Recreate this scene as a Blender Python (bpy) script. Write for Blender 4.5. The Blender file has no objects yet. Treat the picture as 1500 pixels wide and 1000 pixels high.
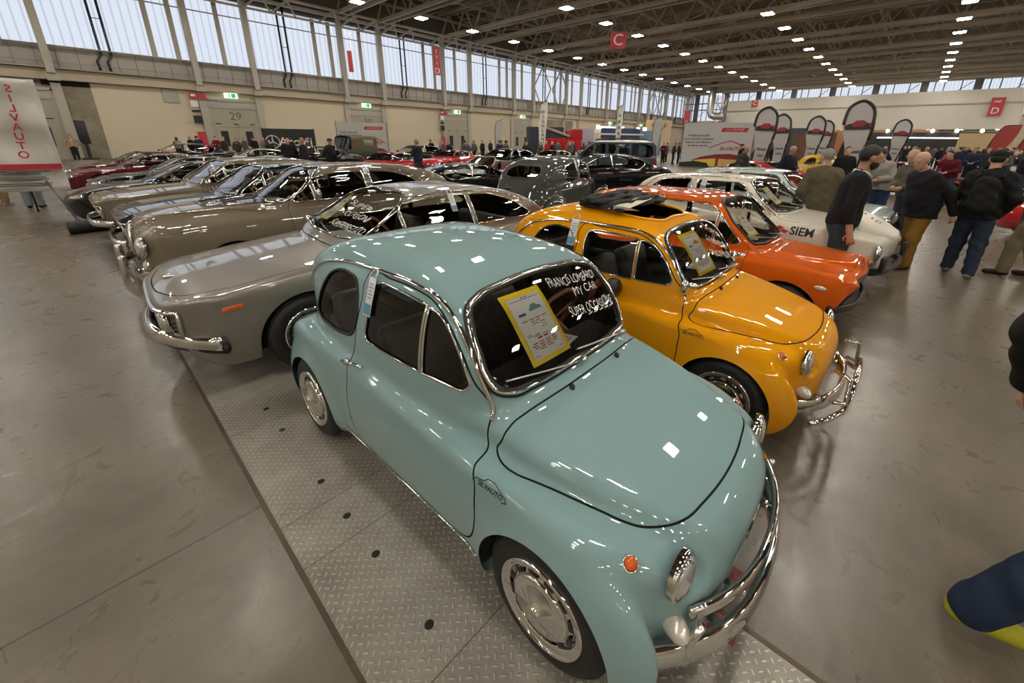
import bpy, bmesh, math, random
import numpy as np
from mathutils import Vector, Matrix
from mathutils.bvhtree import BVHTree
PI = math.pi
SC = bpy.context.scene
COL = SC.collection
RND = random.Random(7)

# ------------------------------------------------------------------ materials
MATS = {}
def _new(name):
    m = bpy.data.materials.new(name); m.use_nodes = True
    nt = m.node_tree; nt.nodes.clear()
    out = nt.nodes.new('ShaderNodeOutputMaterial')
    return m, nt, out
def N(nt, kind, **kw):
    n = nt.nodes.new(kind)
    for k, v in kw.items():
        if k.startswith('_'):
            setattr(n, k[1:], v)
        else:
            key = int(k[1:]) if k[0] == 'i' and k[1:].isdigit() else k.replace('__', ' ')
            n.inputs[key].default_value = v
    return n
def pbr(name, col, rough=0.5, metal=0.0, coat=0.0, coat_rough=0.03, noise=0.0, scale=8.0, bump=0.0, bscale=40.0, spec=0.5, emit=None, es=0.0):
    if name in MATS: return MATS[name]
    m, nt, out = _new(name)
    b = N(nt, 'ShaderNodeBsdfPrincipled')
    c = (col[0], col[1], col[2], 1)
    b.inputs['Base Color'].default_value = c
    b.inputs['Roughness'].default_value = rough
    b.inputs['Metallic'].default_value = metal
    b.inputs['Coat Weight'].default_value = coat
    b.inputs['Coat Roughness'].default_value = coat_rough
    b.inputs['Specular IOR Level'].default_value = spec
    if emit:
        b.inputs['Emission Color'].default_value = (*emit, 1); b.inputs['Emission Strength'].default_value = es
    if noise > 0 or bump > 0:
        tc = N(nt, 'ShaderNodeTexCoord')
    if noise > 0:
        nz = N(nt, 'ShaderNodeTexNoise', Scale=scale, Detail=4.0)
        nt.links.new(tc.outputs['Object'], nz.inputs['Vector'])
        mx = N(nt, 'ShaderNodeMix', _data_type='RGBA')
        mx.inputs[6].default_value = tuple(x * (1 - noise) for x in c[:3]) + (1,)
        mx.inputs[7].default_value = tuple(min(1, x * (1 + noise)) for x in c[:3]) + (1,)
        nt.links.new(nz.outputs[0], mx.inputs[0]); nt.links.new(mx.outputs[2], b.inputs['Base Color'])
    if bump > 0:
        nb = N(nt, 'ShaderNodeTexNoise', Scale=bscale, Detail=3.0)
        nt.links.new(tc.outputs['Object'], nb.inputs['Vector'])
        bp = N(nt, 'ShaderNodeBump', Strength=bump, Distance=0.01)
        nt.links.new(nb.outputs[0], bp.inputs['Height']); nt.links.new(bp.outputs[0], b.inputs['Normal'])
    nt.links.new(b.outputs[0], out.inputs[0])
    MATS[name] = m
    return m
def paint(name, col, flake=0.0):
    if flake:
        return pbr(name, col, 0.34, 0.55, 1.0, 0.02, noise=0.03, scale=900, spec=.1)
    return pbr(name, col, 0.5, 0.0, 1.0, 0.012, spec=.04)
def emis(name, col, s):
    if name in MATS: return MATS[name]
    m, nt, out = _new(name)
    e = N(nt, 'ShaderNodeEmission', Color=(*col, 1), Strength=s)
    nt.links.new(e.outputs[0], out.inputs[0]); MATS[name] = m
    return m
def glass(name, tint, ior=1.45):
    if name in MATS: return MATS[name]
    m, nt, out = _new(name)
    t = N(nt, 'ShaderNodeBsdfTransparent', Color=(*tint, 1))
    g = N(nt, 'ShaderNodeBsdfGlossy', Roughness=0.01, Color=(1, 1, 1, 1))
    fr = N(nt, 'ShaderNodeFresnel', IOR=ior)
    mx = N(nt, 'ShaderNodeMixShader')
    nt.links.new(fr.outputs[0], mx.inputs[0]); nt.links.new(t.outputs[0], mx.inputs[1]); nt.links.new(g.outputs[0], mx.inputs[2])
    nt.links.new(mx.outputs[0], out.inputs[0]); MATS[name] = m
    return m
CHROME = pbr('chrome', (0.78, 0.77, 0.75), 0.06, 1.0)
STEEL = pbr('brushed_steel', (0.55, 0.54, 0.52), 0.28, 1.0)
RUBBER = pbr('rubber', (0.012, 0.012, 0.012), 0.55)
TYRE = pbr('tyre_rubber', (0.011, 0.011, 0.011), 0.6, bump=0.25, bscale=90)
BLACK = pbr('black_plastic', (0.012, 0.012, 0.013), 0.4)
DARK = pbr('dark_interior', (0.012, 0.011, 0.010), 0.75)
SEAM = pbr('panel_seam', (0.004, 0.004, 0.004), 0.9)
WHITE = pbr('white_paper', (0.78, 0.77, 0.72), 0.5)
AMBER = pbr('amber_lens', (0.62, 0.11, 0.015), 0.12, coat=0.6)
REDLENS = pbr('red_lens', (0.35, 0.01, 0.01), 0.12, coat=0.6)
CLEARLENS = pbr('clear_lens', (0.72, 0.68, 0.60), 0.08, 0.25, coat=1.0)
LAMPGLASS = pbr('headlamp_glass', (0.66, 0.67, 0.68), 0.05, 0.75, coat=1.0)
GLASS = glass('window_glass', (0.92, 0.94, 0.92))
GLASSD = glass('tinted_glass', (0.45, 0.47, 0.46))

# ------------------------------------------------------------------ objects
def link(name, me, mat=None, parent=None):
    o = bpy.data.objects.new(name, me); COL.objects.link(o)
    if mat is not None and me is not None:
        for mm in (mat if isinstance(mat, (list, tuple)) else [mat]): me.materials.append(mm)
    if parent is not None: o.parent = parent
    return o
def tag(o, label=None, cat=None, group=None, kind=None):
    if label: o['label'] = label
    if cat: o['category'] = cat
    if group: o['group'] = group
    if kind: o['kind'] = kind
    return o
def empty(name, loc=(0, 0, 0), rz=0.0, label=None, cat=None, group=None):
    o = bpy.data.objects.new(name, None); COL.objects.link(o)
    o.empty_display_size = 0.2
    o.location = loc; o.rotation_euler = (0, 0, rz)
    return tag(o, label, cat, group)
def copy_tree(o, parent=None):
    c = o.copy(); COL.objects.link(c)
    if parent is not None: c.parent = parent
    for ch in KIDS(o): copy_tree(ch, c)
    return c
def KIDS(o):
    return list(o.children)
def np_mesh(name, V, F, normals=None, smooth=True):
    me = bpy.data.meshes.new(name)
    V = np.asarray(V, np.float32); F = np.asarray(F, np.int32)
    k = F.shape[1]
    me.vertices.add(len(V)); me.vertices.foreach_set('co', V.ravel())
    me.loops.add(F.size); me.loops.foreach_set('vertex_index', F.ravel())
    me.polygons.add(len(F)); me.polygons.foreach_set('loop_start', np.arange(0, F.size, k, dtype=np.int32))
    me.polygons.foreach_set('use_smooth', np.full(len(F), smooth, bool))
    me.update(calc_edges=True)
    if normals is not None:
        n = np.asarray(normals, np.float64); n /= np.maximum(np.linalg.norm(n, axis=1, keepdims=True), 1e-9)
        me.normals_split_custom_set_from_vertices(n.tolist())
    return me

class MB:
    """collects simple shapes; build() links them as one mesh object"""
    def __init__(s): s.v = []; s.f = []; s.sm = []; s.mi = []; s.mat = 0
    def add(s, V, F, smooth=False, M=None):
        b = len(s.v)
        for p in V:
            p = Vector(p)
            s.v.append(tuple(M @ p) if M is not None else tuple(p))
        for f in F:
            s.f.append(tuple(b + i for i in f)); s.sm.append(smooth); s.mi.append(s.mat)
        return s
    def box(s, c, d, M=None, rot=0.0):
        x, y, z = d[0] / 2, d[1] / 2, d[2] / 2
        R = Matrix.Translation(c) @ Matrix.Rotation(rot, 4, 'Z')
        if M is not None: R = M @ R
        V = [(a * x, b * y, e * z) for a in (-1, 1) for b in (-1, 1) for e in (-1, 1)]
        F = [(0, 1, 3, 2), (4, 6, 7, 5), (0, 4, 5, 1), (2, 3, 7, 6), (0, 2, 6, 4), (1, 5, 7, 3)]
        return s.add(V, F, False, R)
    def rbox(s, c, d, r=0.02, seg=3, M=None, rot=0.0, rx=0.0, ry=0.0):
        bm = bmesh.new(); bmesh.ops.create_cube(bm, size=1)
        for v in bm.verts: v.co = Vector((v.co.x * d[0], v.co.y * d[1], v.co.z * d[2]))
        bmesh.ops.bevel(bm, geom=list(bm.edges), offset=min(r, min(d) * 0.49), segments=seg, profile=0.5, affect='EDGES')
        bm.verts.index_update()
        R = Matrix.Translation(c) @ Matrix.Rotation(rot, 4, 'Z') @ Matrix.Rotation(ry, 4, 'Y') @ Matrix.Rotation(rx, 4, 'X')
        if M is not None: R = M @ R
        s.add([v.co for v in bm.verts], [[v.index for v in f.verts] for f in bm.faces], True, R); bm.free()
        return s
    def tube(s, path, r, n=8, closed=False, caps=True, sq=None, up=None, M=None):
        """sweep a circle (or an ellipse sq=(a,b) with 'up' as its b axis) along a path; r may be a list"""
        P = [Vector(p) for p in path]
        if len(P) < 2: return s
        L = len(P); V = []; F = []
        prev = None
        for i in range(L):
            if closed: t = P[(i + 1) % L] - P[i - 1]
            else: t = P[min(i + 1, L - 1)] - P[max(i - 1, 0)]
            if t.length < 1e-9: t = Vector((1, 0, 0))
            t.normalize()
            if up is not None:
                u = Vector(up[i] if isinstance(up, list) else up)
            elif prev is None:
                u = Vector((0, 0, 1)) if abs(t.z) < 0.9 else Vector((1, 0, 0))
            else: u = prev
            u = u - t * u.dot(t)
            if u.length < 1e-6: u = t.orthogonal()
            u.normalize(); prev = u
            w = t.cross(u)
            rr = r[i] if isinstance(r, (list, tuple)) else r
            a, b = (sq if sq else (1, 1))
            for k in range(n):
                an = 2 * PI * (k + .5) / n
                V.append(P[i] + (w * math.cos(an) * a + u * math.sin(an) * b) * rr)
        m = L if closed else L - 1
        for i in range(m):
            for k in range(n):
                a0 = i * n + k; a1 = i * n + (k + 1) % n; j = (i + 1) % L
                F.append((a0, a1, j * n + (k + 1) % n, j * n + k))
        if caps and not closed:
            F.append(tuple(range(n))[::-1]); F.append(tuple((L - 1) * n + k for k in range(n)))
        return s.add(V, F, n > 4, M)
    def bar(s, a, b, w, d=None):
        return s.tube([a, b], 1.0, 4, sq=((w / 2) * 1.414, ((d or w) / 2) * 1.414))
    def lathe(s, prof, n=32, M=None, axis='Z', smooth=True):
        """prof: (radius, height) pairs turned round an axis"""
        V = []; F = []
        for (r, hgt) in prof:
            for k in range(n):
                a = 2 * PI * k / n
                c, q = r * math.cos(a), r * math.sin(a)
                V.append((c, q, hgt) if axis == 'Z' else ((c, hgt, q) if axis == 'Y' else (hgt, c, q)))
        for i in range(len(prof) - 1):
            for k in range(n):
                k2 = (k + 1) % n
                q = (i * n + k, i * n + k2, (i + 1) * n + k2, (i + 1) * n + k)
                F.append(q if axis != 'Y' else q[::-1])
        return s.add(V, F, smooth, M)
    def prism(s, poly, z0, z1, M=None, smooth=False):
        """extrude a closed xy polygon"""
        n = len(poly)
        V = [(p[0], p[1], z0) for p in poly] + [(p[0], p[1], z1) for p in poly]
        F = [tuple(range(n))[::-1], tuple(range(n, 2 * n))]
        for i in range(n):
            j = (i + 1) % n; F.append((i, j, n + j, n + i))
        return s.add(V, F, smooth, M)
    def quad(s, a, b, c, d): return s.add([a, b, c, d], [(0, 1, 2, 3)])
    def ball(s, c, r, n=12, M=None):
        rx, ry, rz = r if isinstance(r, (tuple, list)) else (r, r, r)
        V = []; F = []
        m = max(4, n // 2)
        for i in range(m + 1):
            th = PI * i / m
            for k in range(n):
                a = 2 * PI * k / n
                V.append((c[0] + rx * math.sin(th) * math.cos(a), c[1] + ry * math.sin(th) * math.sin(a), c[2] + rz * math.cos(th)))
        for i in range(m):
            for k in range(n):
                k2 = (k + 1) % n; F.append((i * n + k, (i + 1) * n + k, (i + 1) * n + k2, i * n + k2))
        return s.add(V, F, True, M)
    def mesh(s, name):
        me = bpy.data.meshes.new(name)
        me.from_pydata(s.v, [], s.f)
        me.polygons.foreach_set('use_smooth', s.sm)
        me.polygons.foreach_set('material_index', s.mi)
        me.update()
        return me
    def build(s, name, mat, parent=None):
        return link(name, s.mesh(name), mat, parent)

# ------------------------------------------------------------------ implicit bodies -> smooth meshes
def spl(pts, n=10, closed=True):
    """Catmull-Rom through points; a point with a third entry is a sharp corner"""
    P = [np.array(p[:2], float) for p in pts]; S = [len(p) > 2 and p[2] for p in pts]
    L = len(P); out = []
    m = L if closed else L - 1
    for i in range(m):
        p1, p2 = P[i], P[(i + 1) % L]
        p0 = P[i - 1] if (closed or i > 0) else p1
        p3 = P[(i + 2) % L] if (closed or i + 2 < L) else p2
        d = np.linalg.norm(p2 - p1)
        def tan(a, b, c):
            d1, d2 = np.linalg.norm(b - a) + 1e-9, np.linalg.norm(c - b) + 1e-9
            return ((b - a) / d1 * d2 + (c - b) / d2 * d1) / (d1 + d2)
        t1 = (p2 - p1) / (d + 1e-9) if S[i] else tan(p0, p1, p2)
        t2 = (p2 - p1) / (d + 1e-9) if S[(i + 1) % L] else tan(p1, p2, p3)
        if not closed and i == 0: t1 = (p2 - p1) / (d + 1e-9)
        if not closed and i == m - 1: t2 = (p2 - p1) / (d + 1e-9)
        for k in range(n):
            t = k / n
            out.append((2*t**3-3*t*t+1)*p1 + (t**3-2*t*t+t)*d*t1 + (-2*t**3+3*t*t)*p2 + (t**3-t*t)*d*t2)
    if not closed: out.append(P[-1])
    return np.array(out)
def sd_poly(poly, X, Y):
    """signed distance (negative inside) from points to a closed polyline"""
    X = np.asarray(X, np.float64); Y = np.asarray(Y, np.float64)
    sh = X.shape; X = X.ravel(); Y = Y.ravel()
    d = np.full(X.shape, 1e18); ins = np.zeros(X.shape, bool)
    B = np.roll(poly, -1, 0)
    for (ax, ay), (bx, by) in zip(poly, B):
        ex, ey = bx - ax, by - ay
        q = ex * ex + ey * ey
        if q < 1e-14: continue
        wx, wy = X - ax, Y - ay
        t = np.clip((wx * ex + wy * ey) / q, 0, 1)
        d = np.minimum(d, (wx - ex * t) ** 2 + (wy - ey * t) ** 2)
        if (ay > by) or (ay < by):
            c = ((ay > Y) != (by > Y)) & (X < ex * (Y - ay) / (by - ay) + ax)
            ins ^= c
    return (np.sqrt(d) * np.where(ins, -1, 1)).reshape(sh)
class Field2:
    def __init__(s, poly, h=0.02, pad=0.5):
        lo = poly.min(0) - pad; hi = poly.max(0) + pad
        s.lo = lo; s.h = h
        xs = np.arange(lo[0], hi[0] + h, h); ys = np.arange(lo[1], hi[1] + h, h)
        X, Y = np.meshgrid(xs, ys, indexing='ij')
        s.g = sd_poly(poly, X, Y)
    def __call__(s, X, Y):
        X, Y = np.broadcast_arrays(X, Y)
        n, m = s.g.shape
        u = np.clip((X - s.lo[0]) / s.h, 0, n - 1.001); v = np.clip((Y - s.lo[1]) / s.h, 0, m - 1.001)
        i = u.astype(int); j = v.astype(int); a = u - i; b = v - j
        g = s.g
        return (g[i, j] * (1 - a) + g[i + 1, j] * a) * (1 - b) + (g[i, j + 1] * (1 - a) + g[i + 1, j + 1] * a) * b
def rint(r, *fs):
    m = fs[0]
    for f in fs[1:]: m = np.maximum(m, f)
    u = 0
    for f in fs: u = u + np.maximum(f + r, 0) ** 2
    return np.minimum(m, -r) + np.sqrt(u)
def smin(a, b, k):
    hh = np.clip(0.5 + 0.5 * (b - a) / k, 0, 1)
    return b * (1 - hh) + a * hh - k * hh * (1 - hh)
def smax(a, b, k): return -smin(-a, -b, k)
def ellip(X, Y, Z, c, r):
    k0 = np.sqrt(((X - c[0]) / r[0]) ** 2 + ((Y - c[1]) / r[1]) ** 2 + ((Z - c[2]) / r[2]) ** 2)
    return (k0 - 1) * min(r) if False else (k0 - 1) * (r[0] * r[1] * r[2]) ** (1 / 3)
def capsule(X, Y, Z, a, b, ra, rb):
    a = np.array(a, float); b = np.array(b, float); e = b - a; q = max(e @ e, 1e-12)
    t = np.clip(((X - a[0]) * e[0] + (Y - a[1]) * e[1] + (Z - a[2]) * e[2]) / q, 0, 1)
    return np.sqrt((X - a[0] - e[0] * t) ** 2 + (Y - a[1] - e[1] * t) ** 2 + (Z - a[2] - e[2] * t) ** 2) - (ra + (rb - ra) * t)
class TM:
    """triangle mesh with normals"""
    def __init__(s, V, Nn, T): s.V = V; s.N = Nn; s.T = T
    def clip(s, g):
        """split by a scalar per vertex: (g<=0 part, g>0 part)"""
        g = np.where(np.abs(g) < 1e-7, 1e-7, g)
        T = s.T; ins = g[T] < 0; c = ins.sum(1)
        full_in = T[c == 3]; full_out = T[c == 0]
        A = [full_in]; B = [full_out]
        V = s.V; Nn = s.N
        mix = T[(c == 1) | (c == 2)]
        if len(mix):
            mi = g[mix] < 0; one = mi.sum(1) == 1
            odd = np.where(one[:, None], mi, ~mi)
            k = odd.argmax(1); r = np.arange(len(mix))
            p = mix[r, k]; q = mix[r, (k + 1) % 3]; w = mix[r, (k + 2) % 3]
            e = np.concatenate([np.stack([p, q], 1), np.stack([p, w], 1)])
            es = np.sort(e, 1); u, inv = np.unique(es, axis=0, return_inverse=True)
            inv = inv.ravel()
            t = (g[u[:, 0]] / (g[u[:, 0]] - g[u[:, 1]]))[:, None]
            nv = V[u[:, 0]] * (1 - t) + V[u[:, 1]] * t; nn = Nn[u[:, 0]] * (1 - t) + Nn[u[:, 1]] * t
            b = len(V); V = np.concatenate([V, nv]); Nn = np.concatenate([Nn, nn])
            m = len(mix); a1 = b + inv[:m]; a2 = b + inv[m:]
            tip = np.stack([p, a1, a2], 1); q1 = np.stack([a1, q, w], 1); q2 = np.stack([a1, w, a2], 1)
            A += [tip[one], q1[~one], q2[~one]]; B += [tip[~one], q1[one], q2[one]]
        return TM(V, Nn, np.concatenate(A)).tidy(), TM(V, Nn, np.concatenate(B)).tidy()
    def tidy(s):
        if len(s.T) == 0: return TM(s.V[:0], s.N[:0], s.T)
        u, inv = np.unique(s.T, return_inverse=True)
        return TM(s.V[u], s.N[u], inv.reshape(s.T.shape))
    def keep(s, vm):
        """keep triangles whose three vertices pass, and the rest"""
        m = vm[s.T].all(1)
        return TM(s.V, s.N, s.T[m]).tidy(), TM(s.V, s.N, s.T[~m]).tidy()
    def join(s, o):
        return TM(np.concatenate([s.V, o.V]), np.concatenate([s.N, o.N]), np.concatenate([s.T, o.T + len(s.V)]))
    def off(s, d): return TM(s.V + s.N * d, s.N, s.T)
    def mesh(s, name): return np_mesh(name, s.V, s.T, s.N)
    def build(s, name, mat, parent=None):
        if len(s.T) == 0: return None
        return link(name, s.mesh(name), mat, parent)
    def bvh(s): return BVHTree.FromPolygons(s.V.tolist(), s.T.tolist())
def nets(F, o, h, mirror=False, newton=2):
    """naive surface nets of a field on a grid; with mirror the y cells start centred on y=0"""
    F = F.astype(np.float32)
    nx, ny, nz = F.shape; s = F < 0
    sl = lambda a, di, dj, dk: a[di:nx - 1 + di, dj:ny - 1 + dj, dk:nz - 1 + dk]
    cnt = sum(sl(s, i, j, k).astype(np.int8) for i in (0, 1) for j in (0, 1) for k in (0, 1))
    act = (cnt > 0) & (cnt < 8)
    ii, jj, kk = np.nonzero(act); n = len(ii)
    idx = np.full(act.shape, -1, np.int64); idx[act] = np.arange(n)
    acc = np.zeros((n, 3)); c = np.zeros(n)
    cor = [(i, j, k) for i in (0, 1) for j in (0, 1) for k in (0, 1)]
    fv = {q: F[ii + q[0], jj + q[1], kk + q[2]] for q in cor}
    for a in cor:
        for ax in range(3):
            if a[ax] == 1: continue
            b = list(a); b[ax] = 1; b = tuple(b)
            fa, fb = fv[a], fv[b]; m = (fa < 0) != (fb < 0)
            t = np.where(m, fa / np.where(m, fa - fb, 1), 0)
            p = np.array(a, float)[None, :].repeat(n, 0); p[:, ax] += t
            acc[m] += p[m]; c[m] += 1
    V = np.stack([ii, jj, kk], 1) + acc / c[:, None]
    Q = []
    def faces(ax):
        d = [0, 0, 0]; d[ax] = 1
        a = s[:nx - d[0], :ny - d[1], :nz - d[2]]; b = s[d[0]:, d[1]:, d[2]:]
        i, j, k = np.nonzero(a != b)
        o1, o2 = [q for q in range(3) if q != ax]
        P = [i, j, k]
        ok = (P[o1] >= 1) & (P[o2] >= 1) & (P[o1] <= F.shape[o1] - 2) & (P[o2] <= F.shape[o2] - 2)
        i, j, k = i[ok], j[ok], k[ok]; inside = a[i, j, k]
        P = np.stack([i, j, k], 1)
        def cell(u, v):
            q = P.copy(); q[:, o1] -= u; q[:, o2] -= v
            return idx[q[:, 0], q[:, 1], q[:, 2]]
        q = np.stack([cell(1, 1), cell(0, 1), cell(0, 0), cell(1, 0)], 1)
        flip = inside if ax != 1 else ~inside
        q[~flip] = q[~flip][:, ::-1]
        Q.append(q)
    for ax in range(3): faces(ax)
    Q = np.concatenate(Q); Q = Q[(Q >= 0).all(1)]
    G = np.gradient(F)
    def samp(A, P):
        i = np.clip(P.astype(int), 0, np.array(F.shape) - 2); t = P - i
        r = 0
        for q in cor:
            w = np.prod(np.where(np.array(q) == 1, t, 1 - t), axis=1)
            r = r + A[i[:, 0] + q[0], i[:, 1] + q[1], i[:, 2] + q[2]] * w
        return r
    grad = lambda P: np.stack([samp(g, P) for g in G], 1)
    for _ in range(newton):
        g = grad(V); f = samp(F, V)
        V = V - np.clip(f / np.maximum((g * g).sum(1), 1e-9), -2, 2)[:, None] * g * 0.9
    Nn = grad(V); Nn /= np.maximum(np.linalg.norm(Nn, axis=1, keepdims=True), 1e-9)
    W = V * h + np.array(o)
    d1 = np.linalg.norm(W[Q[:, 0]] - W[Q[:, 2]], axis=1); d2 = np.linalg.norm(W[Q[:, 1]] - W[Q[:, 3]], axis=1)
    a = d1 <= d2
    T = np.concatenate([Q[a][:, [0, 1, 2]], Q[a][:, [0, 2, 3]], Q[~a][:, [0, 1, 3]], Q[~a][:, [1, 2, 3]]])
    if mirror:
        mid = jj == 0
        W[mid, 1] = 0; Nn[mid, 1] = 0
        m2 = np.arange(len(W)); nm = ~mid; m2[nm] = len(W) + np.arange(nm.sum())
        W = np.concatenate([W, W[nm] * [1, -1, 1]]); Nn = np.concatenate([Nn, Nn[nm] * [1, -1, 1]])
        T = np.concatenate([T, m2[T][:, ::-1]])
    return TM(W, Nn, T)
def grid3(lo, hi, h):
    xs = [np.arange(lo[a], hi[a] + h, h) for a in range(3)]
    return xs[0][:, None, None], xs[1][None, :, None], xs[2][None, None, :]

# ------------------------------------------------------------------ lettering
FONTC = {}
def text_mesh(txt, size=1.0, extrude=0.0, shear=0.0, bold=0.0, spacing=1.0, align='CENTER', fine=0):
    cu = bpy.data.curves.new('lettering', 'FONT')
    cu.body = txt; cu.size = size; cu.extrude = extrude; cu.shear = shear; cu.offset = bold
    cu.space_character = spacing; cu.align_x = align; cu.align_y = 'CENTER'; cu.resolution_u = 3
    o = bpy.data.objects.new('lettering', cu); COL.objects.link(o)
    dg = bpy.context.evaluated_depsgraph_get()
    me = bpy.data.meshes.new_from_object(o.evaluated_get(dg))
    if fine and len(me.vertices):      # small faces, so that lettering can follow a curved panel
        bm = bmesh.new(); bm.from_mesh(me); bmesh.ops.triangulate(bm, faces=bm.faces)
        for _ in range(4):
            es = [e for e in bm.edges if e.calc_length() > fine]
            if not es: break
            bmesh.ops.subdivide_edges(bm, edges=es, cuts=1); bmesh.ops.triangulate(bm, faces=bm.faces)
        bm.to_mesh(me); bm.free()
    V = np.array([v.co[:] for v in me.vertices]) if len(me.vertices) else np.zeros((0, 3))
    F = [tuple(p.vertices) for p in me.polygons]
    bpy.data.objects.remove(o); bpy.data.curves.remove(cu); bpy.data.meshes.remove(me)
    return V, F
def text_on(mb, txt, M, size, **kw):
    V, F = text_mesh(txt, size, **kw)
    if len(V): mb.add(V, F, False, M)
def frame(org, xdir, ydir):
    """matrix with local x along xdir, local y along ydir"""
    x = Vector(xdir).normalized(); y = Vector(ydir); y = (y - x * y.dot(x)).normalized(); z = x.cross(y)
    M = Matrix.Identity(4)
    for i in range(3): M[i][0] = x[i]; M[i][1] = y[i]; M[i][2] = z[i]; M[i][3] = org[i]
    return M
# ------------------------------------------------------------------ cars
def half2full(pts):
    """mirror a half outline given as (along, half width): closed loop"""
    a = [tuple(p) for p in pts]
    b = [(p[0], -p[1]) + tuple(p[2:]) for p in reversed(pts) if abs(p[1]) > 1e-6]
    return a + b
def sec2full(pts):
    """mirror a half section given as (half width, height)"""
    a = [tuple(p) for p in pts]
    b = [(-p[0], p[1]) + tuple(p[2:]) for p in reversed(pts) if abs(p[0]) > 1e-6]
    return a + b
def vol(X, Y, Z, d, fh=0.02):
    """one rounded volume carved from a side outline, a plan outline and a cross-section"""
    cr = d.get('crown', 0); wr = d.get('wrap', 0)
    fs = [Field2(spl(d['side'], 8), fh)(X + wr * Y * Y, Z + cr * Y * Y)]
    if 'plan' in d: fs.append(Field2(spl(half2full(d['plan']), 8), fh)(X, Y) + 0 * Z)
    if 'sec' in d:
        zs = d.get('secshift')
        fs.append(Field2(spl(sec2full(d['sec']), 8), fh)(Y, Z + (zs(X) if zs else 0)))
    return rint(d.get('r', 0.05), *np.broadcast_arrays(*fs))
def car_field(S, X, Y, Z):
    F = None
    for d in S['vols']:
        f = vol(X, Y, Z, d, S.get('fh', 0.02))
        F = f if F is None else smin(F, f, d.get('k', 0.05))
    for c, r, k in S.get('bulges', []):
        F = smin(F, ellip(X, np.abs(Y), Z, c, r), k)
    for c, r, k in S.get('dents', []):
        F = smax(F, -ellip(X, np.abs(Y), Z, c, r), k)
    return F
def surf(bvh, pts, view, side=1, off=0.0):
    """drop a 2-D path on to the body: view 'side' (x,z), 'front' (y,z), 'rear' (y,z) or 'top' (x,y)"""
    out = []; nor = []
    for p in pts:
        if view == 'side': o, d = Vector((p[0], 3 * side, p[1])), Vector((0, -side, 0))
        elif view == 'front': o, d = Vector((6, p[0], p[1])), Vector((-1, 0, 0))
        elif view == 'rear': o, d = Vector((-6, p[0], p[1])), Vector((1, 0, 0))
        else: o, d = Vector((p[0], p[1], 4)), Vector((0, 0, -1))
        hit, n, _, _ = bvh.ray_cast(o, d)
        if hit is None: continue
        if n.dot(d) > 0: n = -n
        if view == 'side' and len(pts) > 4 and abs(n.y) < .30: continue
        out.append(hit + n * off); nor.append(n)
    return out, nor
def smooth_n(nor, w=3):
    L = len(nor)
    return [sum((nor[(i + k) % L] for k in range(-w, w + 1)), Vector()).normalized() for i in range(L)]
def uv(V, view):
    if isinstance(view, tuple): return V[:, 0] - (V[:, 2] - view[2]) * view[1], V[:, 1]     # top view sheared forward
    ix = {'side': (0, 2), 'front': (1, 2), 'rear': (1, 2), 'top': (0, 1)}[view]
    return V[:, ix[0]], V[:, ix[1]]
def region(m, poly, view, sel):
    g = np.full(len(m.V), 1.0)
    idx = np.nonzero(sel)[0]
    if len(idx):
        a, b = uv(m.V[idx], view); g[idx] = sd_poly(poly, a, b)
    return g
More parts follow.
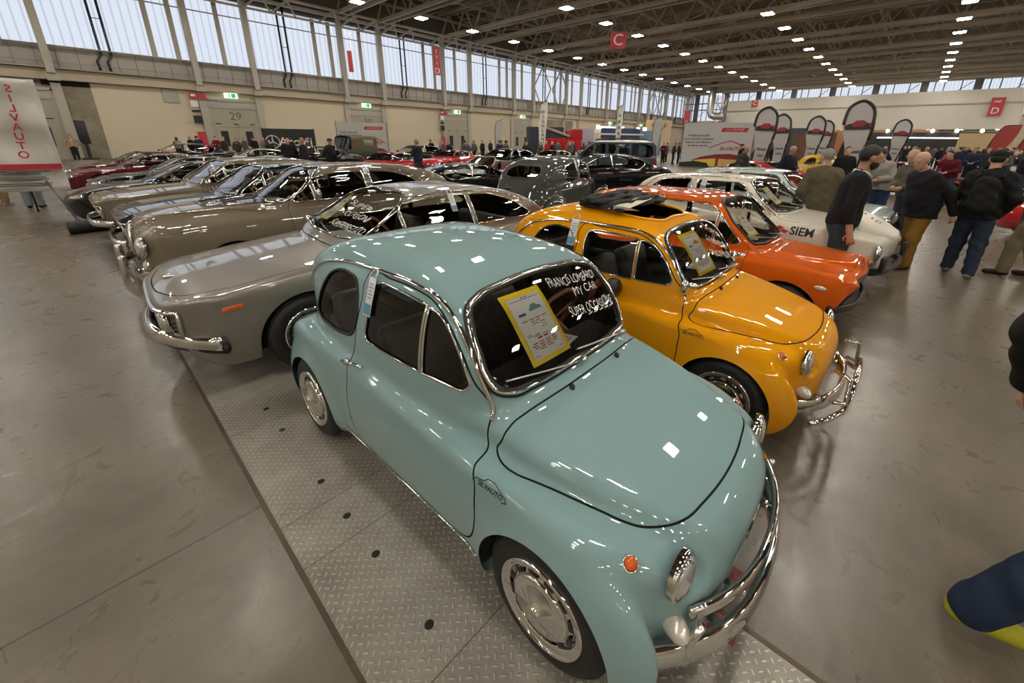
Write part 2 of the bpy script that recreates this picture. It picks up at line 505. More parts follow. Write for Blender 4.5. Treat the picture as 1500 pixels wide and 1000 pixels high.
def wheel(parent, x, y, R, W, style='cap', side=1, steer=0.0, n=40, rim=None):
    """tyre with rim and hubcap; side=+1 faces +y"""
    rr = rim or R * 0.64
    prof = [(rr * .94, -.5), (rr * 1.0, -.49), (R * .80, -.53), (R * .93, -.50), (R * .985, -.40), (R, -.30), (R * 1.0, .30), (R * .985, .40),
            (R * .93, .50), (R * .86, .535), (R * .845, .55), (R * .80, .535), (R * .78, .545), (rr * 1.03, .50), (rr * .97, .47), (rr * .9, .3)]
    M = Matrix.Rotation(steer, 4, 'Z')
    fl = Matrix.Scale(side, 4, (0, 1, 0))
    t = MB(); t.lathe([(r, w * W) for r, w in prof], n, M=fl, axis='Y')
    if side < 0: t.f = [f[::-1] for f in t.f]
    for k in range(4):   # circumferential grooves read as raised ribs
        t.lathe([(R * .99, (-.30 + k * .2 - .06) * W), (R * 1.008, (-.30 + k * .2 - .04) * W), (R * 1.008, (-.30 + k * .2 + .04) * W), (R * .99, (-.30 + k * .2 + .06) * W)], n, axis='Y')
    o = t.build('wheel', TYRE, parent); o.location = (x, y, R); o.rotation_euler = (0, 0, steer)
    b = MB(); yo = .47 * W
    if style == 'fiat':
        b.lathe([(rr * .80, yo - .02), (rr * .84, yo - .005), (rr * .90, yo + .012), (rr * .955, yo + .006), (rr * .965, yo + .015), (rr * 1.0, yo + .018), (rr * 1.03, yo + .006), (rr * 1.03, yo - .03)], n, axis='Y')
        b.lathe([(rr * .66, yo - .012), (rr * .69, yo + .004), (rr * .80, yo - .006), (rr * .82, yo - .02)], n, axis='Y')
        b.lathe([(.0, yo + .050), (.018, yo + .049), (.03, yo + .042), (.036, yo + .03), (rr * .5, yo + .022), (rr * .60, yo + .012), (rr * .645, yo + .014), (rr * .67, yo + .004), (rr * .67, yo - .02)], n, axis='Y')
        b.mat = 1
        for k in range(12):
            a = 2 * PI * (k + .5) / 12
            Mx = Matrix.Rotation(a, 4, 'Y') @ Matrix.Translation((rr * .755, yo + .0035, 0))
            b.rbox((0, 0, 0), (rr * .13, .004, rr * .24), .002, 1, M=Mx)
    elif style == 'cap':
        b.lathe([(0, yo + .035), (rr * .25, yo + .032), (rr * .5, yo + .02), (rr * .66, yo + .004), (rr * .68, yo - .008), (rr * .72, yo - .012), (rr * .86, yo - .014), (rr * .93, yo + .01), (rr * 1.02, yo + .012), (rr * 1.03, yo - .02)], n, axis='Y')
        b.mat = 1
        for k in range(10):
            Mx = Matrix.Rotation(2 * PI * k / 10, 4, 'Y') @ Matrix.Translation((rr * .79, yo - .0125, 0))
            b.rbox((0, 0, 0), (rr * .07, .004, rr * .12), .002, 1, M=Mx)
    elif style == 'spoke':
        b.lathe([(rr * .86, yo - .05), (rr * .9, yo + .0), (rr * .97, yo + .012), (rr * 1.03, yo + .008), (rr * 1.03, yo - .02)], n, axis='Y')
        b.lathe([(0, yo + .005), (rr * .2, yo + .004), (rr * .24, yo - .03)], 20, axis='Y')
        for k in range(5):
            Mx = Matrix.Rotation(2 * PI * k / 5, 4, 'Y') @ Matrix.Translation((rr * .52, yo - .012, 0))
            b.rbox((0, 0, 0), (rr * .8, .03, rr * .2), .008, 2, M=Mx)
        b.mat = 1; b.lathe([(0, yo - .06), (rr * .88, yo - .06)], 24, axis='Y'); b.mat = 0
    else:  # plain steel disc
        b.lathe([(0, yo + .01), (rr * .3, yo + .008), (rr * .36, yo - .02), (rr * .75, yo - .025), (rr * .9, yo + .01), (rr * 1.03, yo + .01), (rr * 1.03, yo - .02)], n, axis='Y')
    mats = {'fiat': [CHROME, BLACK], 'cap': [CHROME, BLACK], 'spoke': [STEEL, BLACK]}.get(style, [STEEL])
    for v in range(len(b.v)): b.v[v] = (b.v[v][0], b.v[v][1] * side, b.v[v][2])
    if side < 0: b.f = [f[::-1] for f in b.f]
    b.build('hubcap' if style != 'spoke' else 'rim', mats, o)
    return o
def well(b, x, yo, R, zc, yi=0.38):
    """dark wheel-arch lining for both sides"""
    for s in (-1, 1):
        V = []; F = []; n = 20
        for i in range(n + 1):
            a = -0.35 + (PI + .7) * i / n
            for yy in (yi, yo): V.append((x + R * math.cos(a), s * yy, max(zc + R * math.sin(a), .21)))
        for i in range(n): F.append((2 * i, 2 * i + 1, 2 * i + 3, 2 * i + 2))
        V.append((x, s * yi, zc)); c = len(V) - 1
        for i in range(n): F.append((2 * i, 2 * i + 2, c))
        b.add(V, F, True)
def lamp(parent, name, c, nrm, r, ring=True, mat=None, depth=.03, mats=(None, None)):
    """round lamp: domed lens with a chrome ring, facing nrm"""
    nrm = Vector(nrm).normalized(); up = Vector((0, 0, 1))
    M = frame(c, nrm, up)
    b = MB(); b.lathe([(r, 0), (r * .96, depth * .35), (r * .8, depth * .7), (r * .5, depth * .93), (0, depth)], 24, axis='X', M=M)
    o = b.build(name, mat or LAMPGLASS, parent)
    if ring:
        q = MB(); q.lathe([(r * 1.16, -.014), (r * 1.16, .0), (r * 1.12, depth * .3), (r * 1.02, depth * .42), (r * .97, depth * .25)], 28, axis='X', M=M)
        q.build('lamp_ring', CHROME, o)
    return o
def wiper(parent, bvh, view, base, tip, mat=STEEL):
    """wiper arm lying on the screen from base to tip, both (y,z) seen from the front"""
    pts = [(base[0] + (tip[0] - base[0]) * t, base[1] + (tip[1] - base[1]) * t) for t in np.linspace(0, 1, 7)]
    P, n = surf(bvh, pts, view, 1, .02)
    if len(P) < 4: return
    b = MB(); b.tube(P, .0045, 6); b.lathe([(.0, .03), (.012, .028), (.016, 0), (.016, -.03)], 10, M=frame(P[0] - n[0] * .01, n[0].orthogonal(), n[0].cross(n[0].orthogonal())))
    P2, _ = surf(bvh, pts[2:], view, 1, .009)
    o = b.build('wiper', mat, parent)
    b = MB(); b.tube(P2, .006, 5); b.build('wiper_blade', RUBBER, o)
def seat(b, x, y, w=.48, z=.28, hb=.58, rec=.25, d=.46):
    b.rbox((x, y, z + .09), (d, w, .17), .05, 3)
    b.rbox((x - d * .5 - .02, y, z + .15 + hb * .45), (.14, w * .95, hb), .06, 3, ry=-rec)
def make_car(S, name, loc, rz, label, cat='car', group=None):
    h = S['h']; P = S['paint']
    root = empty(name, loc, rz, label, cat, group)
    lo, hi = S['box']
    X, Y, Z = grid3((lo[0], -h / 2, lo[2]), (hi[0], hi[1], hi[2]), h)
    F = car_field(S, X, Y, Z)
    raw = nets(F, (lo[0], -h / 2, lo[2]), h, True)
    bvh = raw.bvh(); S['bvh'] = bvh; S['raw'] = raw
    m = raw
    hl = S.get('lite', False)
    trim = S.get('trim', CHROME); gl = S.get('glass', GLASS)
    R, W, xf, xr, ty = S['R'], S['W'], S['xf'], S['xr'], S['ty']
    # wheel arches
    for xa, (ar, az) in ((xf, S['archf']), (xr, S['archr'])):
        sel = (np.abs(m.V[:, 1]) > S.get('arch_in', .35)) & (m.V[:, 2] < az + ar + .1)
        g = np.where(sel, np.hypot(m.V[:, 0] - xa, np.maximum(m.V[:, 2] - az, (m.V[:, 2] - az) * .25)) - ar, 1.0)
        _, m = m.clip(g)
    # windows
    def sides(poly): return [(poly, 1), (poly, -1)]
    panes = []
    for wn in S.get('side_win', []):
        poly = spl(wn['pts'], 8)
        g = region(m, poly, 'side', (np.abs(m.V[:, 1]) > .2) & (m.V[:, 2] > wn.get('zmin', .5)) & (np.abs(m.N[:, 1]) > .28))
        pane, m = m.clip(g)
        for sd in (1, -1):
            pp, _ = pane.keep(pane.V[:, 1] * sd > 0)
            o = pp.off(-.004).build(wn.get('name', 'side_window'), wn.get('glass', gl), root)
            if o is None: continue
            if wn.get('trim', True):
                q = MB(); path, nn = surf(bvh, poly, 'side', sd, .002); nn = smooth_n(nn)
                if wn.get('seal'):
                    q.mat = 1; q.tube(path, wn['seal'], 6, True, sq=(1, .5), up=nn); q.mat = 0
                    path, nn = surf(bvh, poly, 'side', sd, .006); nn = smooth_n(nn)
                q.tube(path, wn.get('tw', .009), 6, True, sq=(1, .6), up=nn)
                for bar in wn.get('bars', []):
                    pb, nb = surf(bvh, np.array([np.array(bar[0]) + (np.array(bar[1]) - np.array(bar[0])) * t for t in np.linspace(0, 1, 6)]), 'side', sd, .002)
                    q.tube(pb, wn.get('bw', .010), 6, sq=(1, .6), up=nb)
                q.build('window_trim', [wn.get('tmat', trim), RUBBER], o)
    for key, view, nm in (('ws', 'front', 'windscreen'), ('rw', 'rear', 'rear_window')):
        if key not in S: continue
        w = S[key]; poly = spl(sec2full(w['pts']) if w.get('half', True) else w['pts'], 8)
        sx = 1 if view == 'front' else -1
        g = region(m, poly, view, (m.V[:, 0] * sx > w.get('xmin', 0) * 1.0) & (m.V[:, 2] > w.get('zmin', .5)))
        pane, m = m.clip(g)
        o = pane.off(-.004).build(nm, w.get('glass', gl), root)
        S['o_' + key] = o
        if o is not None:
            path, nn = surf(bvh, poly, view, 1, .001); nn = smooth_n(nn)
            q = MB(); q.mat = 1; q.tube(path, w.get('seal', .018), 6, True, sq=(1, .5), up=nn); q.mat = 0
            path, nn = surf(bvh, poly, view, 1, .008); nn = smooth_n(nn)
            q.tube(path, w.get('tw', .008), 6, True, sq=(1, .6), up=nn)
            q.build('windscreen_trim' if key == 'ws' else 'window_trim', [w.get('tmat', trim), RUBBER], o)
    # extra holes (sunroof, grille openings)
    for hd in S.get('holes', []):
        poly = spl(hd['pts'], 8)
        g = region(m, poly, hd['view'], hd['sel'](m.V))
        piece, m = m.clip(g)
        if hd.get('mat'): piece.off(hd.get('off', -.01)).build(hd['name'], hd['mat'], root)
    if not hl and 'dash' in S:     # dark trim on the inner face of the cabin shell
        lin, _ = m.keep((m.V[:, 0] < S['dash'][0] + .12) & (m.V[:, 0] > S.get('lin_x', -1.9)) & (m.V[:, 2] > .36))
        TM(lin.V - lin.N * .016, -lin.N, lin.T[:, ::-1]).build('cabin_lining', DARK, root)
    seams = None
    sw = S.get('seam', .0026)
    def gap(mm, poly, view, sel):
        g = region(mm, poly, view, sel)
        idx = np.nonzero(sel & (np.abs(g) < .06))[0]
        if len(idx):   # measure the gap along the surface, not along the projection
            e = .002; P0 = mm.V[idx]
            D = []
            for ax in range(3):
                q = P0.copy(); q[:, ax] += e; a, b = uv(q, view); D.append((sd_poly(poly, a, b) - g[idx]) / e)
            D = np.stack(D, 1); dn = (D * mm.N[idx]).sum(1, keepdims=True)
            g[idx] = g[idx] / np.clip(np.linalg.norm(D - dn * mm.N[idx], axis=1), .25, 2)
        return g
    def cut(poly, view, sel, nm, mat=None, both=False):
        nonlocal m, seams
        g = gap(m, poly, view, sel(m.V))
        ins, rest = m.clip(g + sw)
        g2 = gap(rest, poly, view, sel(rest.V))
        band, m = rest.clip(g2 - sw)
        b2 = band.off(-.005); seams = b2 if seams is None else seams.join(b2)
        if nm is None:
            m = m.join(ins); return
        if both:
            for sd in (1, -1):
                pp, _ = ins.keep(ins.V[:, 1] * sd > 0); pp.build(nm, mat or P, root)
        else: ins.build(nm, mat or P, root)
    for dr in S.get('doors', []):
        cut(spl(dr, 8), 'side', lambda V: (np.abs(V[:, 1]) > .3), 'door', None, True)
    if 'hood' in S: cut(spl(half2full(S['hood']), 8), S.get('hood_view', 'top'), lambda V: (V[:, 2] > S.get('hood_z', .5)) & (V[:, 0] > S.get('hood_x', 0)), 'hood', S.get('hood_mat'))
    if 'boot' in S: cut(spl(half2full(S['boot']), 8), 'top', lambda V: (V[:, 2] > S.get('boot_z', .5)) & (V[:, 0] < S.get('boot_x', 0)), 'boot_lid')
    zs = S.get('two_tone')
    if zs:
        a, m = m.clip(zs['f'](m.V)); a.build(zs['name'], zs['mat'], root)
    m.build('body', P, root)
    if seams is not None: seams.build('panel_gap', SEAM, root)
    # inner dark structure
    b = MB()
    wb = S.get('inner', (lo[0] + .35, hi[0] - .4, ty - W - .03, S.get('inner_z', .62)))
    b.box(((wb[0] + wb[1]) / 2, 0, (.2 + .36) / 2), (wb[1] - wb[0], 2 * wb[2], .16))
    if 'bay' in S:
        for (x0, x1, yy, z1) in S['bay']: b.box(((x0 + x1) / 2, 0, (z1 + .2) / 2), (x1 - x0, 2 * yy, z1 - .2))
    well(b, xf, S.get('well_y', ty - .02), S['archf'][0] + .015, S['archf'][1], ty - W - .02); well(b, xr, S.get('well_y', ty - .02), S['archr'][0] + .015, S['archr'][1], ty - W - .02)
    b.build('underbody', DARK, root)
    for x in (xf, xr):
        for sd in (1, -1):
            wheel(root, x, sd * ((S.get('tyf', ty) if x == xf else ty) - W / 2), R, W, S.get('wheel', 'cap'), sd, S.get('steer', 0) if x == xf else 0, 24 if hl else 40, S.get('rim'))
    if not S.get('no_interior'):
        im = S.get('trim_mat', pbr('seat_vinyl', (.022, .016, .012), .5))
        for (x, y, w, z, hb) in S.get('seats', []):
            b = MB(); seat(b, x, y, w, z, hb); b.build('seat', im, root)
        if 'dash' in S:
            x, w, z = S['dash']
            b = MB(); b.rbox((x, 0, z - .09), (.24, w, .18), .05, 3); b.build('dashboard', S.get('dash_mat', DARK), root)
            xs = x - .24; ys = S.get('sw_y', .30)
            M = frame((xs, ys, z + .02), (0, 1, 0), (.45, 0, .9))
            b = MB(); cpts = [M @ Vector((.19 * math.cos(a), .19 * math.sin(a), 0)) for a in np.linspace(0, 2 * PI, 28, endpoint=False)]
            b.tube(cpts, .014, 8, True)
            for a in (.3, PI - .3, -PI / 2): b.tube([M @ Vector((0, 0, .02)), M @ Vector((.19 * math.cos(a), .19 * math.sin(a), 0))], .008, 6)
            b.tube([M @ Vector((0, 0, .03)), M @ Vector((0, 0, -.3 if M[2][2] > 0 else .3))], .02, 8)
            b.build('steering_wheel', S.get('sw_mat', pbr('steering_wood', (.20, .07, .025), .3)), root)
    if 'extra' in S: S['extra'](S, root, bvh)
    return root
def strip(root, bvh, pts, view, side, w, name, mat=None, off=.003, flat=.6, closed=False, sm=True):
    """a moulding lying on the body along a 2-D path"""
    P = spl(pts, 8, closed) if sm else np.array(pts)
    path, nn = surf(bvh, P, view, side, off)
    if len(path) < 3: return None
    b = MB(); b.tube(path, w, 6, closed, sq=(1, flat), up=smooth_n(nn, 0) if not closed else smooth_n(nn))
    return b.build(name, mat or CHROME, root)
def mirror_y(parts):
    pass
# ------------------------------------------------------------------ the two small rounded cars
def fiat_spec(pm, h=.0125):
    S = dict(h=h, paint=pm, box=((-1.56, 0, .12), (1.56, .80, 1.42)), fh=.0125, R=.262, W=.132, xf=.92, xr=-.92, ty=.638, rim=.178,
             archf=(.292, .255), archr=(.285, .255), wheel='fiat')
    S['vols'] = [
        dict(side=[(-1.37, .22, 1), (1.27, .20, 1), (1.36, .27), (1.405, .40), (1.405, .52), (1.345, .61), (1.2, .672), (.9, .712), (.6, .735), (.2, .765), (-.3, .79), (-.8, .80), (-1.1, .775), (-1.30, .67), (-1.41, .50), (-1.42, .36)],
             plan=[(1.435, 0), (1.42, .18), (1.385, .33), (1.31, .46), (1.20, .545), (1.0, .605), (.7, .637), (.3, .652), (-.3, .66), (-.8, .655), (-1.05, .635), (-1.26, .56), (-1.38, .40), (-1.43, .2), (-1.445, 0)],
             sec=[(0, .1), (.54, .16), (.605, .22), (.645, .36), (.66, .50), (.652, .62), (.635, .72), (.60, .82), (.4, 1.0), (0, 1.1)], r=.045, crown=.16),
        dict(side=[(1.27, .40, 1), (1.395, .48), (1.41, .55), (1.37, .63), (1.25, .695), (1.05, .748), (.8, .797), (.6, .828), (.3, .84, 1), (.2, .5, 1)],
             plan=[(1.45, 0), (1.435, .14), (1.39, .25), (1.30, .345), (1.15, .415), (.9, .485), (.6, .525), (.3, .54), (.1, .54), (.1, 0)], r=.05, crown=.09, k=.035),
        dict(side=[(.76, .56, 1), (.70, .76, 1), (.61, .89), (.495, 1.04), (.375, 1.172), (.285, 1.226), (.10, 1.28), (-.2, 1.322), (-.5, 1.322), (-.73, 1.27), (-.92, 1.165), (-1.07, 1.03), (-1.22, .88), (-1.34, .73), (-1.40, .58), (-1.38, .45, 1)],
             plan=[(.77, 0), (.735, .26), (.645, .42), (.50, .52), (.2, .58), (-.3, .598), (-.65, .585), (-.92, .53), (-1.15, .42), (-1.32, .27), (-1.41, 0)],
             sec=[(0, .4), (.61, .42), (.612, .70), (.60, .82), (.575, .93), (.54, 1.05), (.498, 1.16), (.445, 1.24), (.355, 1.293), (.2, 1.325), (0, 1.34)], r=.06, wrap=.12, crown=.0, k=.05),
    ]
    S['bulges'] = [((.93, .575, .33), (.40, .10, .30), .05), ((-.93, .58, .34), (.40, .095, .30), .05)]
    S['side_win'] = [
        dict(pts=[(-.234, .895), (-.235, .98), (-.240, 1.08), (-.222, 1.150), (-.18, 1.166), (-.05, 1.170), (.08, 1.167), (.194, 1.162, 1), (.198, .882, 1), (.04, .881), (-.15, .880), (-.215, .884)], name='door_window', tw=.007),
        dict(pts=[(.217, .884, 1), (.212, 1.158, 1), (.285, 1.148), (.343, 1.12), (.406, 1.06), (.461, .974), (.479, .918), (.457, .893), (.395, .889)], name='vent_window', tw=.007),
        dict(pts=[(-.384, .864), (-.345, .92), (-.346, 1.074), (-.388, 1.134), (-.479, 1.154), (-.58, 1.150), (-.665, 1.115), (-.735, 1.04), (-.80, .945), (-.835, .872), (-.80, .836), (-.685, .831), (-.445, .847)], name='quarter_window', tw=.008, tmat=RUBBER),
    ]
    S['ws'] = dict(pts=[(0, .877), (.31, .877), (.415, .884), (.462, .905), (.482, .96), (.478, 1.03), (.463, 1.10), (.428, 1.162), (.35, 1.19), (.2, 1.205), (0, 1.212)], xmin=.1, zmin=.8, seal=.022, tw=.009)
    S['rw'] = dict(pts=[(0, .99), (.30, .985), (.37, 1.02), (.36, 1.12), (.28, 1.18), (0, 1.19)], xmin=.5, zmin=.8)
    S['doors'] = [[(-.36, .30), (-.385, .45), (-.375, .573), (-.36, .677), (-.372, .743), (-.347, .83), (-.336, .911), (-.306, 1.074), (-.314, 1.133), (-.30, 1.185), (-.12, 1.198), (.09, 1.198), (.22, 1.184), (.29, 1.158), (.365, 1.11), (.43, 1.04), (.50, .93), (.565, .83), (.574, .78), (.575, .73), (.588, .683), (.612, .62), (.61, .53), (.608, .43), (.594, .366), (.55, .30), (.50, .268), (.2, .262), (-.30, .265)]]
    S['hood'] = [(.612, 0), (.611, .165), (.606, .292), (.602, .40), (.606, .47), (.624, .510), (.676, .532), (.731, .546), (.80, .543), (.857, .528), (.949, .504), (1.031, .485), (1.117, .464), (1.186, .445), (1.236, .423), (1.275, .392), (1.301, .362), (1.325, .31), (1.342, .22), (1.357, .10), (1.361, 0)]
    S['hood_z'] = .45; S['hood_x'] = .3; S['seam'] = .0038; S['hood_view'] = ('top', .8, .75); S['tyf'] = .615; S['dents'] = [((1.385, .425, .585), (.105, .092, .095), .02)]
    S['seats'] = [(.02, .27, .46, .28, .5), (.02, -.27, .46, .28, .5), (-.62, 0, .95, .36, .42)]
    S['dash'] = (.47, .94, .85); S['sw_y'] = .27
    S['bay'] = [(-1.3, -.75, .45, .62), (.62, 1.2, .40, .6)]
    S['inner'] = (-1.25, 1.25, .47, .5)
    return S
def fiat_extra(S, root, bvh):
    pm = S['paint']
    for sd in (1, -1):
        # drip rail running from the windscreen foot over the doors to the tail
        strip(root, bvh, [(.577, .801), (.555, .86), (.518, .936), (.45, 1.05), (.381, 1.124), (.302, 1.174), (.226, 1.199), (.094, 1.213), (-.123, 1.213), (-.37, 1.206), (-.647, 1.181), (-.80, 1.143), (-.92, 1.06), (-1.02, .95)], 'side', sd, .010, 'drip_rail', CHROME, .004, .7)
        strip(root, bvh, [(.60, .232), (0, .23), (-.62, .228)], 'side', sd, .012, 'sill_moulding', CHROME, .002, .5)
        # door handle
        P, nn = surf(bvh, [(-.385, .720), (-.225, .738)], 'side', sd, 0)
        b = MB(); n = nn[0]
        b.tube([P[0] + n * .004, P[0] + n * .028, P[0].lerp(P[1], .3) + n * .034, P[1] + n * .030, P[1] + n * .018], [.010, .010, .009, .008, .006], 8)
        b.lathe([(.0, .012), (.016, .010), (.019, 0)], 14, M=frame(P[0] + Vector((-.005, 0, 0)), n.orthogonal(), n.cross(n.orthogonal())))
        b.build('door_handle', CHROME, root)
        # repeater lamp on the wing
        P, nn = surf(bvh, [(1.188, S.get('rep_z', .625))], 'side', sd, .002)
        lamp(root, 'side_repeater', P[0], nn[0], .021, True, AMBER, .014)
        # headlamp recessed in the nose
        P, nn = surf(bvh, [(sd * .425, .585)], 'front', 1, 0)
        c = P[0] + Vector((.030, 0, 0))
        lamp(root, 'headlamp', c, Vector((1, sd * .06, .06)), .068, True, LAMPGLASS, .03)
        # clear turn lamp under it
        P, nn = surf(bvh, [(sd * .452, .41)], 'front', 1, 0)
        b = MB(); M = frame(P[0], Vector((1, sd * .45, -.05)), (0, 0, 1))
        b.lathe([(.036, -.01), (.036, .015), (.030, .038), (.016, .054), (0, .058)], 20, axis='X', M=M); b.build('turn_lamp', CLEARLENS, root)
        # tail lamp
        P, nn = surf(bvh, [(sd * .50, .56)], 'rear', 1, 0)
        b = MB(); b.rbox(P[0], (.05, .07, .15), .025, 3); b.build('tail_lamp', REDLENS, root)
        # script lettering beside the front wing
        if S.get('fender_mark', True):
            P, nn = surf(bvh, [(.69, .637), (.66, .637), (.72, .637)], 'side', sd, .002)
            n = nn[0]; M = frame(P[0], Vector((P[1] - P[2])) * (-1 if sd < 0 else 1) * (1 if sd < 0 else 1), (0, 0, 1))
            xd = Vector((1, 0, 0)) if sd < 0 else Vector((-1, 0, 0))
            xd = (xd - n * xd.dot(n)).normalized(); M = frame(P[0], xd, n.cross(xd))
            b = MB(); text_on(b, 'SILVAUTO', M, .027, bold=.0006, shear=.2, spacing=.95)
            car = [(-.075, -.012), (-.085, .002), (-.07, .012), (-.035, .018), (-.015, .034), (.02, .037), (.045, .02), (.072, .008), (.078, -.008), (.06, -.014)]
            b.tube([M @ Vector((x, y, 0.001)) for x, y in car], .0018, 4)
            b.build('wing_sticker', pbr('sticker_black', (.015, .02, .02), .5), root)
    # rear badge on quarter, wipers
    wiper(root, bvh, 'front', (-.006, .862), (-.425, .925)); wiper(root, bvh, 'front', (.36, .862), (-.01, .908))
    for y in (-.15, .217):
        P, nn = surf(bvh, [(.69, y)], 'top', 1, 0)
        b = MB(); b.lathe([(.012, -.005), (.012, .012), (.006, .02), (0, .021)], 10, M=Matrix.Translation(P[0])); b.build('washer_jet', BLACK, root)
    # plates, grille panel under the hood
    P, nn = surf(bvh, [(0, .45)], 'front', 1, .0)
    b = MB(); b.rbox(P[0] + Vector((.0, 0, .055)), (.018, .17, .035), .008, 2); b.build('nose_badge', CHROME, root)
def fiat_bumper(root, bvh, style, z=.36):
    """blade round the nose; style 'bar' adds the bright bar above it, 'nerf' the double tubes"""
    def arc(off, zz, y1=.60, n=26, drop=0.0, xoff=0):
        out = []
        for t in np.linspace(-1, 1, n):
            y = y1 * t
            x = 1.44 + off + xoff - .26 * abs(y / .62) ** 2.6 - .02 * t * t
            out.append((x, y, zz - drop * abs(t) ** 3))
        return out
    b = MB()
    P = arc(.045, z - .03, .63)
    b.tube(P, 1.0, 12, sq=(.020, .052), up=(0, 0, 1), caps=True)
    for s in (-1, 1): b.tube([(1.38, s * .3, z - .03), (1.46, s * .3, z - .03)], .014, 8)
    o = b.build('front_bumper', CHROME, root)
    if style == 'bar':
        q = MB()
        q.tube([(x, y, zz) for x, y, zz in arc(.03, z + .10, .43, 20)], 1.0, 8, sq=(.014, .030), up=(0, 0, 1))
        for s in (-1, 1):
            q.tube([(1.39, s * .435, z + .10), (1.375, s * .45, z + .05), (1.37, s * .455, z - .0), (1.38, s * .46, z - .03)], .014, 8)
            q.tube([(1.38, s * .22, z + .06), (1.46, s * .22, z + .06)], .012, 6)
        q.build('bumper_bar', CHROME, o)
    else:
        q = MB()
        q.tube([(1.40, -.56, z - .07), (1.47, -.45, z - .075), (1.53, -.33, z - .05), (1.545, -.28, z + .03), (1.545, -.2, z + .075), (1.55, 0, z + .08), (1.545, .2, z + .075), (1.545, .28, z + .03), (1.53, .33, z - .05), (1.47, .45, z - .075), (1.40, .56, z - .07)], .017, 8)
        for s in (-1, 1): q.tube([(1.47, s * .36, z), (1.53, s * .33, z + .0), (1.52, s * .31, z + .15), (1.44, s * .26, z + .16)], .014, 8)
        q.build('bumper_tube', CHROME, o)
    r = MB(); r.tube([(-x, y, zz + .04) for x, y, zz in arc(.015, z, .52)], 1.0, 10, sq=(.018, .05), up=(0, 0, 1)); r.build('rear_bumper', CHROME, root)
    # registration plate mounting
# ------------------------------------------------------------------ the other cars
def edge(root, bvh, ptsx, view, name, w=.012, mat=None):
    for sd in (1, -1): strip(root, bvh, ptsx, view, sd, w, name, mat)
def bumper_arc(root, half, xc, z, depth, hh=.05, name='front_bumper', mat=None, sgn=1, power=3.0, thick=.025):
    b = MB(); P = []
    for t in np.linspace(-1, 1, 30):
        P.append((xc - sgn * depth * abs(t) ** power, half * t, z))
    b.tube(P, 1.0, 10, sq=(thick, hh), up=(0, 0, 1))
    return b.build(name, mat or CHROME, root)
def door_mirror(root, bvh, x, z, sd, mat=None, r=.055, view='side'):
    P, nn = surf(bvh, [(x, z)], 'side', sd, 0)
    if not P: return
    c = P[0] + Vector((0, sd * .09, .045)); b = MB()
    b.tube([P[0], P[0] + Vector((0, sd * .03, .03)), c], .008, 6)
    b.ball(c, (r * .55, r, r), 16); b.build('door_mirror', mat or CHROME, root)
def handle(root, bvh, x, z, sd, l=.15):
    P, nn = surf(bvh, [(x, z), (x + l, z)], 'side', sd, 0)
    b = MB(); b.tube([P[0], P[0] + nn[0] * .025, P[1] + nn[1] * .025, P[1]], .009, 6); b.build('door_handle', CHROME, root)
def plate(root, c, txt, w=.33, hgt=.11, nrm=(-1, 0, 0), dark=True, lines=None, sz=.085):
    n = Vector(nrm).normalized(); xd = Vector((0, 0, 1)).cross(n)
    b = MB(); M = frame(c, xd, n.cross(xd))
    b.rbox((0, 0, 0), (w, hgt, .012), .004, 1, M=M)
    o = b.build('number_plate', BLACK if dark else WHITE, root)
    if txt:
        b = MB(); ls = txt.split('\n'); k = len(ls)
        for i, t in enumerate(ls):
            text_on(b, t, M @ Matrix.Translation((0, ((k - 1) / 2 - i) * sz * 1.12, .008)), sz, bold=.002)
        b.build('plate_lettering', WHITE if dark else BLACK, o)
    return o
def seats4(w=.5, z=.28, xf=.05, xr=-.85, rw=1.15): return [(xf, .34, w, z, .55), (xf, -.34, w, z, .55), (xr, 0, rw, z + .02, .5)]

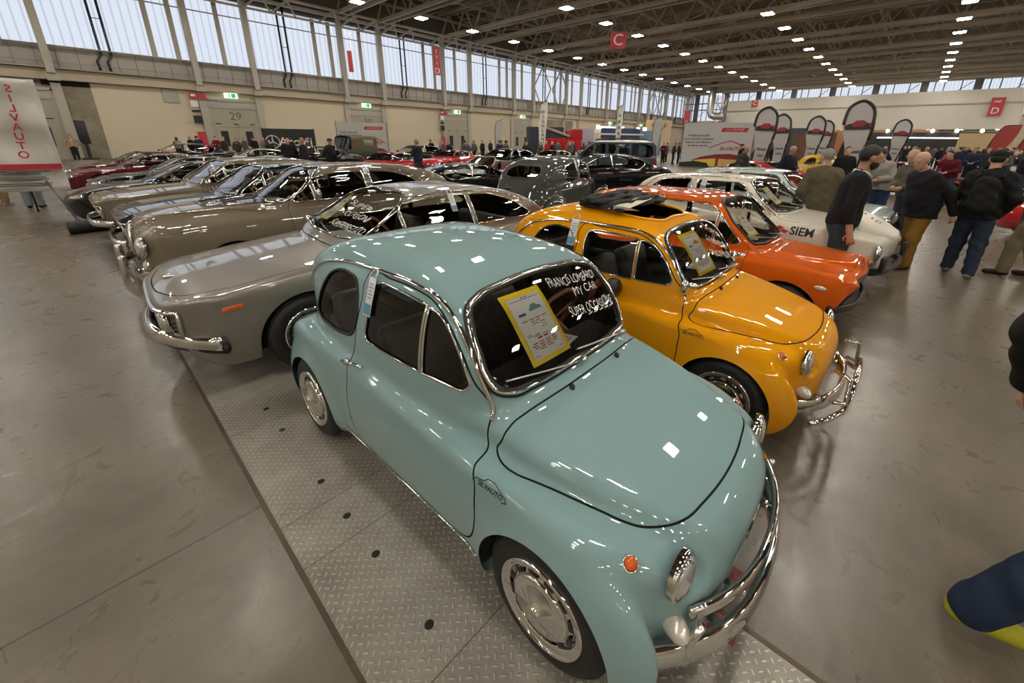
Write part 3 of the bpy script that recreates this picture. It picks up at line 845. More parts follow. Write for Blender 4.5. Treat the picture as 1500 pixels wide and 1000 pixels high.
def silver_spec(pm, h=.02):
    S = dict(h=h, paint=pm, box=((-2.56, 0, .1), (2.26, .94, 1.45)), R=.315, W=.165, xf=1.24, xr=-1.24, ty=.765, archf=(.365, .30), archr=(.355, .30), fh=.02)
    S['vols'] = [
        dict(side=[(-2.32, .32, 1), (-1.2, .22), (1.3, .22), (1.88, .27), (2.0, .36), (2.03, .52), (2.10, .62), (2.13, .685), (2.06, .735), (1.7, .80), (1.2, .86), (.7, .905), (0, .925), (-1.2, .93), (-1.8, .90), (-2.25, .83), (-2.39, .74), (-2.41, .55), (-2.37, .38)],
             plan=[(2.15, 0), (2.13, .3), (2.06, .56), (1.90, .70), (1.5, .77), (.8, .795), (0, .80), (-1, .795), (-1.7, .77), (-2.2, .69), (-2.38, .5), (-2.42, 0)],
             sec=[(0, .1), (.62, .15), (.71, .24), (.772, .42), (.795, .58), (.805, .705, 1), (.765, .80), (.71, .87), (.6, .97), (0, 1.1)], r=.03, crown=.07, secshift=lambda X: .05 * np.clip(X / 1.8, 0, 1.2) ** 2),
        dict(side=[(1.0, .72, 1), (.90, .88), (.55, 1.09), (.22, 1.275), (.05, 1.315), (-.35, 1.345), (-.75, 1.315), (-1.1, 1.225), (-1.5, 1.04), (-1.78, .88), (-1.9, .72, 1)],
             plan=[(1.02, 0), (.97, .35), (.84, .60), (.5, .70), (-.3, .715), (-1.0, .69), (-1.5, .61), (-1.8, .45), (-1.92, 0)],
             sec=[(0, .4), (.735, .5), (.73, .86), (.712, .94), (.655, 1.08), (.595, 1.21), (.545, 1.285), (.42, 1.325), (0, 1.35)], r=.035, k=.035, wrap=.10)]
    S['side_win'] = [
        dict(pts=[(.70, .965), (.36, 1.205, 1), (.335, .96, 1)], name='vent_window', tw=.008),
        dict(pts=[(.31, .96, 1), (.335, 1.22, 1), (.0, 1.26), (-.42, 1.265, 1), (-.45, .965, 1)], name='door_window', tw=.008),
        dict(pts=[(-.50, .965, 1), (-.47, 1.262, 1), (-.75, 1.245), (-1.02, 1.16), (-1.28, 1.01, 1), (-1.24, .968, 1)], name='quarter_window', tw=.008)]
    S['ws'] = dict(pts=[(0, .955), (.5, .965), (.645, .985), (.62, 1.08), (.55, 1.225), (.44, 1.272), (0, 1.287)], xmin=.1, zmin=.85, seal=.014, tw=.007)
    S['rw'] = dict(pts=[(0, .99), (.48, .99), (.53, 1.05), (.43, 1.2), (0, 1.245)], xmin=.8, zmin=.85)
    S['hood'] = [(.90, 0), (.88, .4), (.84, .665), (1.2, .665), (1.7, .635), (1.95, .55), (2.06, .3), (2.09, 0)]; S['hood_z'] = .6; S['seam'] = .0045
    S['doors'] = [[(.72, .28), (.78, .6), (.77, .9), (.74, .98, 1), (.36, 1.245), (0, 1.285), (-.46, 1.29), (-.48, .95), (-.50, .6), (-.46, .26)]]
    S['seats'] = seats4(); S['dash'] = (.62, 1.2, .90); S['sw_y'] = .34; S['inner'] = (-2.1, 1.8, .56, .6); S['bay'] = [(1.0, 1.75, .5, .7), (-2.1, -1.5, .5, .7)]
    def extra(S, root, bvh):
        edge(root, bvh, [(.80, .90), (.42, 1.205), (.30, 1.252), (0, 1.288), (-.5, 1.295), (-.9, 1.25), (-1.2, 1.14)], 'side', 'drip_rail', .009)
        edge(root, bvh, [(.7, .25), (-.8, .25)], 'side', 'sill_moulding', .012)
        for sd in (1, -1):
            handle(root, bvh, -.4, .80, sd)
            P, nn = surf(bvh, [(1.72, .655)], 'side', sd, .004); n = nn[0]
            b = MB(); b.rbox((0, 0, 0), (.13, .035, .02), .009, 3, M=frame(P[0], (1, 0, -.05), n.cross(Vector((1, 0, 0))))); b.build('side_marker', AMBER, root)
            P, _ = surf(bvh, [(sd * .50, .585)], 'front', 1, 0); P2, _ = surf(bvh, [(sd * .34, .585)], 'front', 1, 0)
            lamp(root, 'headlamp', P[0] + Vector((.01, 0, 0)), (1, sd * .1, 0), .072); lamp(root, 'headlamp', P2[0] + Vector((.01, 0, 0)), (1, 0, 0), .072)
        # grille surround following the nose
        b = MB(); pts = [(y, .66) for y in np.linspace(-.62, .62, 24)]; lo2 = [(y, .50) for y in np.linspace(.62, -.62, 24)]
        P, nn = surf(bvh, pts + lo2, 'front', 1, .012)
        b.tube(P, .016, 6, True); b.build('grille_frame', CHROME, root)
        b = MB()
        for z in (.53, .56, .59, .62):
            P, nn = surf(bvh, [(y, z) for y in np.linspace(-.60, .60, 20)], 'front', 1, .004); b.tube(P, .009, 5)
        b.build('grille', pbr('grille_grey', (.10, .10, .10), .3, .8), root)
        bumper_arc(root, .80, 2.17, .43, .34, .055, power=2.4, thick=.035)
        bumper_arc(root, .79, 2.145, .375, .34, .035, 'bumper_apron', BLACK, power=2.4, thick=.03)
        bumper_arc(root, .78, -2.46, .46, .28, .05, 'rear_bumper', sgn=-1)
        P, nn = surf(bvh, [(1.98, 0)], 'top', 1, .0)
        b = MB(); b.ball(P[0], (.045, .028, .02), 14); b.build('hood_badge', CHROME, root)
        wiper(root, bvh, 'front', (.25, .95), (-.25, .99), CHROME); wiper(root, bvh, 'front', (-.20, .95), (-.60, 1.0), CHROME)
        door_mirror(root, bvh, .72, .90, -1)
    S['extra'] = extra
    return S
def beige_spec(pm, h=.022):
    S = dict(h=h, paint=pm, box=((-2.56, 0, .1), (2.32, .96, 1.6)), R=.335, W=.165, xf=1.35, xr=-1.35, ty=.775, archf=(.37, .33), archr=(.36, .31), fh=.02)
    S['vols'] = [
        dict(side=[(-2.32, .36, 1), (-1.3, .26), (1.4, .26), (1.95, .32), (2.1, .45), (2.15, .62), (2.14, .78), (2.04, .885), (1.75, .94), (1.3, .975), (.8, .995), (0, .99), (-1.2, 1.0), (-1.7, .96), (-2.15, .84), (-2.38, .65), (-2.42, .5)],
             plan=[(2.18, 0), (2.16, .40), (2.12, .62), (1.98, .75), (1.6, .81), (.8, .825), (-.8, .825), (-1.6, .79), (-2.1, .66), (-2.38, .4), (-2.44, 0)],
             sec=[(0, .15), (.65, .2), (.765, .32), (.815, .5), (.825, .68), (.80, .84), (.74, .93), (.62, 1.0), (.4, 1.06), (0, 1.12)], r=.09, crown=.03),
        dict(side=[(1.95, .50, 1), (2.14, .62), (2.15, .78), (2.08, .92), (1.85, 1.0), (1.4, 1.045), (.9, 1.065), (.5, 1.05, 1), (.4, .6, 1)],
             plan=[(2.2, 0), (2.15, .2), (2.0, .34), (1.5, .47), (.9, .60), (.5, .66), (.4, .66), (.4, 0)], r=.06, crown=.09, k=.05),
        dict(side=[(1.05, .8, 1), (.93, .99), (.65, 1.19), (.38, 1.37), (.15, 1.44), (-.3, 1.485), (-.8, 1.46), (-1.2, 1.37), (-1.6, 1.19), (-1.9, .99), (-2.0, .8, 1)],
             plan=[(1.08, 0), (1.0, .38), (.80, .62), (.4, .715), (-.5, .73), (-1.2, .69), (-1.7, .52), (-2.0, 0)],
             sec=[(0, .4), (.75, .5), (.745, .97), (.73, 1.04), (.675, 1.19), (.61, 1.33), (.53, 1.42), (.35, 1.47), (0, 1.49)], r=.09, k=.06, wrap=.22)]
    S['side_win'] = [
        dict(pts=[(.66, 1.06), (.45, 1.28, 1), (.42, 1.055, 1)], name='vent_window', tw=.012),
        dict(pts=[(.39, 1.055, 1), (.41, 1.31, 1), (.1, 1.37), (-.25, 1.375, 1), (-.28, 1.055, 1)], name='door_window', tw=.012),
        dict(pts=[(-.37, 1.055, 1), (-.34, 1.375, 1), (-.7, 1.345), (-1.02, 1.22), (-1.15, 1.07, 1)], name='rear_side_window', tw=.012)]
    S['ws'] = dict(pts=[(0, 1.04), (.45, 1.045), (.62, 1.07), (.64, 1.13), (.56, 1.32), (.42, 1.395), (0, 1.41)], xmin=.1, zmin=.95, seal=.016, tw=.012)
    S['rw'] = dict(pts=[(0, 1.08), (.45, 1.08), (.52, 1.14), (.42, 1.32), (0, 1.37)], xmin=.8, zmin=.95)
    S['hood'] = [(1.0, 0), (.98, .35), (.93, .56), (1.4, .47), (1.85, .36), (2.02, .24), (2.09, 0)]; S['hood_z'] = .75
    S['doors'] = [[(.66, .32), (.74, .7), (.72, 1.03), (.44, 1.30), (.1, 1.405), (-.3, 1.405), (-.33, 1.0), (-.33, .6), (-.3, .3)]]
    S['seats'] = seats4(xf=-.02); S['dash'] = (.70, 1.2, 1.02); S['sw_y'] = .34; S['inner'] = (-2.1, 1.85, .56, .6); S['bay'] = [(1.0, 1.8, .5, .75), (-2.1, -1.5, .5, .7)]
    def extra(S, root, bvh):
        edge(root, bvh, [(.74, 1.06), (.48, 1.31), (.3, 1.385), (0, 1.415), (-.5, 1.41), (-.9, 1.33), (-1.15, 1.2)], 'side', 'drip_rail', .011)
        for sd in (1, -1):
            handle(root, bvh, -.26, .93, sd)
            P, _ = surf(bvh, [(sd * .62, .72)], 'front', 1, 0); lamp(root, 'headlamp', P[0] + Vector((0, 0, 0)), (1, sd * .15, .05), .092, depth=.05)
            P, _ = surf(bvh, [(sd * .62, .53)], 'front', 1, 0); lamp(root, 'turn_lamp', P[0], (1, sd * .15, .0), .045, True, CLEARLENS, .04)
            P, _ = surf(bvh, [(1.72, sd * .66)], 'top', 1, 0)
        b = MB(); P, nn = surf(bvh, spl(sec2full([(0, .86), (.16, .84), (.20, .7), (.14, .52), (0, .48)]), 6), 'front', 1, .01)
        b.tube(P, .02, 6, True); b.build('grille_frame', CHROME, root)
        b = MB()
        for y in np.linspace(-.15, .15, 9):
            P, nn = surf(bvh, [(y, z) for z in np.linspace(.52, .82, 8)], 'front', 1, .005); b.tube(P, .006, 5)
        b.build('grille', CHROME, root)
        bumper_arc(root, .80, 2.26, .44, .30, .055, power=2.6, thick=.03)
        for s in (-1, 1):
            MB().rbox((2.27, s * .34, .49), (.07, .06, .24), .025, 3).build('overrider', CHROME, root); MB().rbox((2.2, s * .55, .52), (.05, .05, .16), .02, 3).build('overrider', CHROME, root)
        bumper_arc(root, .80, -2.5, .46, .28, .05, 'rear_bumper', sgn=-1)
        wiper(root, bvh, 'front', (.22, 1.04), (-.22, 1.08), CHROME)
        door_mirror(root, bvh, .40, 1.09, 1, r=.065); door_mirror(root, bvh, 1.0, .97, 1, r=.045)
    S['extra'] = extra
    return S
def boxy_spec(pm, h=.025, nose=2.10, style=0, roof=1.40):
    d = nose - 2.10; e = roof - 1.40
    S = dict(h=h, paint=pm, box=((-2.6, 0, .1), (nose + .16, .95, roof + .1)), R=.315, W=.165, xf=1.32, xr=-1.32, ty=.775, archf=(.36, .30), archr=(.355, .30), fh=.02)
    S['vols'] = [
        dict(side=[(-2.4, .34, 1), (-1.3, .24), (1.4, .24), (1.9 + d, .28), (2.0 + d, .38), (2.04 + d, .62), (2.11 + d, .775, 1), (2.0 + d, .82), (1.6, .88), (.9, .935), (0, .945), (-1.5, .955), (-2.2, .90), (-2.44, .82, 1), (-2.47, .5)],
             plan=[(2.14 + d, 0), (2.11 + d, .4), (2.05 + d, .66), (1.90 + d, .745), (1.4, .79), (.8, .81), (-1, .81), (-2.0, .76), (-2.4, .68), (-2.47, .5), (-2.48, 0)],
             sec=[(0, .1), (.66, .16), (.745, .28), (.79, .45), (.81, .62), (.80, .80), (.77, .88, 1), (.6, .96), (0, 1.08)], r=.022, crown=.05),
        dict(side=[(1.0, .75, 1), (.9, .92), (.55, 1.16 + e * .5), (.28, 1.335 + e), (.12, 1.37 + e), (-.4, 1.395 + e), (-.9, 1.375 + e), (-1.2, 1.31 + e), (-1.5, 1.12 + e * .5), (-1.78, .93), (-1.9, .75, 1)],
             plan=[(1.02, 0), (.96, .4), (.84, .64), (.5, .715), (-.5, .73), (-1.2, .70), (-1.6, .63), (-1.85, .5), (-1.92, 0)],
             sec=[(0, .4), (.745, .5), (.74, .90), (.725, .97), (.67, 1.14), (.62, 1.30 + e), (.58, 1.355 + e), (.46, 1.38 + e), (0, 1.40 + e)], r=.035, k=.03, wrap=.08)]
    t = 1.30 + e
    S['side_win'] = [
        dict(pts=[(.70, .985), (.40, t - .08, 1), (.375, .98, 1)], name='vent_window', tw=.010),
        dict(pts=[(.35, .98, 1), (.375, t - .06, 1), (.28, t, 1), (-.30, t + .005, 1), (-.33, .985, 1)], name='door_window', tw=.010),
        dict(pts=[(-.41, .985, 1), (-.38, t + .005, 1), (-.85, t), (-1.02, t - .04, 1), (-1.28, 1.0, 1)], name='rear_side_window', tw=.010)]
    S['ws'] = dict(pts=[(0, .97), (.5, .98), (.66, 1.0), (.62, 1.14), (.555, t - .02), (.46, t + .015), (0, t + .03)], xmin=.1, zmin=.87, seal=.012, tw=.010)
    S['rw'] = dict(pts=[(0, 1.02), (.5, 1.02), (.58, 1.05), (.48, t - .05), (0, t - .02)], xmin=.8, zmin=.87)
    S['hood'] = [(.95, 0), (.92, .4), (.88, .70), (1.3, .70), (1.9 + d, .64), (2.04 + d, .5), (2.07 + d, 0)]; S['hood_z'] = .7
    S['doors'] = [[(.74, .3), (.80, .6), (.78, .9), (.74, 1.0), (.42, t), (.2, t + .04), (-.36, t + .045), (-.37, .95), (-.37, .6), (-.35, .28)]]
    S['seats'] = seats4(); S['dash'] = (.66, 1.2, .93); S['sw_y'] = .34; S['inner'] = (-2.15, 1.8, .56, .6); S['bay'] = [(1.0, 1.8, .52, .7), (-2.15, -1.5, .5, .7)]
    def extra(S, root, bvh):
        edge(root, bvh, [(.80, .95), (.46, t - .02), (.3, t + .042), (-.5, t + .05), (-1.05, t + .02), (-1.35, 1.0)], 'side', 'drip_rail', .011)
        edge(root, bvh, [(1.9, .66), (0, .68), (-2.2, .68)], 'side', 'side_moulding', .010)
        xs = nose
        b = MB(); P, nn = surf(bvh, [(y, .70) for y in np.linspace(-.68, .68, 20)] + [(y, .52) for y in np.linspace(.68, -.68, 20)], 'front', 1, .01)
        b.tube(P, .014, 6, True); b.build('grille_frame', CHROME, root)
        b = MB(); n = 7 if style == 0 else 3
        b.mat = 1
        for z in np.linspace(.54, .68, 6):
            P, nn = surf(bvh, [(y, z) for y in np.linspace(-.66, .66, 16)], 'front', 1, .003); b.tube(P, .013, 5)
        b.mat = 0
        for y in np.linspace(-.3, .3, n):
            P, nn = surf(bvh, [(y, z) for z in np.linspace(.53, .69, 5)], 'front', 1, .02); b.tube(P, .014, 5)
        b.build('grille', [CHROME, BLACK], root)
        for sd in (1, -1):
            handle(root, bvh, -.3, .84, sd)
            for yy in (.58, .42):
                P, _ = surf(bvh, [(sd * yy, .61)], 'front', 1, .005); lamp(root, 'headlamp', P[0], (1, 0, 0), .07)
            P, nn = surf(bvh, [(nose - .22, .55)], 'side', sd, .0)
            b = MB(); b.rbox(P[0], (.09, .02, .045), .01, 2); b.build('side_marker', AMBER, root)
        bumper_arc(root, .80, nose + .08, .42, .24, .05, power=4, thick=.028)
        bumper_arc(root, .80, -2.52, .44, .2, .05, 'rear_bumper', sgn=-1, power=4)
        wiper(root, bvh, 'front', (.25, .97), (-.25, 1.0), STEEL)
        if style: door_mirror(root, bvh, .66, .95, 1, r=.06)
    S['extra'] = extra
    return S
DKDEC = pbr('decal_dark', (.10, .02, .02), .6)
def small_spec(pm, h=.02, kind='orange'):
    """short two-door saloons of the right-hand row"""
    dz = .07 if kind == 'orange' else 0.0
    S = dict(h=h, paint=pm, box=((-2.0, 0, .1), (2.12, .86, 1.5)), R=.275, W=.145, xf=1.12, xr=-1.06, ty=.70, archf=(.325, .27), archr=(.315, .27), fh=.0125)
    if kind == 'orange':
        hood = [(1.48, .32), (1.57, .45), (1.63, .58), (1.71, .695, 1), (1.65, .735), (1.4, .775), (1.0, .805), (.62, .83)]
        plan = [(1.71, 0), (1.67, .30), (1.66, .48), (1.70, .60, 1), (1.66, .665), (1.35, .70), (.8, .72), (-.8, .72), (-1.4, .69), (-1.78, .6), (-1.86, .4), (-1.88, 0)]
    elif kind == 'rally':
        hood = [(1.80, .32), (1.90, .45), (1.94, .62), (1.90, .76), (1.7, .82), (1.3, .875), (1.0, .90), (.62, .925)]
        plan = [(1.95, 0), (1.93, .35), (1.87, .58), (1.72, .68), (1.4, .71), (.8, .72), (-.8, .72), (-1.4, .69), (-1.78, .6), (-1.86, .4), (-1.88, 0)]
    else:
        hood = [(1.82, .32), (1.90, .45), (1.92, .62), (1.90, .745), (1.84, .79), (1.5, .84), (1.0, .885), (.62, .915)]
        plan = [(1.93, 0), (1.92, .4), (1.88, .6), (1.76, .68), (1.4, .71), (.8, .72), (-.8, .72), (-1.4, .69), (-1.78, .6), (-1.86, .4), (-1.88, 0)]
    S['vols'] = [
        dict(side=[(-1.66, .34, 1), (-1.1, .22), (1.1, .22), (1.45, .25)] + hood + [(0, .92 - dz), (-1.2, .93 - dz), (-1.5, .88 - dz), (-1.68, .78), (-1.72, .55)],
             plan=plan, sec=[(0, .1), (.56, .15), (.65, .25), (.70, .42), (.72, .58), (.715, .70 - dz), (.69, .80 - dz, 1), (.60, .88 - dz), (.4, .95), (0, 1.02)], r=.022, crown=.06),
        dict(side=[(.94, .7 - dz, 1), (.84, .89 - dz), (.55, 1.12 - dz * .4), (.34, 1.29), (.2, 1.335), (-.3, 1.365), (-.8, 1.345), (-1.15 - dz, 1.29), (-1.42 - dz, 1.1), (-1.60 - dz, .88), (-1.66 - dz, .7, 1)],
             plan=[(.96, 0), (.92, .3), (.80, .53), (.5, .61), (-.5, .63), (-1.1, .60), (-1.48, .54), (-1.68, .38), (-1.76, 0)],
             sec=[(0, .4), (.645, .5), (.64, .88), (.625, .95), (.585, 1.12), (.54, 1.26), (.49, 1.325), (.36, 1.352), (0, 1.37)], r=.045, k=.035, wrap=.14)]
    if kind == 'orange':
        S['vols'].append(dict(side=[(.9, .74, 1), (1.52, .735, 1), (1.64, .68), (1.64, .78), (1.4, .80, 1), (.9, .830, 1)], plan=[(1.66, 0), (1.66, .2), (1.5, .26), (.95, .34), (.9, 0)], r=.02, k=.03))
    S['side_win'] = [
        dict(pts=[(.62, .955 - dz), (.46, 1.10 - dz * .3), (.37, 1.19, 1), (.35, .95 - dz, 1)], name='vent_window', tw=.009),
        dict(pts=[(.325, .95 - dz, 1), (.345, 1.205, 1), (.26, 1.265), (.0, 1.28), (-.40, 1.28, 1), (-.42, .955 - dz, 1)], name='door_window', tw=.009),
        dict(pts=[(-.54, .96 - dz), (-.51, 1.27), (-.75, 1.275), (-1.02, 1.23), (-1.2, 1.05), (-1.18, .97 - dz), (-.8, .955 - dz)], name='rear_side_window', tw=.012)]
    S['ws'] = dict(pts=[(0, .945 - dz), (.40, .95 - dz), (.53, .975 - dz), (.545, 1.03 - dz * .7), (.495, 1.2), (.44, 1.275), (.34, 1.30), (0, 1.31)], xmin=.1, zmin=.85 - dz, seal=.02, tw=.008, tmat=RUBBER if kind == 'orange' else None or CHROME)
    S['rw'] = dict(pts=[(0, 1.0), (.4, 1.0), (.46, 1.06), (.38, 1.25), (0, 1.29)], xmin=.8, zmin=.85)
    S['hood'] = [(.86, 0), (.84, .3), (.78, .56), (1.2, .59), (1.5, .57), (1.58 if kind == 'orange' else 1.8, .4), (1.60 if kind == 'orange' else 1.85, 0)]; S['hood_z'] = .68 - dz; S['hood_x'] = .6
    S['doors'] = [[(.66, .30), (.70, .6), (.685, .92), (.48, 1.13), (.35, 1.28), (.2, 1.315), (-.44, 1.315), (-.46, .9), (-.47, .5), (-.43, .27)]]
    S['seats'] = seats4(.44, .28, .02, -.7, 1.0); S['dash'] = (.58, 1.05, .90 - dz); S['sw_y'] = .29; S['inner'] = (-1.7, 1.5, .5, .5); S['bay'] = [(.85, 1.5, .45, .6), (-1.65, -1.2, .45, .6)]
    def extra(S, root, bvh):
        edge(root, bvh, [(.76, .90), (.62, 1.02), (.44, 1.21), (.32, 1.305), (.1, 1.325), (-.6, 1.322), (-1.05, 1.29), (-1.3, 1.12)], 'side', 'drip_rail', .009, S['paint'] if kind == 'orange' else CHROME)
        for sd in (1, -1):
            handle(root, bvh, -.38, .82, sd, .12)
            if kind == 'orange':
                P, nn = surf(bvh, [(1.42, .60)], 'side', sd, .003)
                b = MB(); b.ball((0, 0, 0), (.055, .024, .014), 16, M=frame(P[0], (1, 0, -.05), nn[0].cross(Vector((1, 0, 0))))); b.build('side_marker', CLEARLENS, root)
                P, _ = surf(bvh, [(sd * .42, .55)], 'front', 1, .0); lamp(root, 'headlamp', P[0] + Vector((-.02, 0, 0)), (1, 0, 0), .07)
            elif kind == 'rally':
                P, _ = surf(bvh, [(sd * .54, .63)], 'front', 1, .0); lamp(root, 'headlamp', P[0], (1, 0, 0), .08)
            else:
                P, _ = surf(bvh, [(sd * .50, .62)], 'front', 1, .0); lamp(root, 'headlamp', P[0], (1, 0, 0), .085, depth=.05)
                b = MB(); b.rbox(P[0] + Vector((-.03, sd * .12, .02)), (.12, .03, .12), .01, 2); b.build('lamp_bezel', CHROME, root)
                P, nn = surf(bvh, [(1.62, .62)], 'side', sd, .002); lamp(root, 'side_repeater', P[0], nn[0], .02, True, AMBER, .014)
        if kind == 'orange':
            b = MB(); P, nn = surf(bvh, [(y, .66) for y in np.linspace(-.62, .62, 20)] + [(y, .44) for y in np.linspace(.62, -.62, 20)], 'front', 1, .006)
            b.tube(P, .012, 6, True)
            for z in np.linspace(.47, .63, 7):
                P, nn = surf(bvh, [(y, z) for y in np.linspace(-.6, .6, 16)], 'front', 1, .002); b.tube(P, .012, 5)
            b.build('grille', BLACK, root)
            bumper_arc(root, .71, 1.70, .40, .18, .045, mat=BLACK, power=3)
        elif kind == 'rally':
            bumper_arc(root, .70, 2.0, .42, .2, .045, mat=BLACK, power=4)
            b = MB()   # white round cover over the auxiliary lamps, standing in front of the bonnet
            P, nn = surf(bvh, [(1.60, 0)], 'top', 1, 0)
            M = frame(P[0] + Vector((.03, 0, .02)), (.42, 0, 1), (0, 1, 0))
            b.lathe([(.0, .10), (.24, .09), (.31, .07), (.345, .03), (.35, -.06)], 36, axis='X', M=M)
            b.build('lamp_cover', pbr('white_vinyl', (.74, .70, .60), .45), root)
            for y in (-.60, .60): MB().rbox((1.97, y, .53), (.05, .16, .18), .02, 2).build('mud_flap', BLACK, root)
        else:
            bumper_arc(root, .72, 1.99, .42, .2, .04, power=4)
            b = MB()
            for z in np.linspace(.50, .72, 6):
                P, nn = surf(bvh, [(y, z) for y in np.linspace(-.38, .38, 12)], 'front', 1, .004); b.tube(P, .009, 5)
            b.build('grille', CHROME, root)
        bumper_arc(root, .70, -1.76, .42, .2, .04, 'rear_bumper', sgn=-1, mat=CHROME)
        wiper(root, bvh, 'front', (.05, .945 - dz), (-.36, 1.0 - dz), STEEL); wiper(root, bvh, 'front', (.38, .945 - dz), (-.02, 1.0 - dz), STEEL)
        if kind == 'rally':
            # sponsor lettering along the flank ahead of the door
            for sd in (-1, 1):
                b = MB(); V, F = text_mesh('SIEM', .135, bold=.003, spacing=1.0, align='LEFT', fine=.03); out = []
                for v in V:
                    P, nn = surf(bvh, [((1.0 + v[0]) if sd < 0 else (1.36 - v[0]), .765 + v[1])], 'side', sd, .004); out.append(tuple(P[0]))
                b.add(out, F); b.build('sponsor_lettering', BLACK, root)
                b = MB()
                for cx, cz in ((.88, .785), (.94, .75)):
                    b.add([tuple(surf(bvh, [(cx + x, cz + z)], 'side', sd, .003)[0][0]) for x, z in [(-.055, 0), (-.015, .028), (.05, .006), (.01, -.026)]], [(0, 1, 2, 3)])
                b.build('sponsor_mark', pbr('decal_red', (.45, .02, .03), .5), root)
            b = MB()
            for x, y, w, hh in ((.10, -.08, .10, .012), (.06, -.08, .14, .012), (.0, -.05, .09, .02), (-.10, .02, .05, .03)):
                b.box((.101, y, -x + .0), (.002, w, hh), M=M)
            b.build('cover_print', DKDEC, root)
    S['extra'] = extra
    return S
def vintage_spec(pm, h=.022):
    S = dict(h=h, paint=pm, box=((-2.3, 0, .1), (2.1, .92, 1.6)), R=.34, W=.15, xf=1.2, xr=-1.15, ty=.74, archf=(.37, .33), archr=(.36, .32), fh=.02)
    S['vols'] = [
        dict(side=[(-1.9, .32, 1), (-1.0, .26), (1.2, .26), (1.55, .35), (1.7, .6), (1.68, .85), (1.5, .96), (1.0, 1.0), (.5, 1.02), (-.5, 1.02), (-1.2, .96), (-1.7, .78), (-1.95, .5)],
             plan=[(1.72, 0), (1.66, .22), (1.3, .36), (.8, .52), (.3, .62), (-.4, .66), (-1.0, .64), (-1.5, .55), (-1.85, .35), (-1.98, 0)], r=.16, crown=.05),
        dict(side=[(.85, .7, 1), (.78, 1.0), (.6, 1.28), (.42, 1.42), (.1, 1.5), (-.3, 1.52), (-.7, 1.46), (-1.1, 1.31), (-1.45, 1.07), (-1.72, .80), (-1.88, .5, 1)],
             plan=[(.86, 0), (.80, .4), (.6, .58), (.2, .64), (-.4, .655), (-.9, .63), (-1.35, .52), (-1.7, .32), (-1.85, 0)],
             sec=[(0, .3), (.67, .5), (.665, .95), (.645, 1.1), (.60, 1.25), (.53, 1.38), (.42, 1.46), (.25, 1.5), (0, 1.525)], r=.12, k=.1)]
    S['bulges'] = [((1.2, .64, .42), (.55, .18, .36), .07), ((-1.15, .66, .42), (.50, .16, .36), .07)]
    S['side_win'] = [
        dict(pts=[(.50, 1.06), (.38, 1.30), (.26, 1.36), (-.02, 1.37, 1), (-.04, 1.05, 1)], name='door_window', tw=.008),
        dict(pts=[(-.12, 1.05, 1), (-.10, 1.37, 1), (-.4, 1.36), (-.66, 1.27), (-.72, 1.12), (-.66, 1.05)], name='rear_side_window', tw=.008)]
    S['ws'] = dict(pts=[(0, 1.08), (.4, 1.08), (.5, 1.1), (.48, 1.28), (.4, 1.38), (0, 1.42)], xmin=.1, zmin=.95, seal=.012)
    S['rw'] = dict(pts=[(0, 1.12), (.22, 1.12), (.36, 1.17), (.38, 1.23), (.3, 1.31), (.12, 1.33), (0, 1.33)], xmin=.5, zmin=.95, seal=.02, tw=.006, tmat=RUBBER)
    S['doors'] = [[(.52, .34), (.58, .7), (.55, 1.05), (.40, 1.36), (.2, 1.41), (-.07, 1.41), (-.08, 1.0), (-.1, .6), (-.08, .34)]]
    S['seats'] = seats4(.45, .32, -.05, -.75, 1.0); S['dash'] = (.5, 1.0, 1.02); S['sw_y'] = .3; S['inner'] = (-1.6, 1.3, .45, .5)
    def extra(S, root, bvh):
        edge(root, bvh, [(1.3, .98), (.6, 1.0), (-.3, 1.0), (-.9, .95), (-1.2, .84)], 'side', 'waist_moulding', .008, S['paint'])
        P, nn = surf(bvh, [(.0, .78)], 'rear', 1, .03)
        plate(root, P[0], 'AO\n1069', .30, .24, (-1, 0, .15), True, sz=.10)
        b = MB(); b.rbox(P[0] + Vector((.01, 0, .16)), (.06, .14, .05), .02, 3); b.build('plate_lamp', BLACK, root)
        b = MB(); b.tube([P[0] + Vector((-.0, -.02, .22)), P[0] + Vector((-.05, 0, .24)), P[0] + Vector((-.0, .02, .22))], .009, 6); b.build('boot_handle', CHROME, root)
        for sd in (1, -1):
            P, nn = surf(bvh, [(sd * .58, .62)], 'rear', 1, .0); lamp(root, 'tail_lamp', P[0], (-1, 0, 0), .04, True, REDLENS)
            handle(root, bvh, .4, .93, sd, .1)
            P, nn = surf(bvh, [(sd * .58, .72)], 'front', 1, .0); lamp(root, 'headlamp', P[0], (1, 0, 0), .09, True)
        bumper_arc(root, .75, -2.06, .42, .3, .04, 'rear_bumper', sgn=-1); bumper_arc(root, .75, 1.95, .42, .3, .04)
    S['extra'] = extra
    return S
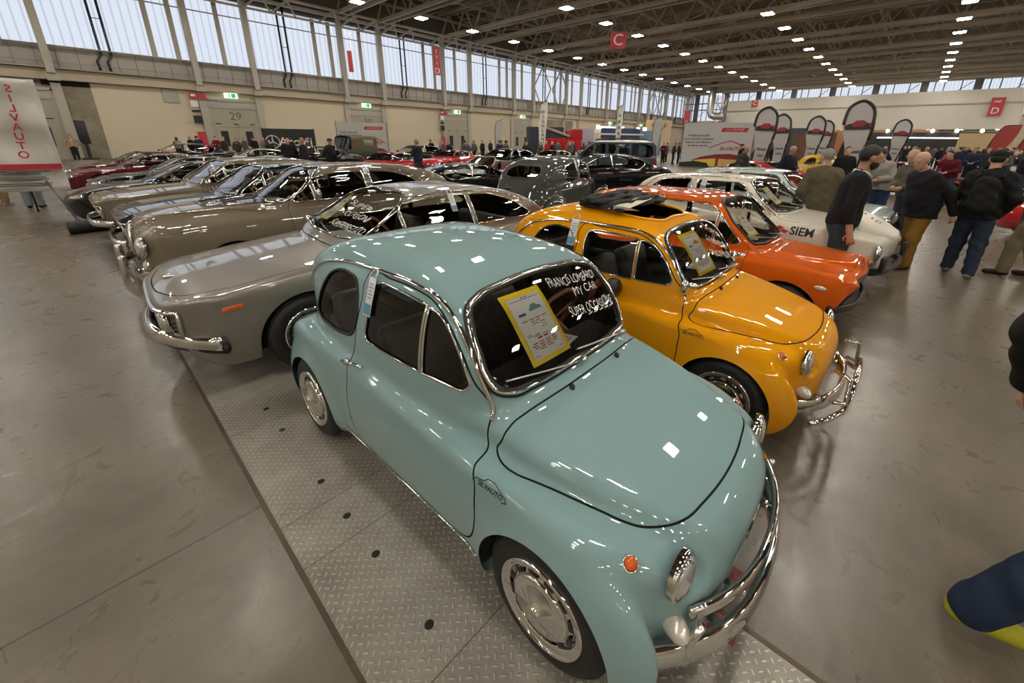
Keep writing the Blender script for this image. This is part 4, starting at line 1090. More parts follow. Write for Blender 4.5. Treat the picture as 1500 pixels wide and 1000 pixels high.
def low_spec(pm, h=.035, lite=True, drop=0.0, wstyle='spoke'):
    """low fastback sports coupe"""
    S = dict(h=h, paint=pm, box=((-2.4, 0, .1), (2.4, .98, 1.36)), R=.325, W=.2, xf=1.32, xr=-1.3, ty=.81, archf=(.365, .32), archr=(.37, .32), lite=lite, wheel=wstyle)
    S['vols'] = [
        dict(side=[(-2.2, .3, 1), (-1.2, .18), (1.4, .18), (2.1, .22), (2.22, .36), (2.2, .52), (1.95, .68), (1.5, .78), (1.0, .82), (.5, .84), (-.5, .87), (-1.3, .93), (-1.9, .92), (-2.2, .86), (-2.26, .6)],
             plan=[(2.24, 0), (2.17, .4), (1.98, .68), (1.5, .82), (.9, .84), (-.2, .83), (-1.0, .865), (-1.7, .85), (-2.1, .72), (-2.25, .4), (-2.27, 0)],
             sec=[(0, .1), (.7, .15), (.79, .28), (.85, .48), (.865, .62), (.83, .76), (.72, .87), (.4, .95), (0, 1.0)], r=.09, crown=.05),
        dict(side=[(1.05, .6, 1), (.85, .85), (.5, 1.04), (.15, 1.19), (-.2, 1.235), (-.6, 1.22), (-1.1, 1.12), (-1.6, .96), (-2.0, .8, 1), (-2.0, .5, 1)],
             plan=[(1.06, 0), (1.0, .38), (.82, .60), (.4, .70), (-.4, .72), (-1.2, .66), (-1.7, .52), (-2.0, .3), (-2.02, 0)],
             sec=[(0, .3), (.77, .4), (.76, .84), (.70, .98), (.62, 1.1), (.52, 1.18), (.35, 1.22), (0, 1.24)], r=.09, k=.08, wrap=.15)]
    S['side_win'] = [dict(pts=[(.62, .90), (.36, 1.06), (.05, 1.16), (-.3, 1.165), (-.7, 1.12), (-1.05, 1.0), (-1.0, .94), (-.3, .90)], name='side_window', tw=.010, bars=[((-.34, .90), (-.30, 1.165))], bw=.02)]
    S['ws'] = dict(pts=[(0, .90), (.5, .90), (.64, .93), (.56, 1.08), (.46, 1.155), (0, 1.18)], xmin=.1, zmin=.8, seal=.014, tmat=RUBBER, glass=GLASSD)
    S['rw'] = dict(pts=[(0, .99), (.38, .99), (.46, 1.03), (.42, 1.13), (0, 1.17)], xmin=.6, zmin=.8, glass=GLASSD)
    S['doors'] = [[(.80, .28), (.86, .6), (.72, .88), (.36, 1.1), (-.1, 1.19), (-.38, 1.19), (-.42, .85), (-.4, .5), (-.3, .24)]]
    S['hood'] = [(1.0, 0), (.95, .5), (1.2, .66), (1.8, .56), (2.05, .4), (2.12, 0)]; S['hood_z'] = .45
    S['seats'] = [(-.1, .34, .5, .18, .6), (-.1, -.34, .5, .18, .6)]; S['dash'] = (.65, 1.25, .86); S['inner'] = (-2.0, 1.9, .56, .5); S['bay'] = [(1.0, 1.9, .5, .6), (-1.9, -1.0, .5, .7)]
    def extra(S, root, bvh):
        for sd in (1, -1):
            P, nn = surf(bvh, [(sd * .62, .60)], 'front', 1, .0)
            b = MB(); b.ball(P[0] + Vector((-.06, 0, 0)), (.16, .10, .055), 16); b.build('headlamp', LAMPGLASS, root)
            P, nn = surf(bvh, [(sd * .62, .70)], 'rear', 1, .0)
            b = MB(); b.rbox(P[0], (.05, .26, .09), .03, 3); b.build('tail_lamp', REDLENS, root)
            door_mirror(root, bvh, .62, .86, sd, S['paint'], .07)
        b = MB(); P, nn = surf(bvh, spl(sec2full([(0, .34), (.35, .35), (.45, .41), (.35, .48), (0, .49)]), 5), 'front', 1, .004)
        b.add([tuple(p) for p in P], [tuple(range(len(P)))]); b.build('grille', BLACK, root)
        P, nn = surf(bvh, [(0, .55)], 'rear', 1, .02); plate(root, P[0], '', .5, .11, (-1, 0, 0), False)
    S['extra'] = extra
    return S
def conv_spec(pm, h=.03):
    S = low_spec(pm, h, True)
    S['vols'] = S['vols'][:1]
    S['side_win'] = []; S.pop('ws'); S.pop('rw')
    S['doors'] = [[(.80, .28), (.86, .6), (.72, .95), (-.42, .95), (-.42, .6), (-.3, .24)]]
    S['holes'] = [dict(pts=half2full([(.86, 0), (.82, .5), (.6, .62), (-.6, .64), (-.95, .5), (-1.0, 0)]), view='top', sel=lambda V: V[:, 2] > .7)]
    S['seats'] = [(-.1, .34, .5, .28, .62), (-.1, -.34, .5, .28, .62)]; S['trim_mat'] = pbr('seat_dark_red', (.16, .02, .02), .5)
    ex0 = S['extra']
    def extra(S, root, bvh):
        ex0(S, root, bvh)
        fr = spl([(-.66, .86), (-.58, 1.08), (-.48, 1.19), (0, 1.22), (.48, 1.19), (.58, 1.08), (.66, .86)], 6, False)
        P = [Vector((.95 - (z - .86) * 1.55 - .25 * y * y, y, z)) for y, z in fr]
        b = MB(); b.tube(P, .02, 6); g = b.build('windscreen_frame', S['paint'], root)
        lo = [Vector((.95 - .25 * y * y, y, .86)) for y in [p.y for p in P]]
        b = MB(); b.add([tuple(p) for p in P] + [tuple(p) for p in lo], [(i, i + 1, len(P) + i + 1, len(P) + i) for i in range(len(P) - 1)], True); b.build('windscreen', GLASS, g)
        b = MB(); b.rbox((-1.05, 0, .95), (.42, 1.15, .16), .06, 4); b.build('folded_hood', BLACK, root)
    S['extra'] = extra
    return S
def suv_spec(pm, roof, h=.04):
    S = dict(h=h, paint=pm, box=((-2.6, 0, .2), (2.6, 1.06, 2.0)), R=.38, W=.24, xf=1.4, xr=-1.4, ty=.86, archf=(.44, .40), archr=(.44, .40), lite=True, wheel='spoke', glass=GLASSD)
    S['vols'] = [
        dict(side=[(-2.4, .5, 1), (-1.4, .36), (1.6, .36), (2.3, .45), (2.4, .7), (2.38, 1.0), (2.2, 1.1), (1.2, 1.17), (0, 1.2), (-2.3, 1.2), (-2.46, 1.0)],
             plan=[(2.42, 0), (2.38, .5), (2.22, .8), (1.6, .91), (0, .92), (-1.8, .91), (-2.3, .84), (-2.46, .6), (-2.48, 0)],
             sec=[(0, .2), (.8, .3), (.9, .5), (.92, .75), (.91, .95), (.88, 1.15), (.6, 1.25), (0, 1.3)], r=.06),
        dict(side=[(1.15, .9, 1), (1.0, 1.2), (.55, 1.62), (.3, 1.78), (-.5, 1.86), (-2.0, 1.83), (-2.28, 1.72), (-2.42, 1.2), (-2.44, .9, 1)],
             plan=[(1.2, 0), (1.1, .5), (.9, .76), (.4, .84), (-1.8, .84), (-2.3, .76), (-2.44, .5), (-2.46, 0)],
             sec=[(0, .6), (.87, .8), (.86, 1.2), (.82, 1.45), (.76, 1.7), (.68, 1.8), (.5, 1.85), (0, 1.87)], r=.06, k=.04)]
    S['side_win'] = [
        dict(pts=[(.85, 1.24), (.45, 1.6), (.3, 1.68), (-.15, 1.7, 1), (-.2, 1.24, 1)], name='door_window', tw=.012, tmat=RUBBER),
        dict(pts=[(-.3, 1.24, 1), (-.27, 1.7, 1), (-1.15, 1.7, 1), (-1.2, 1.24, 1)], name='rear_side_window', tw=.012, tmat=RUBBER),
        dict(pts=[(-1.3, 1.24, 1), (-1.28, 1.7, 1), (-1.95, 1.68), (-2.15, 1.6), (-2.2, 1.26)], name='rear_quarter_window', tw=.012, tmat=RUBBER)]
    S['ws'] = dict(pts=[(0, 1.25), (.7, 1.25), (.76, 1.3), (.66, 1.66), (0, 1.74)], xmin=.1, zmin=1.1, tmat=RUBBER, glass=GLASSD)
    S['rw'] = dict(pts=[(0, 1.24), (.66, 1.24), (.7, 1.3), (.62, 1.68), (0, 1.72)], xmin=1.5, zmin=1.1, tmat=RUBBER, glass=GLASSD)
    S['two_tone'] = dict(f=lambda V: np.where(V[:, 2] > 1.66, -(V[:, 2] - 1.765 + .0), -(V[:, 2] - 1.765)), name='roof_panel', mat=roof)
    S['seats'] = [(.0, .42, .55, .6, .65), (.0, -.42, .55, .6, .65)]; S['inner'] = (-2.2, 2.0, .6, .8)
    def extra(S, root, bvh):
        for sd in (1, -1):
            P, nn = surf(bvh, [(sd * .80, 1.0)], 'rear', 1, .0); b = MB(); b.rbox(P[0] + Vector((.02, -sd * .02, 0)), (.1, .14, .36), .04, 3); b.build('tail_lamp', REDLENS, root)
            P, nn = surf(bvh, [(sd * .7, .9)], 'front', 1, .0); b = MB(); b.rbox(P[0], (.1, .3, .2), .04, 3); b.build('headlamp', LAMPGLASS, root)
            b = MB(); b.tube([(.2, sd * .66, 1.83), (0, sd * .66, 1.90), (-1.7, sd * .66, 1.92), (-1.9, sd * .66, 1.86)], .022, 6); b.build('roof_rail', BLACK, root)
            door_mirror(root, bvh, .85, 1.2, sd, BLACK, .11)
        plate(root, (-2.50, 0, .95), '', .5, .12, (-1, 0, 0), False)
        bumper_arc(root, .9, -2.54, .62, .12, .1, 'rear_bumper', S['paint'], -1, 4, .06)
    S['extra'] = extra
    return S
def sedan_spec(pm, h=.03):
    """modern three-box saloon"""
    S = dict(h=h, paint=pm, box=((-2.5, 0, .1), (2.4, .98, 1.52)), R=.32, W=.2, xf=1.35, xr=-1.35, ty=.80, archf=(.36, .31), archr=(.36, .31), lite=True, wheel='spoke')
    S['vols'] = [
        dict(side=[(-2.3, .35, 1), (-1.3, .2), (1.4, .2), (2.1, .25), (2.2, .45), (2.16, .68), (1.9, .80), (1.0, .93), (0, .97), (-1.6, 1.02), (-2.25, .99), (-2.36, .85), (-2.36, .5)],
             plan=[(2.22, 0), (2.15, .45), (1.95, .74), (1.4, .84), (0, .86), (-1.5, .85), (-2.1, .78), (-2.33, .55), (-2.38, 0)],
             sec=[(0, .1), (.72, .18), (.82, .35), (.86, .6), (.845, .8), (.80, .94), (.5, 1.02), (0, 1.08)], r=.06, crown=.03),
        dict(side=[(1.2, .7, 1), (1.0, .93), (.5, 1.2), (.15, 1.38), (-.4, 1.43), (-.9, 1.38), (-1.35, 1.22), (-1.75, 1.0), (-1.9, .7, 1)],
             plan=[(1.22, 0), (1.12, .45), (.9, .68), (.4, .76), (-.6, .77), (-1.3, .70), (-1.7, .55), (-1.9, 0)],
             sec=[(0, .4), (.79, .6), (.78, .98), (.71, 1.18), (.62, 1.34), (.45, 1.41), (0, 1.44)], r=.07, k=.05, wrap=.1)]
    S['side_win'] = [dict(pts=[(.80, 1.02), (.42, 1.22), (.1, 1.335), (-.4, 1.37), (-.9, 1.32), (-1.3, 1.13), (-1.25, 1.06), (-.4, 1.03)], name='side_window', tw=.010, bars=[((-.22, 1.03), (-.18, 1.36))], bw=.03)]
    S['ws'] = dict(pts=[(0, 1.0), (.55, 1.0), (.66, 1.03), (.56, 1.27), (.46, 1.345), (0, 1.37)], xmin=.1, zmin=.9, tmat=RUBBER)
    S['rw'] = dict(pts=[(0, 1.07), (.5, 1.07), (.6, 1.1), (.48, 1.31), (0, 1.36)], xmin=.7, zmin=.9, tmat=RUBBER, glass=GLASSD)
    S['doors'] = [[(.85, .3), (.9, .7), (.75, 1.02), (.1, 1.39), (-.22, 1.40), (-.25, .9), (-.2, .25)]]
    S['seats'] = seats4(.52, .25, 0, -.95, 1.25); S['inner'] = (-2.1, 1.9, .56, .5); S['bay'] = [(1.0, 1.9, .5, .7), (-2.1, -1.3, .5, .8)]
    def extra(S, root, bvh):
        for sd in (1, -1):
            P, nn = surf(bvh, [(sd * .62, .80)], 'rear', 1, .0); b = MB(); b.rbox(P[0] + Vector((.03, 0, 0)), (.1, .30, .17), .04, 3); b.build('tail_lamp', REDLENS, root)
            P, nn = surf(bvh, [(sd * .62, .66)], 'front', 1, .0); b = MB(); b.rbox(P[0] + Vector((-.03, 0, 0)), (.12, .3, .13), .04, 3); b.build('headlamp', LAMPGLASS, root)
            door_mirror(root, bvh, .75, 1.0, sd, S['paint'], .08)
        P, nn = surf(bvh, [(0, .80)], 'rear', 1, .015); plate(root, P[0], '', .36, .11, (-1, 0, 0), False)
        b = MB(); P, nn = surf(bvh, spl(sec2full([(0, .42), (.35, .43), (.4, .5), (.35, .58), (0, .6)]), 5), 'front', 1, .004); b.add([tuple(p) for p in P], [tuple(range(len(P)))]); b.build('grille', BLACK, root)
    S['extra'] = extra
    return S
def make_jeep(name, loc, rz, label):
    """open field car with an olive canvas tilt"""
    root = empty(name, loc, rz, label, 'off-road vehicle')
    olive = pbr('olive_paint', (.045, .045, .022), .5); canvas = pbr('olive_canvas', (.13, .115, .06), .9, noise=.2, scale=3)
    b = MB(); b.rbox((-.55, 0, .85), (2.2, 1.55, .55), .05, 3); b.rbox((1.1, 0, .88), (1.2, 1.05, .5), .1, 4); b.build('body', olive, root)
    for s in (-1, 1):
        b = MB(); b.rbox((1.2, s * .66, .92), (1.0, .3, .08), .03, 3); b.build('mudguard', olive, root)
        lamp(root, 'headlamp', (1.72, s * .4, .92), (1, 0, 0), .09)
    b = MB(); sec = [(-.78, 1.1), (-.78, 1.72), (-.68, 1.86), (0, 1.92), (.68, 1.86), (.78, 1.72), (.78, 1.1)]
    V = []; F = []
    for x in (-1.65, .25): V += [(x, y, z) for y, z in sec]
    n = len(sec)
    for i in range(n - 1): F.append((i, i + 1, n + i + 1, n + i))
    F.append(tuple(range(n)))
    b.add(V, F); b.build('canvas_tilt', canvas, root)
    b = MB(); b.rbox((-1.0, -.785, 1.5), (.7, .012, .34), .004, 1); b.rbox((-1.0, .785, 1.5), (.7, .012, .34), .004, 1); b.build('tilt_window', pbr('clear_plastic', (.30, .29, .22), .2), root)
    M = frame((.36, 0, 1.42), (0, 1, 0), (-.25, 0, 1))
    b = MB(); q = [(-.7, -.32), (.7, -.32), (.7, .36), (-.7, .36)]
    for i in range(4): b.tube([M @ Vector((*q[i], 0)), M @ Vector((*q[(i + 1) % 4], 0))], .025, 6)
    b.tube([M @ Vector((0, -.32, 0)), M @ Vector((0, .36, 0))], .02, 6); fr = b.build('windscreen_frame', olive, root)
    b = MB(); b.quad(*[tuple(M @ Vector((*p, 0))) for p in q]); b.build('windscreen', GLASS, fr)
    for x in (1.15, -1.1):
        for s in (-1, 1): wheel(root, x, s * .62, .38, .18, 'disc', s, 0, 24)
    return root
# ------------------------------------------------------------------ people
def head_field(X, Y, Z, c, yaw, pitch, s=1.0, fine=True, beard=0.0, bald=False):
    """head with face looking along +x after yaw and pitch; c = centre of the skull"""
    cy, sy = math.cos(yaw), math.sin(yaw); cp, sp = math.cos(pitch), math.sin(pitch)
    x = X - c[0]; y = Y - c[1]; z = Z - c[2]
    x, y = x * cy + y * sy, -x * sy + y * cy
    x, z = x * cp - z * sp, x * sp + z * cp
    x, y, z = x / s, y / s, z / s
    F = ellip(x, y, z, (-.012, 0, .025), (.098, .077, .095))
    F = smin(F, ellip(x, y, z, (.025, 0, -.045), (.068, .060, .072)), .03)
    F = smin(F, ellip(x, y, z, (.058, 0, -.088), (.032, .034, .026)), .025)          # chin
    if fine:
        F = smin(F, capsule(x, y, z, (.088, 0, .012), (.112, 0, -.026), .009, .014), .012)   # nose
        F = smin(F, ellip(x, np.abs(y), z, (.078, .032, .026), (.018, .028, .010)), .012)    # brow
        F = smax(F, -ellip(x, np.abs(y), z, (.098, .031, .006), (.018, .020, .012)), .010)   # eye sockets
        F = smin(F, ellip(x, np.abs(y), z, (.078, .031, .006), (.013, .014, .011)), .004)    # eyeballs
        F = smin(F, ellip(x, y, z, (.086, 0, -.058), (.012, .026, .007)), .006)              # lips
        F = smax(F, -ellip(x, y, z, (.101, 0, -.0585), (.008, .024, .0022)), .004)
    F = smin(F, ellip(x, np.abs(y), z, (-.008, .080, -.006), (.022, .011, .033)), .008)      # ears
    hair = ellip(x, y, z, (-.016, 0, .032), (.104, .083, .100))
    line = (x * .95 - (z - .035) * .75) - .026                                             # hairline plane
    line = np.maximum(line, (-(z + .055)))                                                 # nape
    line = np.maximum(line, np.where((x > -.03), (np.abs(y) - .05) * .0 + (-(z) + .012) * 1.0, -1))
    H = smax(hair, line, .012)
    return F * s, H * s, (x, y, z)
POSES = {}
def person_mesh(P, h=.02):
    """fields of one standing figure facing +x, feet on z=0; returns dict of meshes"""
    H = P.get('height', 1.75); k = H / 1.75
    g = lambda *a: np.array(a, float) * k
    lean = P.get('lean', 0.0); tw = P.get('width', 1.0)
    def up(x, y, z):                  # torso points, leaned about the hips
        d = z - .95; return g(x + math.sin(lean) * d, y, .95 + math.cos(lean) * d)
    fl, fr = P.get('feet', ((.0, .10), (.0, -.10)))
    hips = [g(0, .09, .92), g(0, -.09, .92)]
    legs = []
    for i, (ft, hp) in enumerate(zip((fl, fr), hips)):
        ank = g(ft[0] - .02, ft[1], .085 + P.get('lift', (0, 0))[i]); mid = (hp + ank) / 2 + g(.03 + abs(ft[0]) * .12, 0, 0)
        kn = np.array([mid[0], mid[1], .49 * k]); legs.append((hp, kn, ank))
    sh = [up(0, .170 * tw, 1.405), up(0, -.170 * tw, 1.405)]
    arms = []
    for i, nm in enumerate(P.get('arms', ('down', 'down'))):
        s = 1 if i == 0 else -1
        S = {'down': ((-.03, .255, 1.13), (.04, .285, .88)), 'behind': ((-.12, .27, 1.15), (-.19, .06, .98)), 'hip': ((-.06, .40, 1.16), (.08, .22, 1.03)),
             'crossed': ((.04, .26, 1.14), (.22, .0, 1.17)), 'front': ((.06, .25, 1.14), (.26, .10, 1.10)), 'pocket': ((-.10, .29, 1.14), (.06, .20, .93)),
             'phone': ((.10, .24, 1.14), (.26, .06, 1.34)), 'swing': ((.10, .25, 1.15), (.28, .24, .98)), 'out': ((-.18, .38, 1.11), (-.08, .49, .83)), 'back': ((-.16, .25, 1.16), (-.22, .26, .90))}[nm]
        el = up(S[0][0], s * S[0][1] * tw, S[0][2]); wr = up(S[1][0], s * S[1][1], S[1][2]); arms.append((sh[i], el, wr))
    yaw, pit = P.get('look', (0, 0))
    nb = up(.0, 0, 1.46); hc = up(.03 + .06 * max(0, math.sin(pit)), 0, 1.632)
    lo = (-.62 * k, -.56 * k, -.02); hi = (.62 * k, .56 * k, 1.84 * k)
    X, Y, Z = grid3(lo, hi, h)
    fat = P.get('fat', 1.0)
    # torso field shared by skin and clothes
    def torso(e):
        F = capsule(X, Y / 1.35, Z, *[np.array([a[0], a[1] / 1.35, a[2]]) for a in (up(0, 0, 1.30), up(.0, 0, 1.0))], .128 * k * fat + e, .128 * k * fat + e)
        F = smin(F, capsule(X, Y, Z, up(-.01, .105 * tw, 1.385), up(-.01, -.105 * tw, 1.385), .078 * k + e, .078 * k + e), .08)
        if fat > 1.05: F = smin(F, ellip(X, Y, Z, up(.07, 0, 1.08), (.14 * k + e, .15 * k + e, .17 * k + e)), .06)
        return F
    def limb(pts, r, e, kk=.03):
        F = None
        for a, b, ra, rb in zip(pts[:-1], pts[1:], r[:-1], r[1:]):
            f = capsule(X, Y, Z, a, b, ra * k + e, rb * k + e); F = f if F is None else smin(F, f, kk)
        return F
    head, hair, (hx, hy, hz) = head_field(X, Y, Z, hc, yaw, pit, k, h < .02)
    skin = torso(0)
    skin = smin(skin, capsule(X, Y, Z, nb, hc - g(.02, 0, .06), .060 * k, .054 * k), .03)
    skin = smin(skin, head, .02)
    for a in arms: skin = smin(skin, limb(a, (.052, .042, .030), 0), .03)
    for a in arms:
        wr = a[2]; d = (a[2] - a[1]) / np.linalg.norm(a[2] - a[1]); d2 = d * .6 + np.array([.25, 0, -.35]) * (.5 if d[2] < 0 else 0); d2 /= np.linalg.norm(d2)
        skin = smin(skin, capsule(X, Y, Z, wr, wr + d2 * .10 * k, .030 * k, .034 * k), .02)
        if h > .016:
            skin = smin(skin, capsule(X, Y, Z, wr + d2 * .10 * k, wr + d2 * .17 * k, .032 * k, .02 * k), .01)
    for l in legs: skin = smin(skin, limb(l, (.085, .06, .042), 0), .03)
    base = nets(skin, lo, h)
    if h <= .016:
        # separate fingers grown on a finer grid and rooted inside each palm
        for i, a in enumerate(arms):
            wr = a[2]; d = (a[2] - a[1]) / np.linalg.norm(a[2] - a[1]); d2 = d * .6 + np.array([.25, 0, -.35]) * (.5 if d[2] < 0 else 0); d2 /= np.linalg.norm(d2)
            side = np.cross(d2, [0, 1, 0]); side /= np.linalg.norm(side); nrm = np.cross(d2, side)
            nrm *= (1 if nrm[1] * (1 if i == 0 else -1) < 0 else -1)
            c = wr + d2 * .10 * k; hh = .0055
            lo2 = c - .13; X2, Y2, Z2 = grid3(lo2, c + .13, hh); Fh = None
            Fh = capsule(X2, Y2, Z2, wr + d2 * .06 * k, wr + d2 * .09 * k, .026 * k, .026 * k)
            for q, (o, L) in enumerate(((-.030, .072), (-.010, .082), (.010, .078), (.029, .062))):
                p0 = wr + d2 * .095 * k + side * o * k; p1 = p0 + (d2 * .9 + nrm * .25) * L * .5 * k; p2 = p1 + (d2 * .6 + nrm * .75) * L * .5 * k
                f = smin(capsule(X2, Y2, Z2, p0, p1, .0092 * k, .0085 * k), capsule(X2, Y2, Z2, p1, p2, .0085 * k, .0072 * k), .004)
                Fh = smin(Fh, f, .004)
            t0 = wr + d2 * .04 * k - side * .026 * k; t1 = t0 + (d2 * .5 - side * .6 + nrm * .4) * .045 * k; t2 = t1 + (d2 * .9 + nrm * .3) * .034 * k
            Fh = smin(Fh, smin(capsule(X2, Y2, Z2, t0, t1, .0115 * k, .010 * k), capsule(X2, Y2, Z2, t1, t2, .010 * k, .008 * k), .004), .008)
            base = base.join(nets(Fh, lo2, hh))
    out = {'body': base}
    fold = (np.sin(X * 21 + Z * 33 + 2 * np.sin(Y * 17)) + np.sin(Z * 47 - Y * 29 + X * 11)) * P.get('fold', .0022)
    # jacket / jumper
    e = P.get('bulk', .018)
    hem = P.get('hem', .90) * k
    J = torso(e)
    J = smin(J, capsule(X, Y / 1.28, Z, *[np.array([a[0], a[1] / 1.28, a[2]]) for a in (up(0, 0, 1.0), g(0, 0, min(.93, P.get('hem', .90))))], .132 * k * fat + e, .134 * k * fat + e), .05)
    cut = P.get('cuff', 1.0)
    for a in arms:
        q = a[1] + (a[2] - a[1]) * cut
        J = smin(J, limb((a[0], a[1], q), (.058, .050, .040), e * .7), .028)
    J = smin(J, capsule(X, Y, Z, nb + g(0, 0, .02), nb + g(.0, 0, -.06), .066 * k, .085 * k), .03)
    J = smax(J, hem - Z + 0 * X, .012)
    J = smax(J, -(capsule(X, Y, Z, nb + g(.02, 0, .09), nb + g(.03, 0, .3), .062 * k, .10 * k)), .01)
    if P.get('open'):      # an open front shows what is underneath
        w = P['open']; J = smax(J, -(np.maximum(np.maximum(np.abs(Y) - w * (.4 + .6 * (1.5 * k - Z)), .02 - X), Z - 1.46 * k)), .01)
    out['top'] = nets(J + fold, lo, h)
    # trousers
    T = None
    for l in legs:
        f = limb(l, (.098, .076, .060), P.get('tw', .012), .04); T = f if T is None else smin(T, f, .03)
    T = smin(T, capsule(X, Y / 1.22, Z, *[np.array([a[0], a[1] / 1.22, a[2]]) for a in (g(0, 0, 1.02), g(-.01, 0, .90))], .122 * k * fat, .130 * k * fat), .05)
    T = smax(T, Z - 1.03 * k + 0 * X, .01); T = smax(T, .055 * k - Z + 0 * X, .01)
    out['trousers'] = nets(T + fold * .9, lo, h)
    # shoes, each its own mesh
    for i, l in enumerate(legs):
        a = l[2]; fy = (fl, fr)[i]
        ang = P.get('toe', (.12, -.12))[i]; dx, dy = math.cos(ang), math.sin(ang); z0 = a[2] - .085 * k
        S = smin(capsule(X, Y, Z, (a[0] - .03 * dx, a[1] - .03 * dy, z0 + .055 * k), (a[0] + .16 * k * dx, a[1] + .16 * k * dy, z0 + .040 * k), .047 * k, .038 * k), capsule(X, Y, Z, a + g(0, 0, -.02), a + g(0, 0, .01), .048 * k, .046 * k), .03)
        S = smax(S, z0 - Z + .002 + 0 * X, .006)
        out['shoe%d' % i] = nets(S, lo, h)
    if not P.get('bald'):
        if P.get('cap'):
            Hc = ellip(hx, hy, hz, (-.012, 0, .045), (.112, .092, .085)); Hc = smax(Hc, .035 - hz, .01)
            Hc = smin(Hc, ellip(hx, hy, hz, (.10, 0, .045), (.075, .07, .012)), .01); out['cap'] = nets(Hc * k, lo, h)
            hair = smax(hair, (hz - .05) * k, .01)
        if P.get('long'): hair = smin(hair, smax(ellip(hx, hy, hz, (-.055, 0, -.05), (.075, .095, .16)) * k, (hx - .0) * k, .02), .03)
        if P.get('curly'): hair = hair - .012 + .006 * np.sin(X * 90) * np.sin(Y * 90) * np.sin(Z * 90)
        out['hair'] = nets(hair, lo, h)
    else:
        fr_ = smax(smax(ellip(hx, hy, hz, (-.014, 0, .02), (.103, .082, .10)) * k, (hx - .0) * k, .01), np.maximum(hz - .03, -(hz + .06)) * k, .01)
        out['hair'] = nets(fr_, lo, h)
    if P.get('beard'):
        B = ellip(hx, hy, hz, (.028, 0, -.052), (.074, .066, .074)); B = smax(B, (hz + .035) * 1.0 - (hx < .03) * .04, .01); B = smax(B, -hx - .02, .01)
        out['beard'] = nets(B * k, lo, h)
    if P.get('backpack'):
        bp = lambda x, y, z: up(x, y, z)
        B = capsule(X, Y / 1.25, Z, *[np.array([a[0], a[1] / 1.25, a[2]]) for a in (up(-.24, 0, 1.32), up(-.25, 0, 1.04))], .10, .125)
        for s in (-1, 1): B = smin(B, capsule(X, Y, Z, up(-.17, s * .11, 1.42), up(.0, s * .12, 1.54), .022, .022), .02)
        out['backpack'] = nets(B + fold, lo, h)
    if P.get('collar'):
        Cc = np.abs(capsule(X, Y, Z, nb + g(.0, 0, .0), nb + g(.01, 0, .05), .074 * k, .066 * k)) - .006
        Cc = smax(Cc, np.maximum(nb[2] - .01 - Z, Z - nb[2] - .05 * k - (X - nb[0]) * -.25) + 0 * X, .006); out['shirt_collar'] = nets(Cc, lo, h)
    return out
SKIN = pbr('skin', (.50, .29, .20), .5); SKIN2 = pbr('skin_tan', (.38, .21, .14), .5); SKIN3 = pbr('skin_pale', (.58, .37, .28), .45)
CLOTH = {}
def cloth(c, rough=.85):
    key = 'cloth_%02x%02x%02x' % tuple(int(min(1, v) * 255) for v in c)
    if key not in MATS: pbr(key, c, rough, noise=.22, scale=14, bump=.3, bscale=220, spec=.2)
    return MATS[key]
HAIRS = {'dark': pbr('hair_dark', (.012, .009, .007), .55), 'grey': pbr('hair_grey', (.22, .20, .18), .6), 'brown': pbr('hair_brown', (.05, .028, .015), .55), 'white': pbr('hair_white', (.5, .48, .44), .6), 'blond': pbr('hair_blond', (.25, .16, .08), .55)}
NAMES = {'top': 'jacket', 'trousers': 'trousers', 'shoe0': 'shoe', 'shoe1': 'shoe', 'hair': 'hair', 'cap': 'cap', 'beard': 'beard', 'backpack': 'backpack', 'shirt_collar': 'shirt_collar'}
PM_CACHE = {}
def person(P, loc, rz, label, cols, group=None, h=.02, key=None, skin=None, top='jacket'):
    """cols: top, trousers, shoes, hair key"""
    key = key or ('u%d' % len(PM_CACHE))
    if key not in PM_CACHE:
        ms = person_mesh(P, h); PM_CACHE[key] = {q: t.mesh('person_' + q) for q, t in ms.items() if len(t.T)}
    M = PM_CACHE[key]
    def inst(name, me, mat, parent):
        o = bpy.data.objects.new(name, me); COL.objects.link(o)
        if len(me.materials) == 0: me.materials.append(mat)
        o.material_slots[0].link = 'OBJECT'; o.material_slots[0].material = mat
        if parent: o.parent = parent
        return o
    root = inst('person', M['body'], skin or SKIN, None)
    root.location = loc; root.rotation_euler = (0, 0, rz)
    tag(root, label, 'person', group)
    cm = {'top': cloth(cols[0]), 'trousers': cloth(cols[1]), 'shoe0': cloth(cols[2], .5), 'shoe1': cloth(cols[2], .5), 'hair': HAIRS[cols[3]], 'beard': HAIRS['dark'], 'cap': cloth(P.get('cap') if isinstance(P.get('cap'), tuple) else (.02, .02, .025)),
          'backpack': cloth((.014, .014, .015), .6), 'shirt_collar': cloth((.72, .70, .66))}
    for q, me in M.items():
        if q == 'body': continue
        inst(top if q == 'top' else NAMES[q], me, cm[q], root)
    return root
